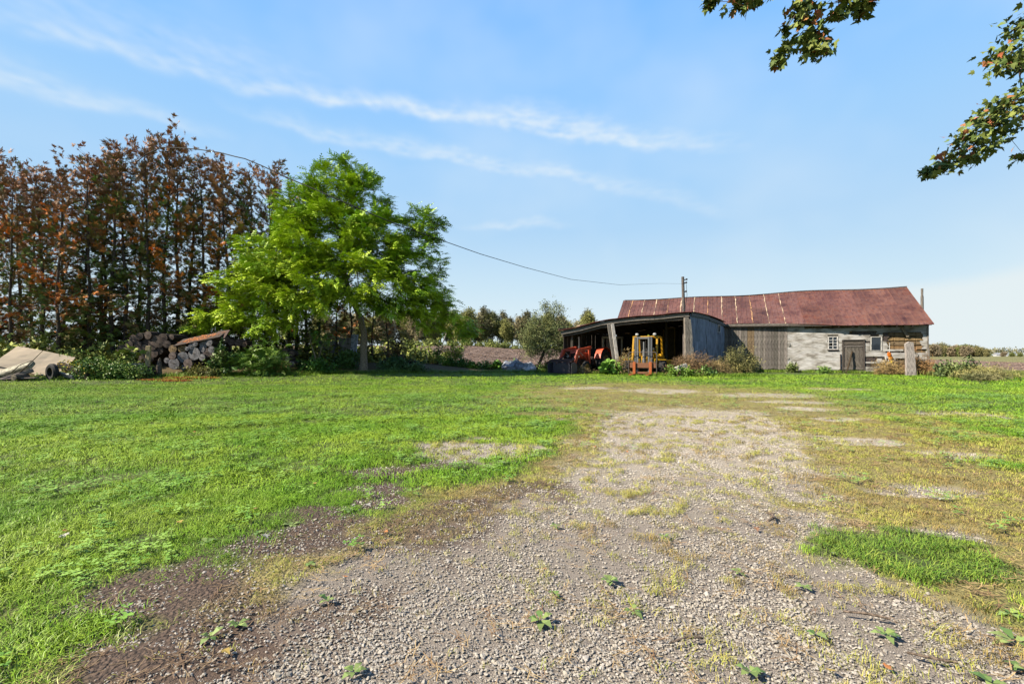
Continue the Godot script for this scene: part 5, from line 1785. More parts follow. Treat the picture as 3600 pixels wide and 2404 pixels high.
# ------------------------------------------------------------------ machines
func wheel(parent: Node, at: Vector3, r: float, w: float, rim_r: float, rim_c: Color, lugs: int, deep := 0.03, spokes := false):
	var wn := Node3D.new(); wn.name = "wheel"; parent.add_child(wn, true); wn.position = at
	var ty := Mb.new()
	ty.col = Color(0.026, 0.025, 0.025)
	var h := w * 0.5
	ty.lathe(Vector3.ZERO, Vector3.RIGHT, [Vector2(-h * 0.75, rim_r), Vector2(-h, rim_r + (r - rim_r) * 0.45), Vector2(-h * 0.85, r * 0.96), Vector2(-h * 0.4, r), Vector2(h * 0.4, r), Vector2(h * 0.85, r * 0.96), Vector2(h, rim_r + (r - rim_r) * 0.45), Vector2(h * 0.75, rim_r)], 24)
	for k in lugs:
		var a := TAU * k / lugs
		var s := 1.0 if k % 2 else -1.0
		var b := Basis(Vector3.RIGHT, a)
		ty.box(b * Vector3(s * h * 0.48, r + deep * 0.3, 0), Vector3(h * 1.05, deep, r * 0.075 + 0.02), b * Basis(Vector3.UP, s * 0.7))
	part("tyre", ty.mesh(), M.rubber, wn)
	var rm := Mb.new()
	rm.col = rim_c
	rm.lathe(Vector3.ZERO, Vector3.RIGHT, [Vector2(h * 0.85, rim_r), Vector2(h * 0.75, rim_r * 1.0), Vector2(h * 0.72, rim_r * 0.9), Vector2(h * 0.15, rim_r * 0.8), Vector2(h * 0.15, rim_r * 0.35), Vector2(h * 0.55, rim_r * 0.28), Vector2(h * 0.55, 0)], 20)
	rm.lathe(Vector3.ZERO, Vector3.LEFT, [Vector2(h * 0.85, rim_r), Vector2(h * 0.72, rim_r * 0.9), Vector2(h * 0.15, rim_r * 0.8), Vector2(h * 0.15, 0)], 20)
	if spokes:
		for k in 6:
			var b := Basis(Vector3.RIGHT, TAU * k / 6.0)
			rm.box(b * Vector3(h * 0.3, rim_r * 0.6, 0), Vector3(0.02, rim_r * 0.6, 0.05), b)
	part("rim", rm.mesh(), M.paint, wn)

func tractor():
	var f := Vector3(-0.63, 0, 0.78).normalized()
	var r := Vector3(f.z, 0, -f.x)
	var t := thing("red_tractor", "faded red farm tractor with front loader and grey bucket under the shed's left end", "tractor", Vector3(4.2, hgt(4.2, -29.8), -29.8))
	t.basis = Basis(r * 1.08, Vector3.UP * 1.1, f * 1.08)
	var red := Color(0.46, 0.085, 0.04)
	var dred := Color(0.3, 0.06, 0.035)
	var iron := Color(0.06, 0.055, 0.06)
	wheel(t, Vector3(0.7, 0.37, 0), 0.38, 0.2, 0.22, Color(0.28, 0.17, 0.04), 0, 0.0, true)
	wheel(t, Vector3(-0.7, 0.37, 0), 0.38, 0.2, 0.22, Color(0.28, 0.17, 0.04), 0, 0.0, true)
	wheel(t, Vector3(0.82, 0.7, -1.95), 0.72, 0.42, 0.4, Color(0.25, 0.2, 0.16), 26, 0.05)
	wheel(t, Vector3(-0.82, 0.7, -1.95), 0.72, 0.42, 0.4, Color(0.25, 0.2, 0.16), 26, 0.05)
	var mb := Mb.new(); mb.col = iron
	mb.box(Vector3(0, 0.42, 0), Vector3(1.3, 0.11, 0.13), Basis(), 0.02)
	part("front_axle", mb.mesh(), M.metal, t)
	mb = Mb.new(); mb.col = Color(0.07, 0.05, 0.045)
	mb.box(Vector3(0, 0.66, -0.75), Vector3(0.42, 0.42, 1.7), Basis(), 0.03)
	mb.box(Vector3(0, 0.72, -1.9), Vector3(0.7, 0.55, 0.8), Basis(), 0.05)
	part("engine_block", mb.mesh(), M.metal, t)
	mb = Mb.new(); mb.col = red
	mb.box(Vector3(0, 1.06, -0.42), Vector3(0.56, 0.42, 1.5), Basis(Vector3.RIGHT, -0.03), 0.07)
	part("bonnet", mb.mesh(), M.paint, t)
	mb = Mb.new(); mb.col = Color(0.022, 0.02, 0.02)
	mb.box(Vector3(0, 0.98, 0.335), Vector3(0.42, 0.42, 0.03), Basis(), 0.01)
	for k in 5: mb.box(Vector3(-0.16 + 0.08 * k, 0.98, 0.356), Vector3(0.012, 0.4, 0.015))
	part("grille", mb.mesh(), M.metal, t)
	mb = Mb.new(); mb.col = Color(0.09, 0.085, 0.085)
	mb.tube([Vector3(0.1, 1.2, -0.2), Vector3(0.1, 1.62, -0.2)], [0.075, 0.075], 10)
	mb.tube([Vector3(0.1, 1.62, -0.2), Vector3(0.1, 2.02, -0.2), Vector3(0.11, 2.15, -0.16)], [0.045, 0.045, 0.045], 10)
	part("exhaust_stack", mb.mesh(), M.metal, t)
	for s in [-1.0, 1.0]:
		# loader: mast, boom in two straight runs, and rams
		mb = Mb.new(); mb.col = red
		mb.box(Vector3(0.47 * s, 1.08, -0.75), Vector3(0.1, 1.05, 0.2), Basis(Vector3.RIGHT, 0.06), 0.012)
		part("loader_mast", mb.mesh(), M.paint, t)
		mb = Mb.new(); mb.col = red
		var poly := [Vector2(-0.85, 1.62), Vector2(-0.85, 1.46), Vector2(0.45, 1.26), Vector2(0.72, 0.95), Vector2(1.0, 0.42), Vector2(1.14, 0.44), Vector2(0.98, 0.98), Vector2(0.72, 1.4), Vector2(0.55, 1.45)]
		for k in poly.size(): poly[k] = Vector2(-poly[k].x, poly[k].y)
		mb.prism(poly, Transform3D(Basis(Vector3(0, 0, -1), Vector3.UP, Vector3.RIGHT), Vector3(0.52 * s, 0, 0)), 0.09)
		part("loader_boom", mb.mesh(), M.paint, t)
		mb = Mb.new(); mb.col = dred
		mb.tube([Vector3(0.46 * s, 0.72, -0.55), Vector3(0.5 * s, 1.08, 0.1)], [0.05, 0.05], 8)
		mb.col = Color(0.35, 0.34, 0.33)
		mb.tube([Vector3(0.5 * s, 1.08, 0.1), Vector3(0.51 * s, 1.26, 0.42)], [0.025, 0.025], 8)
		part("lift_ram", mb.mesh(), M.paint, t)
		mb = Mb.new(); mb.col = iron
		mb.tube([Vector3(0.42 * s, 1.0, 0.7), Vector3(0.4 * s, 0.86, 1.12)], [0.045, 0.045], 8)
		mb.tube([Vector3(0.4 * s, 0.86, 1.12), Vector3(0.4 * s, 0.72, 1.4)], [0.022, 0.022], 8)
		part("bucket_ram", mb.mesh(), M.metal, t)
		mb = Mb.new(); mb.col = red
		var g := []
		for k in 9:
			var a := PI * (0.05 + 0.9 * k / 8.0)
			g.append(Vector3(0.82 * s, 0.75 + sin(a) * 0.82, -1.95 + cos(a) * 0.82))
		for k in 8: mb.bar(g[k], g[k + 1], 0.42, 0.025, Vector3(0, 0.3, 1))
		part("mudguard", mb.mesh(), M.paint, t)
		mb = Mb.new(); mb.col = Color(0.35, 0.33, 0.3)
		mb.lathe(Vector3(0.36 * s, 1.0, 0.36), Vector3(0, 0, 1), [Vector2(-0.08, 0), Vector2(-0.08, 0.06), Vector2(0.0, 0.085), Vector2(0.02, 0.075), Vector2(0.02, 0)], 12)
		part("headlight", mb.mesh(), M.metal, t)
	mb = Mb.new(); mb.col = dred
	mb.tube([Vector3(-0.52, 1.34, 0.5), Vector3(0.52, 1.34, 0.5)], [0.05, 0.05], 8)
	mb.tube([Vector3(-0.47, 0.72, -0.72), Vector3(0.47, 0.72, -0.72)], [0.06, 0.06], 8)
	part("cross_tube", mb.mesh(), M.paint, t)
	# bucket: curved back, side plates, lip
	mb = Mb.new(); mb.col = Color(0.07, 0.065, 0.08)
	var prof := [Vector2(1.82, 0.06), Vector2(1.45, 0.05), Vector2(1.28, 0.14), Vector2(1.22, 0.34), Vector2(1.3, 0.58), Vector2(1.46, 0.66)]
	for k in prof.size() - 1:
		var a := Vector3(0, prof[k].y, prof[k].x)
		var b := Vector3(0, prof[k + 1].y, prof[k + 1].x)
		mb.bar(a, b, 1.6, 0.025, Vector3(0, 1, 0.5) if k < 2 else Vector3(0, 0.3, 1))
	part("bucket", mb.mesh(), M.metal, t)
	mb = Mb.new(); mb.col = Color(0.085, 0.08, 0.10)
	mb.box(Vector3(0.15, 0.36, 1.86), Vector3(1.15, 0.56, 0.03), Basis(Vector3.RIGHT, 0.05), 0.006)
	part("bucket_plate", mb.mesh(), M.metal, t)
	for s in [-1.0, 1.0]:
		mb = Mb.new(); mb.col = Color(0.12, 0.115, 0.13)
		var sp := [Vector2(-1.86, 0.05), Vector2(-1.28, 0.1), Vector2(-1.22, 0.36), Vector2(-1.32, 0.62), Vector2(-1.5, 0.66), Vector2(-1.86, 0.62)]
		mb.prism(sp, Transform3D(Basis(Vector3(0, 0, -1), Vector3.UP, Vector3.RIGHT), Vector3(0.8 * s, 0, 0)), 0.03)
		part("bucket_side", mb.mesh(), M.metal, t)
	# a fork frame lying across the bucket
	for k in 4:
		mb = Mb.new(); mb.col = shade(Color(0.085, 0.06, 0.065), 0.8, 1.2)
		mb.bar(Vector3(-0.95, 0.70 + 0.04 * k, 1.72 - 0.13 * k), Vector3(0.7, 0.72 + 0.05 * k, 1.68 - 0.13 * k), 0.05, 0.05)
		part("fork_bar", mb.mesh(), M.metal, t)
	for k in 3:
		mb = Mb.new(); mb.col = Color(0.10, 0.05, 0.04)
		mb.bar(Vector3(-0.85 + 0.7 * k, 0.78, 1.2), Vector3(-0.9 + 0.72 * k, 0.62, 1.92), 0.05, 0.07)
		part("fork_tine", mb.mesh(), M.metal, t)
	mb = Mb.new(); mb.col = Color(0.03, 0.028, 0.028)
	mb.box(Vector3(0, 1.12, -1.9), Vector3(0.46, 0.1, 0.42), Basis(), 0.03)
	mb.box(Vector3(0, 1.32, -2.12), Vector3(0.46, 0.36, 0.08), Basis(Vector3.RIGHT, -0.15), 0.03)
	part("seat", mb.mesh(), M.rubber, t)
	mb = Mb.new(); mb.col = Color(0.03, 0.03, 0.03)
	var pts := []; var rr := []
	for k in 15:
		var a := TAU * k / 14.0
		pts.append(Vector3(cos(a) * 0.2, 1.5 + sin(a) * 0.13, -1.35 - sin(a) * 0.14)); rr.append(0.015)
	mb.tube(pts, rr, 5)
	mb.tube([Vector3(0, 1.2, -1.05), Vector3(0, 1.5, -1.35)], [0.025, 0.02], 6)
	part("steering_wheel", mb.mesh(), M.rubber, t)

func forklift():
	var f := Vector3(-0.46, 0, 0.89).normalized()
	var r := Vector3(f.z, 0, -f.x)
	var t := thing("yellow_forklift", "yellow forklift with grey mast and orange forks parked nose out of the shed", "forklift", Vector3(7.95, hgt(7.95, -27.2), -27.2))
	t.basis = Basis(r * 1.22, Vector3.UP, f * 1.1)
	var yel := Color(0.42, 0.24, 0.015)
	var grey := Color(0.13, 0.14, 0.155)
	var mb: Mb
	for s in [-1.0, 1.0]:
		wheel(t, Vector3(0.84 * s, 0.43, 0), 0.44, 0.3, 0.24, Color(0.3, 0.17, 0.02), 22, 0.035)
		wheel(t, Vector3(0.72 * s, 0.34, -1.75), 0.35, 0.24, 0.2, Color(0.3, 0.17, 0.02), 0)
	mb = Mb.new(); mb.col = yel
	mb.box(Vector3(0, 0.72, -0.9), Vector3(1.1, 0.5, 1.9), Basis(), 0.05)
	part("chassis", mb.mesh(), M.paint, t)
	mb = Mb.new(); mb.col = yel
	mb.box(Vector3(0, 0.85, -2.05), Vector3(1.25, 0.85, 0.55), Basis(), 0.14)
	part("counterweight", mb.mesh(), M.paint, t)
	for s in [-1.0, 1.0]:
		mb = Mb.new(); mb.col = yel
		mb.box(Vector3(0.86 * s, 0.68, -0.95), Vector3(0.62, 0.44, 0.8), Basis(), 0.03)
		part("side_tank", mb.mesh(), M.paint, t)
		mb = Mb.new(); mb.col = yel
		mb.box(Vector3(0.84 * s, 0.92, -0.12), Vector3(0.36, 0.035, 0.75), Basis(), 0.01)
		part("front_mudguard", mb.mesh(), M.paint, t)
		# mast: outer and inner channel on each side
		for q in [[0.40, 0.42, 0.10, grey], [0.29, 0.46, 0.07, Color(0.19, 0.2, 0.21)]]:
			mb = Mb.new(); mb.col = q[3]
			mb.box(Vector3(q[0] * s, 1.22, q[1]), Vector3(0.03, 2.1, 0.15), Basis(), 0.004)
			mb.box(Vector3((q[0] - 0.03) * s, 1.22, q[1] + 0.062), Vector3(0.06, 2.1, 0.025), Basis(), 0.004)
			mb.box(Vector3((q[0] - 0.03) * s, 1.22, q[1] - 0.062), Vector3(0.06, 2.1, 0.025), Basis(), 0.004)
			part("mast_rail", mb.mesh(), M.metal, t)
		mb = Mb.new(); mb.col = yel
		mb.bar(Vector3(0.58 * s, 0.9, 0.15), Vector3(0.56 * s, 2.26, -0.1), 0.09, 0.09, Vector3(0, 0, 1), 0.012)
		part("guard_post", mb.mesh(), M.paint, t)
		mb = Mb.new(); mb.col = yel
		mb.bar(Vector3(0.56 * s, 1.05, -1.85), Vector3(0.56 * s, 2.26, -1.45), 0.09, 0.09, Vector3(0, 0, 1), 0.012)
		part("guard_post", mb.mesh(), M.paint, t)
		mb = Mb.new(); mb.col = yel
		mb.tube([Vector3(0.46 * s, 0.95, -0.1), Vector3(0.44 * s, 1.5, 0.33)], [0.055, 0.05], 8)
		part("tilt_ram", mb.mesh(), M.paint, t)
		mb = Mb.new(); mb.col = Color(0.1, 0.09, 0.08)
		mb.lathe(Vector3(0.42 * s + 0.05, 2.42, 0.08), Vector3(0, 0, 1), [Vector2(-0.1, 0), Vector2(-0.1, 0.05), Vector2(0.0, 0.08), Vector2(0.02, 0.085)], 14)
		mb.col = Color(0.42, 0.42, 0.40)
		mb.lathe(Vector3(0.42 * s + 0.05, 2.42, 0.1), Vector3(0, 0, 1), [Vector2(0.0, 0.085), Vector2(0.03, 0.05), Vector2(0.038, 0)], 14)
		mb.col = Color(0.1, 0.09, 0.08)
		mb.tube([Vector3(0.42 * s + 0.05, 2.28, 0.03), Vector3(0.42 * s + 0.05, 2.36, 0.03)], [0.02, 0.02], 6)
		part("headlight", mb.mesh(), M.metal, t)
		# forks
		mb = Mb.new(); mb.col = Color(0.33, 0.10, 0.035)
		var fx: float = 0.38 * s
		mb.box(Vector3(fx, 0.44, 0.72), Vector3(0.13, 0.72, 0.05), Basis(), 0.01)
		mb.box(Vector3(fx, 0.085, 1.2), Vector3(0.13, 0.045, 1.0), Basis(), 0.01)
		part("fork", mb.mesh(), M.paint, t)
	for y in [0.45, 2.2]:
		mb = Mb.new(); mb.col = Color(0.17, 0.15, 0.13)
		mb.box(Vector3(0, y, 0.345), Vector3(0.86, 0.14, 0.05), Basis(), 0.008)
		part("mast_crossbeam", mb.mesh(), M.metal, t)
	mb = Mb.new(); mb.col = Color(0.17, 0.175, 0.18)
	mb.box(Vector3(0, 2.2, 0.5), Vector3(0.52, 0.1, 0.04), Basis(), 0.006)
	part("inner_crossbeam", mb.mesh(), M.metal, t)
	mb = Mb.new(); mb.col = Color(0.22, 0.225, 0.23)
	mb.tube([Vector3(0.02, 0.4, 0.42), Vector3(0.02, 1.5, 0.42)], [0.065, 0.065], 10)
	mb.tube([Vector3(0.02, 1.5, 0.42), Vector3(0.02, 1.98, 0.42)], [0.04, 0.04], 10)
	part("lift_cylinder", mb.mesh(), M.metal, t)
	for s in [-1.0, 1.0]:
		mb = Mb.new(); mb.col = Color(0.03, 0.028, 0.026)
		mb.box(Vector3(0.11 * s, 1.3, 0.47), Vector3(0.03, 1.5, 0.015))
		part("chain", mb.mesh(), M.metal, t)
		mb = Mb.new(); mb.col = yel
		mb.tube([Vector3(0.17 * s, 0.62, 0.34), Vector3(0.17 * s, 1.12, 0.34)], [0.04, 0.04], 8)
		part("hose_cover", mb.mesh(), M.paint, t)
	mb = Mb.new(); mb.col = Color(0.17, 0.085, 0.05)
	mb.box(Vector3(0, 0.6, 0.62), Vector3(1.25, 0.3, 0.06), Basis(), 0.01)
	mb.box(Vector3(0, 0.16, 0.62), Vector3(1.25, 0.13, 0.06), Basis(), 0.01)
	part("carriage", mb.mesh(), M.paint, t)
	mb = Mb.new(); mb.col = Color(0.15, 0.13, 0.12)
	var q2 := [Vector3(-0.66, 0.12, 0.68), Vector3(-0.66, 1.28, 0.68), Vector3(-0.6, 1.36, 0.68), Vector3(0.6, 1.36, 0.68), Vector3(0.66, 1.28, 0.68), Vector3(0.66, 0.12, 0.68)]
	mb.tube(q2, [0.018, 0.018, 0.018, 0.018, 0.018, 0.018], 6)
	mb.tube([Vector3(-0.95, 0.86, 0.68), Vector3(0.66, 0.8, 0.68)], [0.013, 0.013], 5)
	part("load_backrest", mb.mesh(), M.metal, t)
	mb = Mb.new(); mb.col = yel
	for s in [-1.0, 1.0]: mb.box(Vector3(0.56 * s, 2.3, -0.78), Vector3(0.09, 0.07, 1.5), Basis(), 0.012)
	mb.box(Vector3(0, 2.3, -0.02), Vector3(1.03, 0.07, 0.08), Basis(), 0.012)
	mb.box(Vector3(0, 2.3, -1.5), Vector3(1.03, 0.07, 0.08), Basis(), 0.012)
	for k in 5: mb.box(Vector3(-0.36 + 0.18 * k, 2.3, -0.78), Vector3(0.03, 0.05, 1.36))
	part("overhead_guard", mb.mesh(), M.paint, t)
	mb = Mb.new(); mb.col = Color(0.025, 0.024, 0.024)
	mb.box(Vector3(0, 1.1, -1.15), Vector3(0.5, 0.14, 0.5), Basis(), 0.04)
	mb.box(Vector3(0, 1.4, -1.38), Vector3(0.5, 0.5, 0.12), Basis(Vector3.RIGHT, -0.12), 0.04)
	part("seat", mb.mesh(), M.rubber, t)
	mb = Mb.new(); mb.col = Color(0.06, 0.06, 0.06)
	var pts := []; var rr := []
	for k in 15:
		var a := TAU * k / 14.0
		pts.append(Vector3(-0.1 + cos(a) * 0.19, 1.38 + sin(a) * 0.09, -0.5 - sin(a) * 0.16)); rr.append(0.014)
	mb.tube(pts, rr, 5)
	mb.tube([Vector3(-0.1, 0.95, -0.3), Vector3(-0.1, 1.38, -0.5)], [0.03, 0.02], 6)
	part("steering_wheel", mb.mesh(), M.rubber, t)
	mb = Mb.new(); mb.col = Color(0.35, 0.36, 0.37)
	mb.ball(Vector3(0.22, 1.2, -0.25), Vector3(0.13, 0.2, 0.13))
	part("gas_bottle", mb.mesh(), M.metal, t)
	mb = Mb.new(); mb.col = Color(0.28, 0.34, 0.05)
	mb.lathe(Vector3(0.1, 2.335, -0.4), Vector3.UP, [Vector2(0, 0.05), Vector2(0.06, 0.05), Vector2(0.09, 0.02), Vector2(0.09, 0)], 10)
	part("beacon", mb.mesh(), M.metal, t)

# ------------------------------------------------------------------ firewood
func log_end(x: float, y: float, d: float, r: float, l: float, cut: Color, bark: Color, label: String, group: String, tilt := 0.0):
	var t := thing("firewood_log", label, "log", Vector3(x, y, -d), rng.randf_range(-0.18, 0.18), group)
	t.rotation.x = tilt
	var mb := Mb.new()
	mb.col = bark
	mb.tube([Vector3(0, 0, 0), Vector3(0, 0, -l * 0.5), Vector3(0, 0, -l)], [r, r * rng.randf_range(0.94, 1.06), r * 0.97], 11, false)
	part("bark", mb.mesh(), M.bark, t)
	mb = Mb.new()
	for k in 4:        # the sawn face with its growth rings and a dark heart
		mb.col = shade(cut, 0.82, 1.15)
		if k == 0: mb.col = Color(cut.r * 0.7, cut.g * 0.66, cut.b * 0.6)
		mb.lathe(Vector3(0, 0, 0.004 * (3 - k)), Vector3(0, 0, 1), [Vector2(0.0, r * (k + 1) * 0.25), Vector2(0.0025, r * k * 0.25)] if k else [Vector2(0.0, r * 0.25), Vector2(0.003, 0)], 13)
	for k in 3:
		var a := rng.randf() * TAU
		mb.col = Color(cut.r * 0.3, cut.g * 0.28, cut.b * 0.26)
		var e := Vector3(cos(a), sin(a), 0)
		var s := Vector3(-e.y, e.x, 0) * r * 0.025
		mb.tri(Vector3(0, 0, 0.018) + s, e * r * rng.randf_range(0.6, 0.95) + Vector3(0, 0, 0.018), Vector3(0, 0, 0.018) - s)
	part("cut_face", mb.mesh(), M.plain, t)

func pix(X: float, Y: float, sx: float, sy: float, k: float, d: float) -> Vector2:   # a position read off an enlarged part of the photograph, as (x, height) in metres at the distance d
	return Vector2(((sx + X / k) / 3.5156 - 512.0) / 455.0 * d, 1.2 + (354.5 - (sy + Y / k) / 3.5156) / 455.0 * d)

func row_label(list: Array, k: int, cuts: Array, what: String, place: String) -> String:
	var rows := ["top", "second", "third", "fourth", "lowest"]
	var of := func(q: Array) -> int:
		var r := 0
		for c in cuts:
			if q[1] >= c: r += 1
		return r
	var mine: int = of.call(list[k])
	var n := 0
	for q in list:
		if of.call(q) == mine and q[0] < list[k][0]: n += 1
	return "%s, %s from the left in the %s row %s" % [what, ORD[n], rows[mine], place]

func firewood():
	var d := 23.4
	var brown := [[1385, 415, 45], [1455, 385, 38], [1540, 372, 42], [1605, 415, 38], [1695, 400, 45], [1768, 392, 32], [1345, 478, 44], [1438, 470, 40], [1516, 438, 48], [1590, 482, 44], [1660, 460, 40], [1735, 465, 38], [1255, 518, 46], [1395, 548, 42], [1505, 525, 56], [1600, 560, 42], [1648, 530, 42], [1310, 555, 36], [1480, 610, 40], [1560, 615, 34]]
	for k in brown.size():
		var q: Array = brown[k]
		var p := pix(q[0], q[1], 0, 1050, 2.935, d)
		log_end(p.x, p.y, d - rng.randf_range(0.0, 0.12), q[2] / 2.935 / 3.5156 / 455.0 * d, rng.randf_range(0.6, 1.0), shade(Color(0.08, 0.056, 0.042), 0.7, 1.3), Color(0.07, 0.05, 0.038), row_label(brown, k, [405, 450, 500, 545], "brown log", "of the high brown pile"), "brown logs in the high pile")
	var grey := [[1785, 515, 42, 1], [1880, 505, 46, 1], [1950, 512, 22, 0], [1990, 492, 33, 0], [2030, 462, 27, 0], [2105, 468, 43, 0], [2170, 448, 38, 0], [2085, 517, 36, 0], [2015, 563, 66, 0], [2140, 552, 46, 2], [1895, 600, 58, 0], [1725, 632, 30, 0], [1815, 665, 60, 0], [1800, 585, 40, 2], [2105, 600, 36, 0], [1955, 668, 52, 2], [1890, 705, 34, 0], [2200, 520, 36, 0], [2215, 590, 40, 2]]
	for k in grey.size():
		var q: Array = grey[k]
		var p := pix(q[0], q[1], 0, 1050, 2.935, 22.6)
		var c: Color = [Color(0.15, 0.148, 0.152), Color(0.20, 0.135, 0.065), Color(0.10, 0.075, 0.065)][q[3]]
		var label := row_label(grey, k, [455, 500, 570, 620], "grey log end", "beneath the slanting boards")
		if k == 8: label = "largest pale grey log end in the stack beneath the slanting boards"
		elif k == 0: label = "yellowish brown log end at the upper left of the grey stack, left one of two"
		elif k == 1: label = "yellowish brown log end at the upper left of the grey stack, right one of two"
		elif k == 12: label = "large dark grey log end lying lowest at the left of the grey stack"
		elif k == 2: label = "smallest log end, brown, wedged between yellowish and grey logs"
		log_end(p.x, p.y, 22.6 - rng.randf_range(0.0, 0.15), q[2] / 2.935 / 3.5156 / 455.0 * 22.6, rng.randf_range(0.5, 0.9), shade(c, 0.9, 1.1), Color(0.075, 0.058, 0.05), label, "" if label.begins_with("largest") or label.begins_with("yell") or label.begins_with("large") or label.begins_with("small") else ("dark brown logs in the grey stack" if q[3] == 2 else "grey logs in the stack"))
	# filler logs deep in the heaps so that nothing shows through
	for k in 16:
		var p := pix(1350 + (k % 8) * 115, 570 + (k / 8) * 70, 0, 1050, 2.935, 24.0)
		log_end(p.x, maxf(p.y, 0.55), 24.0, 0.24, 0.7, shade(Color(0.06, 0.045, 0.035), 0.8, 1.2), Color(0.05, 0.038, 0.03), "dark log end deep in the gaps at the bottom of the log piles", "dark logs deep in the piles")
	var third := [[985, 465, 36, 0], [1057, 470, 28, 1], [943, 495, 28, 0], [975, 525, 30, 0], [1035, 548, 34, 0], [910, 540, 26, 0], [1100, 520, 30, 0], [550, 302, 38, 2], [425, 268, 34, 2], [610, 315, 34, 2], [480, 300, 36, 2], [700, 350, 38, 2], [960, 405, 28, 2], [1100, 415, 30, 2], [1030, 400, 36, 2], [880, 470, 34, 2]]
	for k in third.size():
		var q: Array = third[k]
		var dd := 24.4 if k < 7 else 24.8
		var p := pix(q[0], q[1], 650, 1100, 2.935, dd)
		var c: Color = [Color(0.11, 0.12, 0.13), Color(0.24, 0.25, 0.17), Color(0.12, 0.08, 0.06)][q[3]]
		var label: String = ["dark grey log end in the low pile right of the ferny shrub", "pale ringed log end in the low pile right of the ferny shrub", "brown log on the shaded heap behind the ferny shrub"][q[3]]
		log_end(p.x, p.y, dd, q[2] / 2.935 / 3.5156 / 455.0 * dd, 0.7, shade(c, 0.8, 1.2), Color(0.06, 0.045, 0.035), label, ["logs in the low pile", "", "logs behind the ferny shrub"][q[3]])
	# the boards over the stack
	var bd := [[Vector3(0, 0, 0), 3.0, 0.9], [Vector3(0, 0, 0), 0.75, 0.8]]
	for k in 2:
		var mb := Mb.new()
		mb.col = [Color(0.055, 0.04, 0.035), Color(0.09, 0.055, 0.045)][k]
		mb.box(Vector3.ZERO, Vector3([2.35, 0.62][k], 0.05, [0.85, 0.7][k]), Basis(), 0.01)
		var p := pix([2055, 2265][k], [408, 372][k], 0, 1050, 2.935, 22.7)
		var b := Basis(Vector3(0, 0, 1), [0.2, 0.12][k]) * Basis(Vector3.RIGHT, [0.45, 0.7][k])
		single("cover_board", mb.mesh(), M.wood_along, ["long dark board slanting over the grey log stack, strewn with orange needles", "short reddish board at the upper end of the slanting cover board"][k], "board", Transform3D(b, Vector3(p.x, p.y + 0.02, -22.85)))
		if k == 0:
			needle_patch("fallen_needles", "orange fallen cedar needles on the slanting board", Transform3D(b, Vector3(p.x, p.y + 0.05, -22.85)), 1.05, 0.33, 170, false)

func needle_patch(called: String, label: String, at: Transform3D, rx: float, rz: float, n: int, ground := true):
	var mb := Mb.new()
	for k in 7:
		var a := rng.randf() * TAU
		var e := Vector3(cos(a), rng.randf_range(0.0, 0.35), sin(a))
		rhomb(mb, Vector3(rng.randfn(0, 0.03), 0.004, rng.randfn(0, 0.03)), e.normalized(), Vector3(-e.z, 0, e.x).normalized(), 0.075, 0.016, Vector3.UP)
	var xf := []
	var cs := PackedColorArray()
	for k in n:
		var a := rng.randf() * TAU
		var q := sqrt(rng.randf()) * (1.0 + 0.35 * noise.get_noise_2d(cos(a) * 20.0 + at.origin.x * 9.0, sin(a) * 20.0))
		var p := at * Vector3(cos(a) * q * rx, 0, sin(a) * q * rz)
		if ground: p.y = hgt(p.x, p.z) + 0.012
		xf.append(Transform3D(Basis(Vector3.UP, rng.randf() * TAU) if ground else at.basis * Basis(Vector3.UP, rng.randf() * TAU), p))
		cs.append(mix3(Color(0.17, 0.06, 0.022), Color(0.42, 0.15, 0.04), rng.randf()))
	tag(scatter(called, mb.mesh(), M.dull, xf, cs, self), label, "needles", "", "stuff")

# ------------------------------------------------------------------ the rubbish heap at the left
func slab(called: String, label: String, cat: String, size: Vector3, at: Vector3, rot: Vector3, col: Color, m: Material, bevel := 0.02):
	var mb := Mb.new()
	mb.col = col
	mb.box(Vector3.ZERO, size, Basis(), bevel)
	single(called, mb.mesh(), m, label, cat, Transform3D(Basis.from_euler(rot), at))

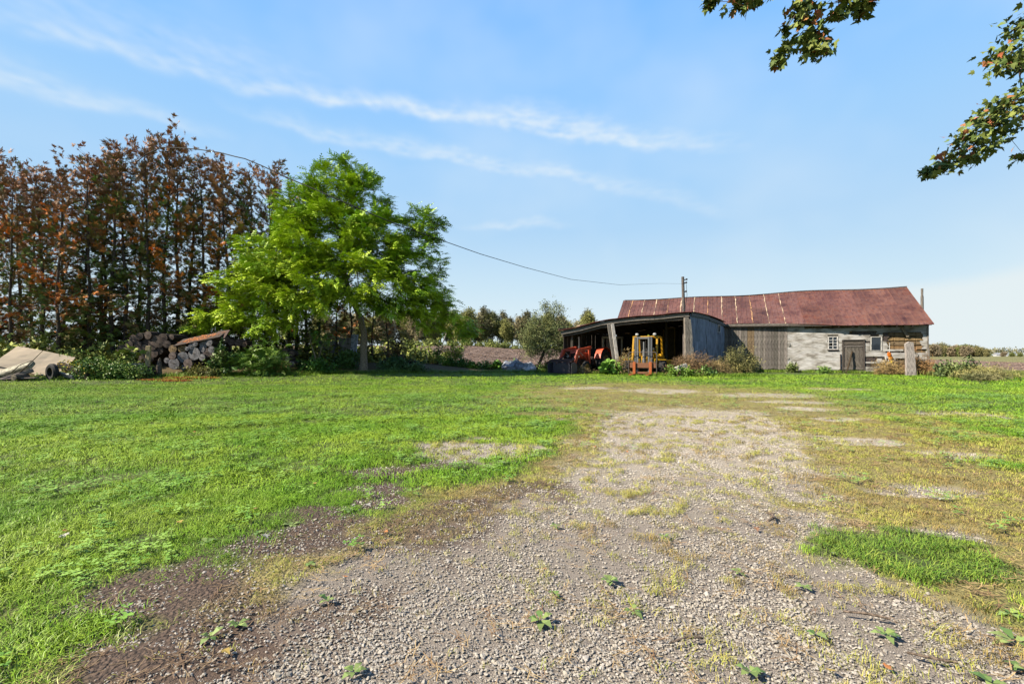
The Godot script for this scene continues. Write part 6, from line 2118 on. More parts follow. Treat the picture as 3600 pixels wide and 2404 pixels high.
func rubbish():
	var d := 19.6
	var mb := Mb.new()
	# a big warped sheet
	var nx := 10
	var ny := 7
	var g := []
	for j in ny + 1:
		var row := []
		for i in nx + 1:
			var u := i / float(nx)
			var w := j / float(ny)
			row.append(Vector3((u - 0.5) * 2.15 + 0.04 * sin(w * 9.0) * float(i == nx), 0.025 * sin(u * 5.0 + w * 2.0) + 0.015 * noise.get_noise_2d(u * 30.0, w * 30.0) - 0.12 * u * w, (w - 0.5) * 1.35 + 0.03 * sin(u * 11.0) * float(j == ny)))
		g.append(row)
	for j in ny:
		for i in nx:
			mb.col = shade(Color(0.33, 0.265, 0.185), 0.97, 1.03)
			mb.quad(g[j + 1][i], g[j + 1][i + 1], g[j][i + 1], g[j][i])
			var o := Vector3(0, -0.018, 0)
			mb.quad(g[j][i] + o, g[j][i + 1] + o, g[j + 1][i + 1] + o, g[j + 1][i] + o)
	var y0 := hgt(-20.6, -d)
	single("warped_sheet", mb.mesh(), M.rock, "large warped tan sheet of board leaning over the rubbish heap at the lawn edge", "board", Transform3D(Basis.from_euler(Vector3(0.62, 0.12, -0.27)), Vector3(-20.85, y0 + 0.78, -19.9)))
	slab("broken_sheet", "smaller broken tan sheet below the left end of the warped sheet", "board", Vector3(1.3, 0.03, 1.0), Vector3(-21.35, y0 + 0.47, -19.3), Vector3(0.5, 0.4, -0.12), Color(0.30, 0.24, 0.17), M.rock, 0.008)
	slab("concrete_chunk", "pale mossy concrete slab tilted in front of the warped sheet", "rubble", Vector3(1.25, 0.22, 0.5), Vector3(-20.65, y0 + 0.4, -18.9), Vector3(0.45, 0.5, 0.42), Color(0.26, 0.24, 0.17), M.plain, 0.05)
	slab("timber_offcut", "split grey timber lying on the ground before the concrete slab", "timber", Vector3(1.15, 0.16, 0.22), Vector3(-20.35, y0 + 0.17, -18.65), Vector3(0.1, 0.35, 0.38), Color(0.2, 0.17, 0.15), M.wood_along, 0.02)
	slab("timber_offcut", "brown timber end at the far left of the rubbish heap", "timber", Vector3(0.6, 0.3, 0.3), Vector3(-21.25, y0 + 0.15, -18.5), Vector3(0, 0.3, 0), Color(0.05, 0.042, 0.045), M.wood_along, 0.03)
	slab("timber_offcut", "flat grey plank on the ground along the front of the rubbish heap", "timber", Vector3(1.5, 0.05, 0.2), Vector3(-20.2, y0 + 0.06, -18.5), Vector3(0, 0.2, 0.04), Color(0.22, 0.18, 0.15), M.wood_along, 0.01)
	slab("painted_plank", "bluish grey painted plank at the right end of the rubbish heap", "timber", Vector3(0.85, 0.2, 0.06), Vector3(-18.85, y0 + 0.17, -19.2), Vector3(0.5, -0.3, -0.25), Color(0.17, 0.18, 0.20), M.wood_along, 0.01)
	slab("dark_beam", "dark beam slanting down to the right under the warped sheet", "timber", Vector3(1.5, 0.24, 0.24), Vector3(-18.85, y0 + 0.35, -19.6), Vector3(0.1, -0.1, -0.36), Color(0.05, 0.042, 0.035), M.wood_along, 0.03)
	mb = Mb.new(); mb.col = Color(0.022, 0.02, 0.022)
	mb.lathe(Vector3.ZERO, Vector3.RIGHT, [Vector2(-0.09, 0.2), Vector2(-0.1, 0.3), Vector2(-0.05, 0.36), Vector2(0.05, 0.36), Vector2(0.1, 0.3), Vector2(0.09, 0.2), Vector2(-0.09, 0.2)], 20)
	single("old_tyre", mb.mesh(), M.rubber, "black old tyre standing half hidden under the warped sheet's right corner", "tyre", Transform3D(Basis(Vector3.UP, 1.2), Vector3(-19.35, y0 + 0.3, -19.15)))
	log_end(-20.05, y0 + 0.12, 18.3, 0.13, 0.5, Color(0.13, 0.11, 0.08), Color(0.12, 0.10, 0.08), "short mossy log lying on the grass before the rubbish heap", "")
	for k in 2:
		var stm := Mb.new(); stm.col = Color(0.3, 0.25, 0.17)
		stm.tube([Vector3(0, 0, 0), Vector3(0.35, 0.3, 0.0), Vector3(0.75, 0.5, -0.1)] if k == 0 else [Vector3(0, 0, 0), Vector3(0.5, 0.45, 0.0), Vector3(0.85, 0.9, -0.1)], [0.02, 0.016, 0.01], 5)
		single("dead_branch", stm.mesh(), M.bark_pale, ["thin pale branch lying across the concrete slab", "thin pale branch slanting up the front of the warped sheet"][k], "branch", Transform3D(Basis(), Vector3(-20.5 + 0.35 * k, y0 + 0.3, -18.62)))

# ------------------------------------------------------------------ shrubs and weeds round the yard
func weeds():
	var small := sprig(8, 0.1, 0.085, 0.05)
	var mid := sprig(7, 0.14, 0.13, 0.075)
	var big := broad_leaves(3, 0.1, 0.2)
	var dry := tuft(12, 0.16, 0.42, 0.012, 0.9, true)
	var straw := sprig(9, 0.2, 0.2, 0.018)
	var gr0 := Color(0.055, 0.115, 0.022)
	var gr1 := Color(0.17, 0.24, 0.035)
	# left border
	var s := shrub("leafy_shrub", "sprawling green shrub with yellow flower heads left of the tub planter", "shrub", -18.2, 19.9, Vector3(1.6, 0.9, 0.8), 760, small, M.leaf, gr0, gr1, 14, 0.4)
	var xf := []; var cs := PackedColorArray()
	for k in 150:
		var a := rng.randf_range(-1.5, 0.3)
		xf.append(Transform3D(Basis.from_euler(Vector3(rng.randf() * 6.0, rng.randf() * 6.0, 0)), Vector3(a, rng.randf_range(0.25, 0.85) * (1.0 - 0.3 * absf(a + 0.6)), rng.randf_range(0.1, 0.7))))
		cs.append(mix3(Color(0.42, 0.25, 0.01), Color(0.5, 0.36, 0.02), rng.randf()))
	scatter("flowers", sprig(5, 0.06, 0.06, 0.03), M.leaf, xf, cs, s)
	shrub("leafy_shrub", "darker green shrub spilling onto the lawn in front of the tub planter", "shrub", -17.1, 20.2, Vector3(0.95, 0.62, 0.6), 420, small, M.leaf, Color(0.03, 0.075, 0.02), Color(0.12, 0.19, 0.03), 9, 0.4)
	shrub("ferny_shrub", "wide ferny green shrub in front of the log piles, below the walnut", "shrub", -12.7, 22.9, Vector3(1.35, 1.45, 0.8), 800, frond(0.42, 6, 0.12, 0.045, 0.3), M.leaf, gr0, Color(0.16, 0.24, 0.035), 16, 0.45)
	shrub("bramble_shrub", "dark bramble growing at the right end of the grey log stack", "shrub", -14.3, 22.4, Vector3(0.5, 1.35, 0.4), 260, mid, M.leaf, Color(0.03, 0.075, 0.018), Color(0.12, 0.17, 0.03), 9, 0.4)
	shrub("bramble_shrub", "low dull bramble with reddish stems at the left foot of the ferny shrub", "shrub", -14.9, 21.9, Vector3(0.9, 0.45, 0.4), 300, small, M.leaf, Color(0.06, 0.09, 0.025), Color(0.17, 0.16, 0.04), 12, 0.4)
	shrub("weed_clump", "brownish weed clump on the lawn edge between ferny shrub and young walnut", "weeds", -12.3, 24.3, Vector3(1.2, 0.6, 0.5), 320, small, M.leaf, Color(0.10, 0.11, 0.03), Color(0.20, 0.16, 0.05), 12, 0.4)
	shrub("weed_clump", "fresh green weeds around the foot of the young walnut", "weeds", -10.7, 25.0, Vector3(1.2, 0.85, 0.6), 420, mid, M.leaf, Color(0.04, 0.11, 0.02), Color(0.12, 0.22, 0.03), 12, 0.4)
	shrub("weed_clump", "tall bluish green weeds just left of the walnut trunk", "weeds", -9.7, 27.0, Vector3(0.7, 1.05, 0.5), 280, mid, M.leaf, Color(0.035, 0.09, 0.03), Color(0.09, 0.17, 0.045), 10, 0.4)
	shrub("weed_clump", "bluish green bushy weeds just right of the walnut trunk", "weeds", -7.0, 27.4, Vector3(1.1, 0.8, 0.6), 420, mid, M.leaf, Color(0.03, 0.085, 0.04), Color(0.085, 0.16, 0.06), 10, 0.35)
	shrub("weed_clump", "dark green weeds beside the black tub", "weeds", -5.9, 27.4, Vector3(0.9, 0.55, 0.5), 260, mid, M.leaf, Color(0.03, 0.075, 0.03), Color(0.08, 0.14, 0.045), 8, 0.35)
	# undergrowth beneath the cedars: one tangled mass
	xf = []; cs = PackedColorArray()
	for k in 5200:
		var x := rng.randf_range(-30.0, -5.5)
		var d := lawn_edge(x) + 3.2 + rng.randf_range(0.0, 9.0)
		if x > -9.0: d += 2.0
		var h := (0.3 + 0.8 * noise.get_noise_2d(x * 4.0, d * 4.0) + (0.25 if x < -19.0 else 0.0))
		if h <= 0.1: continue
		xf.append(Transform3D(Basis.from_euler(Vector3(rng.randfn(0, 0.6), rng.randf() * TAU, rng.randfn(0, 0.6))).scaled_local(Vector3.ONE * rng.randf_range(1.0, 2.2)), Vector3(x, hgt(x, -d) + rng.randf() * h * 1.6, -d)))
		cs.append(mix3(Color(0.07, 0.10, 0.025), Color(0.26, 0.27, 0.06), rng.randf()))
	tag(scatter("undergrowth", mid, M.dull, xf, cs, self), "tangled green undergrowth among the cedar trunks", "undergrowth", "", "stuff")
	for k in 8:
		shrub("hedge_shrub", "leafy shrub in the shade behind the cedar trunks, %s from the left" % ORD[k], "shrub", -31.0 + k * 3.3 + rng.randf_range(-0.5, 0.5), 33.0 + rng.randf_range(-1.0, 1.5) + maxf(0.0, k - 5.0), Vector3(2.1, rng.randf_range(2.2, 3.4) - 0.25 * k, 1.2), 330, sprig(8, 0.26, 0.2, 0.11), M.dull, Color(0.10, 0.14, 0.03), Color(0.30, 0.32, 0.08), 12, 0.4, "shrubs behind the cedars")
	# the drooping dead cedar bough right of the trunk
	shrub("dead_bough", "drooping brown dead boughs right of the walnut trunk", "shrub", -7.0, 28.4, Vector3(0.95, 2.6, 0.6), 300, spray(9, 0.34, 0.045), M.dull, Color(0.07, 0.055, 0.03), Color(0.15, 0.11, 0.05), 12, 0.5)
	# along the near edge of the field
	var looks := ["bright green", "dark green", "tall feathery green", "low spreading green", "broad leaved green", "pale green", "mixed green", "dense green", "thin green"]
	for k in 9:
		var x := -4.6 + k * 0.92
		shrub("border_plant", "%s plant in the border strip before the ploughed field, %s from the left" % [looks[k], ORD[k]], "plant", x, 32.4 + rng.randf_range(-0.3, 0.4), Vector3(0.62, rng.randf_range(0.35, 0.6), 0.4), 130, big if k in [4, 6] else mid, M.leaf, Color(0.045, 0.11, 0.02), [Color(0.17, 0.29, 0.03), Color(0.08, 0.16, 0.03)][k % 2], 6, 0.35, "plants in the border strip")
	for k in 2:
		var v := shrub("climbing_vine", ["green vine climbing a low stake at the near edge of the ploughed field", "tall ragged green vine on a thin post before the ploughed field"][k], "vine", [-5.35, -4.15][k], 33.0, Vector3([0.35, 0.75][k], [1.3, 1.95][k], 0.3), [110, 240][k], mid, M.leaf, Color(0.07, 0.12, 0.025), Color(0.20, 0.27, 0.04), 5, 0.5)
		var pm := Mb.new(); pm.col = Color(0.15, 0.12, 0.09)
		pm.tube([Vector3(0.45 * k, -0.1, 0), Vector3(0.47 * k, [1.1, 1.5][k], 0)], [0.025, 0.02], 6)
		part("post", pm.mesh(), M.wood_up, v)
	# by the shed
	shrub("burdock", "burdock with broad light green leaves beside the leaning white post", "plant", 6.15, 27.6, Vector3(0.75, 0.7, 0.5), 70, broad_leaves(2, 0.1, 0.3), M.leaf, Color(0.09, 0.19, 0.03), Color(0.16, 0.28, 0.05), 6, 0.2)
	shrub("dry_weeds", "tall dry reddish weeds between the leaning white post and the forklift", "weeds", 6.85, 27.6, Vector3(0.6, 1.25, 0.5), 260, straw, M.dull, Color(0.13, 0.085, 0.045), Color(0.26, 0.19, 0.09), 14, 0.5)
	shrub("green_weeds", "green weeds against the forklift's left wheel", "weeds", 7.0, 27.9, Vector3(0.55, 0.95, 0.4), 180, mid, M.leaf, Color(0.06, 0.11, 0.02), Color(0.19, 0.25, 0.04), 6, 0.4)
	shrub("dry_weeds", "dry brown weeds in front of the tractor's front wheel", "weeds", 4.3, 28.6, Vector3(1.0, 0.32, 0.3), 150, straw, M.dull, Color(0.12, 0.08, 0.04), Color(0.24, 0.17, 0.08), 6, 0.4)
	shrub("tall_weeds", "yellowish green weeds under the apple tree beside the tractor bucket", "weeds", 2.6, 31.8, Vector3(0.7, 0.9, 0.5), 230, mid, M.leaf, Color(0.07, 0.11, 0.025), Color(0.2, 0.2, 0.05), 8, 0.4)
	shrub("vine_heap", "reddish brown heap of dead vines in front of the blue-grey shed wall", "shrub", 10.1, 25.7, Vector3(1.25, 1.1, 0.9), 900, straw, M.dull, Color(0.12, 0.075, 0.045), Color(0.27, 0.165, 0.08), 26, 0.35)
	shrub("vine_heap", "low rusty brown tangle between the vine heap and the green-brown bush", "shrub", 11.5, 25.9, Vector3(0.9, 0.85, 0.7), 520, straw, M.dull, Color(0.12, 0.085, 0.04), Color(0.24, 0.17, 0.08), 18, 0.35)
	shrub("wild_bush", "rounded olive green and brown bush before the dark upright boards", "shrub", 13.0, 26.2, Vector3(1.25, 1.55, 0.9), 1000, sprig(10, 0.16, 0.1, 0.03), M.dull, Color(0.07, 0.075, 0.028), Color(0.22, 0.19, 0.07), 22, 0.3)
	shrub("nettles", "green leafy nettles at the foot of the brown vine heap", "weeds", 9.3, 24.9, Vector3(0.9, 0.5, 0.35), 200, mid, M.leaf, Color(0.06, 0.13, 0.025), Color(0.15, 0.24, 0.04), 8, 0.35)
	shrub("nettles", "green leafy nettles right of the first nettle patch below the rusty tangle", "weeds", 10.6, 24.9, Vector3(0.6, 0.42, 0.3), 130, mid, M.leaf, Color(0.05, 0.11, 0.025), Color(0.14, 0.2, 0.04), 6, 0.35)
	shrub("wall_weed", "small green weed growing against the barn's grey boards", "weeds", 19.05, 31.0, Vector3(0.4, 0.5, 0.2), 90, mid, M.leaf, Color(0.07, 0.1, 0.03), Color(0.17, 0.2, 0.06), 4, 0.4)
	shrub("wall_weed", "low bright green weed left of the barn door", "weeds", 20.3, 29.6, Vector3(0.5, 0.32, 0.25), 110, mid, M.leaf, Color(0.07, 0.14, 0.03), Color(0.2, 0.29, 0.05), 4, 0.4)
	# a machine parked deep in the shed
	var cab := thing("machine_cab", "pale cab frame of a machine parked deep in the shed behind the red tractor", "machine", Vector3(7.3, 0.0, -33.0), -0.6)
	for k in 4:
		var pm := Mb.new(); pm.col = Color(0.42, 0.41, 0.36)
		pm.box(Vector3(-0.5 + (k % 2), 1.75, -0.5 + (k / 2)), Vector3(0.11, 1.5, 0.11), Basis(), 0.01)
		part("cab_post", pm.mesh(), M.paint, cab)
	var rm := Mb.new(); rm.col = Color(0.45, 0.44, 0.38)
	rm.box(Vector3(0, 2.46, 0), Vector3(1.2, 0.16, 1.2), Basis(), 0.03)
	part("cab_roof", rm.mesh(), M.paint, cab)
	rm = Mb.new(); rm.col = Color(0.30, 0.17, 0.02)
	rm.box(Vector3(0, 0.8, 0.1), Vector3(0.9, 0.6, 1.7), Basis(), 0.05)
	part("body", rm.mesh(), M.paint, cab)
	wheel(cab, Vector3(0.75, 0.6, 0.2), 0.62, 0.35, 0.33, Color(0.3, 0.2, 0.05), 20, 0.04)
	wheel(cab, Vector3(-0.75, 0.6, 0.2), 0.62, 0.35, 0.33, Color(0.3, 0.2, 0.05), 20, 0.04)
	# by the barn's right corner
	shrub("dry_weeds", "rusty dry weeds left of the upright plank at the barn's right end", "weeds", 22.6, 27.3, Vector3(0.9, 0.85, 0.5), 380, straw, M.dull, Color(0.14, 0.085, 0.04), Color(0.28, 0.19, 0.08), 14, 0.4)
	shrub("dry_weeds", "reddish dry weeds right of the upright plank at the barn corner", "weeds", 24.3, 27.0, Vector3(0.9, 1.05, 0.6), 430, straw, M.dull, Color(0.15, 0.075, 0.035), Color(0.30, 0.17, 0.07), 16, 0.4)
	shrub("brush_heap", "heap of cut green and grey brush at the right of the barn", "brush", 24.2, 24.6, Vector3(1.25, 0.75, 0.7), 520, mid, M.dull, Color(0.05, 0.085, 0.03), Color(0.19, 0.22, 0.08), 20, 0.45)
	shrub("brush_heap", "yellowish low brush trailing from the heap towards the lawn", "brush", 23.4, 22.6, Vector3(1.35, 0.5, 0.6), 420, straw, M.dull, Color(0.14, 0.13, 0.05), Color(0.30, 0.26, 0.10), 16, 0.4)
	shrub("brush_heap", "dark flattened brush at the near tip of the trailing heap", "brush", 21.6, 21.0, Vector3(1.0, 0.28, 0.4), 260, straw, M.dull, Color(0.07, 0.08, 0.03), Color(0.19, 0.17, 0.08), 10, 0.4)
	xf = []; cs = PackedColorArray()
	for k in 2600:
		var f := rng.randf()
		var x := lerpf(24.5, 34.0, f) + rng.randfn(0.0, 0.5)
		var d := lerpf(25.5, 26.5, f) - 2.4 * f + rng.randfn(0.0, 0.8)
		xf.append(Transform3D(Basis(Vector3.UP, rng.randf() * TAU).scaled_local(Vector3.ONE * rng.randf_range(0.5, 1.1)), Vector3(x, hgt(x, -d), -d)))
		cs.append(mix3(Color(0.11, 0.15, 0.03), Color(0.28, 0.25, 0.09), rng.randf()))
	tag(scatter("tall_grass", dry, M.grass, xf, cs, self), "tall yellow-green grass along the edge of the right-hand ploughed field", "grass", "", "stuff")
	# long grass where the mower does not reach
	xf = []; cs = PackedColorArray()
	for k in 5200:
		var x := rng.randf_range(-24.0, 27.0)
		var d := lawn_edge(x) + rng.randfn(0.0, 0.35)
		if x > 2.0:
			d = 29.0
			if x < 5.0: d = lerpf(31.5, 29.0, (x - 2.0) / 3.0)
			elif x < 9.5: d = lerpf(28.8, 25.4, (x - 5.0) / 4.5)
			elif x < 14.0: d = 24.8
			else: d = 28.54 + (26.09 - x) / 0.9135 * 0.4067 - 0.25
			d += rng.randfn(0.0, 0.2)
		xf.append(Transform3D(Basis(Vector3.UP, rng.randf() * TAU).scaled_local(Vector3(1, 1, 1) * rng.randf_range(0.25, 0.75)), Vector3(x, hgt(x, -d), -d)))
		cs.append(mix3(Color(0.09, 0.17, 0.02), Color(0.2, 0.27, 0.04), rng.randf()))
	tag(scatter("long_grass", dry, M.grass, xf, cs, self), "uncut longer grass along the foot of shrubs, shed and barn", "grass", "", "stuff")

# ------------------------------------------------------------------ small things
func tube_single(called: String, pts: Array, rad: Array, col: Color, m: Material, label: String, cat: String, at := Vector3.ZERO, sides := 6):
	var mb := Mb.new()
	mb.col = col
	mb.tube(pts, rad, sides)
	single(called, mb.mesh(), m, label, cat, Transform3D(Basis(), at))

func small_things():
	var mb: Mb
	# tub planter, pot and two stakes before the brown logs
	var p := pix(1330, 690, 0, 1050, 2.935, 21.4)
	var tb := thing("tub_planter", "grey plastic tub planted with big-leaved plants before the brown log pile", "planter", Vector3(p.x, hgt(p.x, -21.4), -21.4))
	mb = Mb.new(); mb.col = Color(0.10, 0.11, 0.13)
	mb.lathe(Vector3.ZERO, Vector3.UP, [Vector2(0, 0), Vector2(0, 0.42), Vector2(0.5, 0.56), Vector2(0.55, 0.6), Vector2(0.58, 0.58), Vector2(0.5, 0.52), Vector2(0.45, 0)], 20)
	part("tub", mb.mesh(), M.plain, tb)
	var hold := Node3D.new(); hold.name = "plants"; tb.add_child(hold, true); hold.position.y = 0.45
	bushy(hold, Vector3(0.6, 0.75, 0.5), 46, broad_leaves(2, 0.1, 0.26), M.leaf, Color(0.09, 0.14, 0.03), Color(0.24, 0.26, 0.05), 5)
	p = pix(1512, 690, 0, 1050, 2.935, 21.0)
	var kt := thing("iron_pot", "round black iron pot with wire handle right of the tub planter", "pot", Vector3(p.x, hgt(p.x, -21.0), -21.0))
	mb = Mb.new(); mb.col = Color(0.028, 0.028, 0.032)
	mb.lathe(Vector3.ZERO, Vector3.UP, [Vector2(0, 0), Vector2(0, 0.22), Vector2(0.12, 0.34), Vector2(0.32, 0.38), Vector2(0.48, 0.33), Vector2(0.52, 0.36), Vector2(0.53, 0.3), Vector2(0.5, 0)], 18)
	part("body", mb.mesh(), M.metal, kt)
	mb = Mb.new(); mb.col = Color(0.03, 0.03, 0.03)
	mb.tube([Vector3(-0.36, 0.5, 0), Vector3(-0.42, 0.35, 0.15), Vector3(-0.2, 0.1, 0.36), Vector3(0.2, 0.08, 0.37), Vector3(0.42, 0.3, 0.15), Vector3(0.36, 0.5, 0)], [0.012, 0.012, 0.012, 0.012, 0.012, 0.012], 5)
	part("handle", mb.mesh(), M.metal, kt)
	p = pix(1530, 575, 0, 1050, 2.935, 21.6)
	slab("wooden_post", "short pale yellowish wooden post standing behind the black iron pot", "post", Vector3(0.19, 1.0, 0.14), Vector3(p.x, p.y - 0.08, -21.6), Vector3(0, 0.2, -0.04), Color(0.36, 0.29, 0.15), M.wood_up, 0.02)
	p = pix(1640, 640, 0, 1050, 2.935, 21.6)
	tube_single("broken_stump", [Vector3(0, -0.2, 0), Vector3(0, 0.3, 0), Vector3(0.03, 0.62, 0), Vector3(0.05, 0.8, 0)], [0.15, 0.12, 0.09, 0.02], Color(0.17, 0.14, 0.11), M.bark, "jagged grey stump standing right of the black iron pot", "stump", Vector3(p.x, hgt(p.x, -21.6) + 0.1, -21.6), 8)
	needle_patch("fallen_needles", "orange fallen cedar needles on the ground before the grey log stack", Transform3D(Basis(), Vector3(-14.9, 0, -21.1)), 1.15, 0.55, 1500)
	needle_patch("fallen_needles", "orange fallen cedar needles spreading onto the lawn below the iron pot", Transform3D(Basis(), Vector3(-15.2, 0, -19.9)), 1.2, 0.4, 900)
	needle_patch("fallen_needles", "reddish fallen needles on the ground right of the ferny shrub", Transform3D(Basis(), Vector3(-12.3, 0, -23.2)), 0.8, 0.4, 420)
	# pale things behind the cedars' feet
	var bx := thing("slatted_crate", "pale grey slatted crate behind the young walnut", "crate", Vector3(-12.0, hgt(-12.0, -29.6) - 0.02, -29.6), 0.1)
	for k in 4:
		mb = Mb.new(); mb.col = shade(Color(0.26, 0.25, 0.25), 0.85, 1.1)
		mb.box(Vector3(0, 0.42 + 0.3 * k, 0.4), Vector3(0.95, 0.26, 0.03), Basis(), 0.005)
		part("slat", mb.mesh(), M.wood_along, bx)
	mb = Mb.new(); mb.col = Color(0.14, 0.13, 0.13)
	for s in [-1.0, 1.0]: mb.box(Vector3(0.42 * s, 0.75, -0.02), Vector3(0.08, 1.5, 0.78))
	part("frame", mb.mesh(), M.wood_up, bx)
	slab("grey_panel", "grey upright metal panel standing right of the slatted crate", "panel", Vector3(0.85, 1.7, 0.08), Vector3(-10.9, hgt(-10.9, -29.8) + 0.8, -29.8), Vector3(0, 0.15, 0.02), Color(0.20, 0.2, 0.21), M.tin, 0.01)
	slab("blue_panel", "narrow pale blue panel leaning behind the cedars beside the walnut trunk", "panel", Vector3(0.4, 1.85, 0.07), Vector3(-9.95, hgt(-9.9, -28.6) + 0.9, -28.6), Vector3(-0.08, 0.1, -0.07), Color(0.30, 0.36, 0.5), M.plain, 0.02)
	slab("old_plank", "dark plank lying slanted behind the weeds right of the walnut trunk", "plank", Vector3(1.5, 0.3, 0.05), Vector3(-7.3, hgt(-7.3, -27.6) + 0.62, -27.6), Vector3(0.1, 0.1, 0.28), Color(0.07, 0.065, 0.06), M.wood_along, 0.01)
	# the black tub
	var bt := thing("black_tub", "open black plastic tub at the lawn edge right of the walnut weeds", "tub", Vector3(-6.75, hgt(-6.75, -27.9), -27.9))
	bt.position = Vector3(-6.3, hgt(-6.3, -28.2), -28.2)
	mb = Mb.new(); mb.col = Color(0.02, 0.022, 0.026)
	mb.lathe(Vector3.ZERO, Vector3.UP, [Vector2(0, 0), Vector2(0, 0.3), Vector2(0.52, 0.36), Vector2(0.56, 0.4), Vector2(0.58, 0.38), Vector2(0.52, 0.33), Vector2(0.1, 0.27), Vector2(0.1, 0)], 18)
	part("tub", mb.mesh(), M.rubber, bt)
	mb = Mb.new(); mb.col = Color(0.03, 0.032, 0.038)
	for s in [-1.0, 1.0]: mb.tube([Vector3(-0.12, 0.53, 0.38 * s), Vector3(0, 0.5, 0.46 * s), Vector3(0.12, 0.53, 0.38 * s)], [0.02, 0.02, 0.02], 5)
	part("handles", mb.mesh(), M.rubber, bt)
	# stakes at the field's edge
	tube_single("leaning_stake", [Vector3(0, -0.1, 0), Vector3(0.25, 0.75, 0), Vector3(0.62, 1.75, 0)], [0.03, 0.03, 0.026], Color(0.42, 0.38, 0.32), M.wood_up, "pale leaning stake before the ploughed field between the two vines", "stake", Vector3(-5.25, hgt(-5.2, -33.2) + 0.95, -33.2))
	tube_single("leaning_stake", [Vector3(0, -0.1, 0), Vector3(0, 0.75, 0)], [0.03, 0.028], Color(0.3, 0.26, 0.2), M.wood_up, "short upright stake left of the climbing vines", "stake", Vector3(-6.1, hgt(-6.1, -32.6), -32.6))
	# covered heap and white sack by the apple tree
	mb = Mb.new(); mb.col = Color(0.24, 0.265, 0.31)
	mb.ball(Vector3(0, 0.1, 0), Vector3(0.92, 0.68, 0.6), Basis(), 18, 30, 0.12, 3)
	mb.crumple(noise, 0.34, 14.0)
	single("covered_heap", mb.mesh(), bump(mat("tarp", Color.WHITE, 0.5, ntex("tarp_t", FastNoiseLite.TYPE_SIMPLEX_SMOOTH, 0.05, [[0.3, 0.35], [0.5, 0.7], [0.6, 1.0]], 3), Vector3(1.6, 1.6, 1.6)), tex.rough_n, 1.0), "heap under a mottled grey and white tarp left of the apple tree", "heap", Transform3D(Basis(), Vector3(0.15, hgt(0.15, -31.6), -31.6)))
	mb = Mb.new(); mb.col = Color(0.46, 0.45, 0.46)
	mb.ball(Vector3(0, 0.15, 0), Vector3(0.5, 0.52, 0.4), Basis(Vector3(0, 0, 1), -0.25), 14, 20, 0.1, 8)
	mb.crumple(noise, 0.25, 18.0)
	single("white_sack", mb.mesh(), M.cloth, "crumpled white sack between the covered heap and the apple trunk", "sack", Transform3D(Basis(), Vector3(1.15, hgt(1.15, -31.5), -31.5)))
	# slab in the vines
	slab("stone_slab", "pale stone slab tilted against the left end of the brown vine heap", "slab", Vector3(0.75, 0.3, 0.16), Vector3(9.3, 0.5, -25.0), Vector3(-0.3, 0.2, 0.3), Color(0.42, 0.40, 0.36), M.plain, 0.03)
	# the upright plank before the barn
	var pl := Mb.new(); pl.col = Color(0.33, 0.295, 0.27)
	var q := [Vector2(-0.24, -0.15), Vector2(0.26, -0.15), Vector2(0.22, 1.0), Vector2(0.17, 1.93), Vector2(-0.02, 1.97), Vector2(-0.21, 1.86), Vector2(-0.2, 1.0)]
	pl.prism(q, Transform3D(), 0.17)
	single("upright_plank", pl.mesh(), M.wood_up, "thick pale plank standing upright in the lawn before the barn's right end", "plank", Transform3D(Basis.from_euler(Vector3(0.02, -0.25, 0.045)), Vector3(23.3, hgt(23.3, -26.6), -26.6)))
	# wind spinner
	var ws := thing("garden_windmill", "orange and yellow plastic garden ornament on a white stake by the barn wall", "ornament", Vector3(23.55, hgt(23.5, -28.4), -28.4))
	mb = Mb.new(); mb.col = Color(0.5, 0.5, 0.48)
	mb.tube([Vector3(-0.1, 0, 0), Vector3(0.0, 1.2, 0), Vector3(0.02, 1.95, 0)], [0.02, 0.018, 0.012], 6)
	mb.box(Vector3(-0.2, 0.35, 0), Vector3(0.09, 0.9, 0.02))
	part("stake", mb.mesh(), M.plain, ws)
	for k in 5:
		mb = Mb.new()
		mb.col = [Color(0.5, 0.14, 0.01), Color(0.55, 0.20, 0.012), Color(0.56, 0.42, 0.02), Color(0.55, 0.24, 0.01), Color(0.5, 0.3, 0.02)][k]
		mb.ball(Vector3([-0.02, 0.06, 0.1, 0.2, 0.16][k], [1.2, 0.98, 0.75, 0.32, 0.15][k], 0.04), Vector3([0.13, 0.14, 0.1, 0.12, 0.08][k], [0.2, 0.17, 0.13, 0.16, 0.1][k], 0.07), Basis(Vector3(0, 0, 1), 0.4 - 0.2 * k), 7, 10, 0.1, k)
		part("vane", mb.mesh(), M.cloth, ws)
	for k in 3:
		mb = Mb.new(); mb.col = Color(0.55, 0.53, 0.5)
		mb.ball(Vector3([-0.22, 0.3, 0.34][k], [0.95, 0.8, 0.5][k], 0.02), Vector3(0.05, 0.2, 0.03), Basis(Vector3(0, 0, 1), [0.3, -0.2, 0.1][k]), 6, 8)
		part("white_vane", mb.mesh(), M.cloth, ws)
	# far white shed
	var fs := thing("far_shed", "tiny white roofed shed on the skyline far right", "shed", Vector3(418.7, hgt(418, -390), -390), -0.3)
	fs.scale = Vector3(0.45, 0.6, 0.45)
	mb = Mb.new(); mb.col = Color(0.45, 0.46, 0.47)
	mb.box(Vector3(0, 1.4, 0), Vector3(17, 2.8, 9))
	part("walls", mb.mesh(), M.plain, fs)
	mb = Mb.new(); mb.col = Color(0.34, 0.345, 0.36)
	mb.prism([Vector2(-5.2, 2.8), Vector2(5.2, 2.8), Vector2(0, 4.8)], Transform3D(Basis(Vector3(0, 0, 1), Vector3.UP, Vector3(-1, 0, 0)), Vector3.ZERO), 18)
	part("roof", mb.mesh(), M.tin, fs)
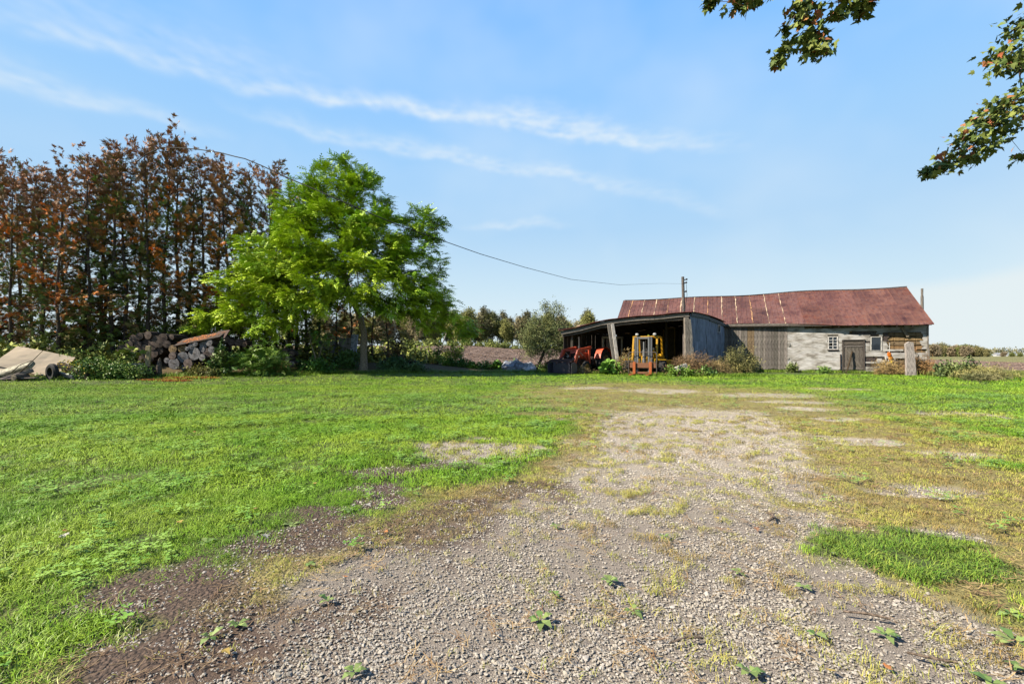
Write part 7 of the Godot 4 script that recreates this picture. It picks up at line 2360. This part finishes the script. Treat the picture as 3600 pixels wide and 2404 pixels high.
	# the cable from the windbreak to the mast
	var path := [Vector3(-20.9, 11.9, -25.3), Vector3(-19.2, 11.75, -23.9), Vector3(-17.4, 11.5, -22.6), Vector3(-15.9, 11.15, -21.9), Vector3(-14.6, 10.8, -21.3), Vector3(-13.3, 10.4, -20.7), Vector3(-12.3, 10.0, -20.2)]
	for u in [[245, 158.5, 20.0], [262, 165.5, 19.7], [282, 175.0, 19.4], [310, 187.0, 19.1], [340, 200.0, 19.0], [370, 213.0, 19.0], [400, 225.5, 19.3], [436, 238.0, 19.9], [480, 253.5, 20.8], [525, 267.0, 21.8], [571, 279.0, 23.0], [620, 284.5, 25.2], [660, 283.0, 27.3]]:
		path.append(Vector3((u[0] - 512.0) / 455.0 * u[2], 1.2 + (354.5 - u[1]) / 455.0 * u[2], -u[2]))
	path.append(Vector3(10.75, 5.6, -28.2))
	var rr := []
	for k in path.size(): rr.append(0.023 if k < 14 else lerpf(0.017, 0.005, clampf((k - 14) / 5.0, 0.0, 1.0)))
	tube_single("overhead_cable", path, rr, Color(0.02, 0.02, 0.02), M.rubber, "black overhead cable sagging past the walnut crown to the cable mast", "cable", Vector3.ZERO, 5)
	# sticks on the drive
	var sticks := [[Vector3(1.88, 0.012, -3.36), [Vector3(-0.055, 0, 0.11), Vector3(0.01, 0.01, 0.07), Vector3(0.045, 0.012, 0.0), Vector3(0.035, 0, -0.06)], 0.011, "curved brown stick lying on the pale gravel"],
		[Vector3(0.72, 0.01, -1.9), [Vector3(-0.07, 0, 0.02), Vector3(0, 0.012, 0), Vector3(0.08, 0, -0.02)], 0.005, "short dark twig on the gravel at the bottom of the drive"],
		[Vector3(1.62, 0.012, -2.08), [Vector3(-0.085, 0, -0.03), Vector3(0, 0.008, 0), Vector3(0.085, 0, 0.03)], 0.006, "brown straight stick at the weedy right edge of the gravel"],
		[Vector3(1.66, 0.012, -1.78), [Vector3(-0.08, 0, -0.04), Vector3(-0.01, 0.006, 0.006), Vector3(0.06, 0, 0.02)], 0.006, "dark crooked stick nearest the bottom right of the drive"]]
	for s in sticks:
		tube_single("fallen_stick", s[1], [s[2] * 0.8, s[2], s[2], s[2] * 0.7].slice(0, s[1].size()), Color(0.2, 0.15, 0.11), M.bark, s[3], "stick", s[0] + Vector3(0, hgt(s[0].x, s[0].z), 0))
	litter()

func litter():
	# low rosettes of weeds, each a plant of its own
	var spots := [[0.52, 2.42, 0.07], [0.13, 2.06, 0.075], [0.57, 2.13, 0.055], [1.25, 2.5, 0.055], [-0.9, 2.22, 0.07], [-1.28, 1.93, 0.08], [-1.22, 2.02, 0.06], [-1.15, 2.6, 0.06], [0.22, 2.28, 0.05], [0.9, 1.72, 0.07], [1.3, 1.95, 0.06], [1.95, 1.72, 0.09], [2.1, 1.9, 0.09], [1.75, 1.66, 0.07], [1.6, 1.95, 0.06], [-1.55, 3.2, 0.09], [-1.7, 3.05, 0.08], [-1.95, 2.9, 0.08], [-1.25, 3.5, 0.08], [0.3, 3.2, 0.05], [1.0, 3.0, 0.05], [-0.6, 1.72, 0.05], [1.5, 2.35, 0.05], [-2.0, 3.3, 0.08], [2.3, 2.1, 0.08]]
	var where := ["on the open gravel", "at the edge of the drive"]
	for k in spots.size():
		var s: Array = spots[k]
		var mb := Mb.new()
		var n := rng.randi_range(5, 8)
		for j in n:
			var a := TAU * j / n + rng.randf_range(-0.4, 0.4)
			mb.col = mix3(Color(0.06, 0.11, 0.03), Color(0.15, 0.19, 0.06), rng.randf())
			var e := Vector3(cos(a), rng.randf_range(0.1, 0.7), sin(a)).normalized()
			var side := Vector3(-sin(a), 0, cos(a))
			var l: float = s[2] * rng.randf_range(0.45, 1.1)
			var m := e * l * 0.55
			var tip := e * l - Vector3(0, l * 0.3, 0)
			mb.quad(e * l * 0.12 - side * l * 0.06, e * l * 0.12 + side * l * 0.06, m + side * l * 0.25, m - side * l * 0.25)
			mb.tri(m - side * l * 0.25, m + side * l * 0.25, tip)
		var x: float = s[0]
		var d: float = s[1]
		single("weed_rosette", mb.mesh(), M.leaf, "broad leaved green weed rosette growing flat %s" % ("on the open gravel" if x > -0.8 and x < 1.5 else ("in the weedy right edge of the drive" if x > 0.0 else "in the bare soil left of the gravel")), "weed", Transform3D(Basis(Vector3.UP, rng.randf() * TAU), Vector3(x, hgt(x, -d) + 0.004, -d)), "weed rosettes on the drive")
	# fallen maple leaves
	var ml := maple_leaf()
	var tones := [Color(0.30, 0.12, 0.04), Color(0.27, 0.19, 0.05), Color(0.17, 0.09, 0.05), Color(0.25, 0.24, 0.20)]
	var names := ["orange", "yellow", "brown", "pale upturned"]
	var leaves := []
	for k in 34:
		var d := 1.7 + 6.0 * pow(rng.randf(), 1.5)
		var x := rng.randf_range(-1.05, 1.05) * d
		leaves.append([x, d, rng.randi_range(0, 2)])
	for s in [[-1.62, 2.98, 3], [-2.95, 3.0, 3], [-1.15, 3.6, 3], [3.55, 3.75, 3], [3.0, 2.5, 3], [1.9, 2.7, 3]]: leaves.append(s)
	for s in leaves:
		var mb := Mb.new()
		single("fallen_leaf", ml, leaf_mat(tones[s[2]]), "%s fallen maple leaf lying on the %s" % [names[s[2]], "lawn" if look(f_gravel, s[0], s[1]) < 0.4 else "drive"], "leaf", Transform3D(Basis.from_euler(Vector3(rng.randf_range(-0.3, 0.3), rng.randf() * TAU, rng.randf_range(-0.3, 0.3))).scaled_local(Vector3.ONE * rng.randf_range(0.026, 0.046) * (1.5 if s[2] == 3 else 1.0)), Vector3(s[0], hgt(s[0], -s[1]) + (0.025 if look(f_gravel, s[0], s[1]) < 0.4 else 0.012), -s[1])), "%s fallen leaves" % names[s[2]])

var leaf_mats := {}
func leaf_mat(c: Color) -> Material:
	if not leaf_mats.has(c):
		var m := leafy("fallen", 0.3, 0.7)
		m.albedo_color = c.linear_to_srgb()
		leaf_mats[c] = m
	return leaf_mats[c]

# ------------------------------------------------------------------ the maple that hangs over the yard
func maple():
	var base := Vector3(10.2, 0, -2.2)
	var t := thing("maple_tree", "maple branches hanging into the sky from the right, autumn leaves dark green and rusty", "tree", base)
	var trunk := [Vector3(0, -0.1, 0), Vector3(-0.1, 1.5, 0), Vector3(-0.1, 2.8, -0.1), Vector3(-0.3, 4.2, -0.2), Vector3(-0.5, 5.8, -0.3)]
	var goals := []
	# the bough at the right edge of the view, and the sprays at the top, relative to the tree
	var bough := [[1024, 20, 6.6, 0.22], [1010, 45, 6.6, 0.22], [1003, 60, 6.5, 0.2], [1018, 60, 6.6, 0.2], [1022, 95, 6.5, 0.2], [1008, 105, 6.4, 0.22], [995, 112, 6.4, 0.22], [985, 122, 6.4, 0.22], [1002, 128, 6.4, 0.2], [972, 136, 6.3, 0.2], [985, 142, 6.3, 0.16], [958, 152, 6.3, 0.17], [968, 158, 6.3, 0.14], [945, 164, 6.25, 0.1], [936, 168, 6.2, 0.08], [928, 172, 6.2, 0.05], [1030, 60, 6.7, 0.2], [1045, 40, 6.8, 0.25], [1050, 105, 6.7, 0.25], [1024, 155, 6.6, 0.05]]
	var sprays := [[708, 0, 5.9, 0.06], [712, 2, 5.9, 0.05], [738, 1, 5.8, 0.08], [745, 3, 5.8, 0.08], [757, 0, 5.8, 0.07], [800, 8, 5.6, 0.12], [806, 18, 5.6, 0.12], [812, 5, 5.6, 0.12], [816, 30, 5.6, 0.1], [808, 34, 5.6, 0.08], [820, 42, 5.55, 0.09], [812, 50, 5.5, 0.08], [822, 50, 5.5, 0.08], [786, 29, 5.5, 0.03], [788, 44, 5.5, 0.07], [781, 53, 5.5, 0.05], [778, 61, 5.5, 0.04], [838, 12, 5.6, 0.05], [845, 2, 5.6, 0.06], [858, 3, 5.6, 0.09], [866, 8, 5.6, 0.08], [870, 2, 5.6, 0.07], [803, -12, 5.7, 0.14], [765, -16, 5.8, 0.14], [850, -14, 5.7, 0.14], [722, -12, 5.9, 0.1]]
	var fine_goals := []
	for b in [bough, sprays]:
		for s in b:
			var p := Vector3((s[0] - 512.0) / 455.0 * s[2], 1.2 + (354.5 - s[1]) / 455.0 * s[2], -s[2]) - base
			goals.append(p)
			fine_goals.append([p, s[3] * 0.62])
	var ga := []
	var gb := []
	for k in bough.size(): ga.append(fine_goals[k][0])
	for k in sprays.size(): gb.append(fine_goals[bough.size() + k][0])
	var top: Vector3 = trunk[-1]
	var pa := [top, Vector3(8.9, 6.1, -4.6) - base, Vector3(8.0, 5.9, -6.0) - base, Vector3(7.3, 5.5, -6.6) - base]
	var pb := [top, Vector3(8.0, 7.4, -3.6) - base, Vector3(5.8, 7.2, -4.9) - base, Vector3(4.4, 6.3, -5.6) - base, Vector3(3.4, 5.95, -5.7) - base]
	var limb_mesh := Mb.new()
	limb_mesh.tube(pa, [0.1, 0.07, 0.05, 0.03], 7, false)
	limb_mesh.tube(pb, [0.1, 0.08, 0.06, 0.04, 0.02], 7, false)
	part("boughs", limb_mesh.mesh(), M.bark_dark, t)
	var la := grow(pa, ga, 0.0035, 0.45, 0.02)
	var lb := grow(pb, gb, 0.0035, 0.45, 0.02)
	part("twigs", la.limbs, M.bark_dark, t)
	part("twigs", lb.limbs, M.bark_dark, t)
	goals = []
	for q in in_blobs([[0, 8.0, 0, 3.2, 2.6, 3.4], [1.5, 6.2, 1.5, 3.0, 2.0, 3.0]], 130, 0.6): goals.append(q)
	var g := grow(trunk, goals, 0.006, 0.45, 0.02)
	part("trunk", trunk_mesh(trunk, 0.3, 0.2, 1.4), M.bark_dark, t)
	part("limbs", g.limbs, M.bark_dark, t)
	var xf := []
	var cs := PackedColorArray()
	for q in fine_goals:
		var n := int(18 + 480.0 * q[1])
		for k in n:
			var at: Vector3 = q[0] + Vector3(rng.randfn(0.0, 1.0), rng.randfn(0.0, 0.8) - 0.2, rng.randfn(0.0, 1.0)) * (q[1] * 0.8 + 0.015)
			var d := Vector3(rng.randfn(0.0, 0.7) - 0.4, rng.randf_range(-1.1, 0.1), rng.randfn(0.0, 0.7))
			xf.append(Transform3D(facing(d, rng.randf_range(0.06, 0.115), rng.randfn(0.0, 0.8)), at))
			var c := mix3(Color(0.05, 0.085, 0.02), Color(0.13, 0.15, 0.03), rng.randf())
			if rng.randf() < 0.07: c = mix3(Color(0.20, 0.11, 0.03), Color(0.24, 0.07, 0.03), rng.randf())
			cs.append(c)
	for tip in g.tips:
		for k in 26:
			var at: Vector3 = tip[0] + Vector3(rng.randfn(0.0, 1.0), rng.randfn(0.0, 0.7), rng.randfn(0.0, 1.0)) * 0.4
			var w := at + base
			if w.z < -0.3 and absf(w.x) < -w.z * 1.16 and w.y - 1.2 < -w.z * 0.82: continue
			xf.append(Transform3D(facing(Vector3(rng.randfn(0.0, 0.7), rng.randf_range(-1.0, 0.2), rng.randfn(0.0, 0.7)), rng.randf_range(0.09, 0.15), rng.randfn(0.0, 0.8)), at))
			cs.append(mix3(Color(0.05, 0.085, 0.02), Color(0.14, 0.15, 0.03), rng.randf()))
	scatter("leaves", maple_leaf(), M.dull, xf, cs, t)

func _ready():
	rng.seed = 21
	noise.seed = 3; noise.frequency = 0.12; noise.fractal_octaves = 3
	var cam := Camera3D.new()
	cam.name = "camera"
	add_child(cam)
	cam.position = Vector3(0, CAM_H, 0)
	cam.set_frustum(0.05 * 683.0 / 455.0, Vector2(0, 0.05 * 13.0 / 455.0), 0.05, 3000.0)
	cam.current = true
	var env := Environment.new()
	env.background_mode = Environment.BG_SKY
	env.sky = make_sky()
	env.tonemap_mode = Environment.TONE_MAPPER_LINEAR
	env.tonemap_exposure = EXPO
	env.sdfgi_enabled = true
	env.ssao_enabled = true
	env.ssil_enabled = true
	var we := WorldEnvironment.new()
	we.name = "world_environment"
	we.environment = env
	add_child(we)
	var sun := DirectionalLight3D.new()
	sun.name = "sun"
	add_child(sun)
	sun.look_at_from_position(Vector3(-0.74, 0.68, 0.22), Vector3.ZERO)
	sun.light_color = Color(1.0, 0.95, 0.87)
	sun.light_energy = 1.6
	sun.light_angular_distance = 0.5
	sun.shadow_enabled = true
	make_materials()
	make_cover()
	make_ground()
	make_gravel()
	make_grass()
	make_ground_litter()
	walnut()
	windbreak()
	other_trees()
	barn()
	shed()
	tractor()
	forklift()
	firewood()
	rubbish()
	weeds()
	small_things()
	maple()
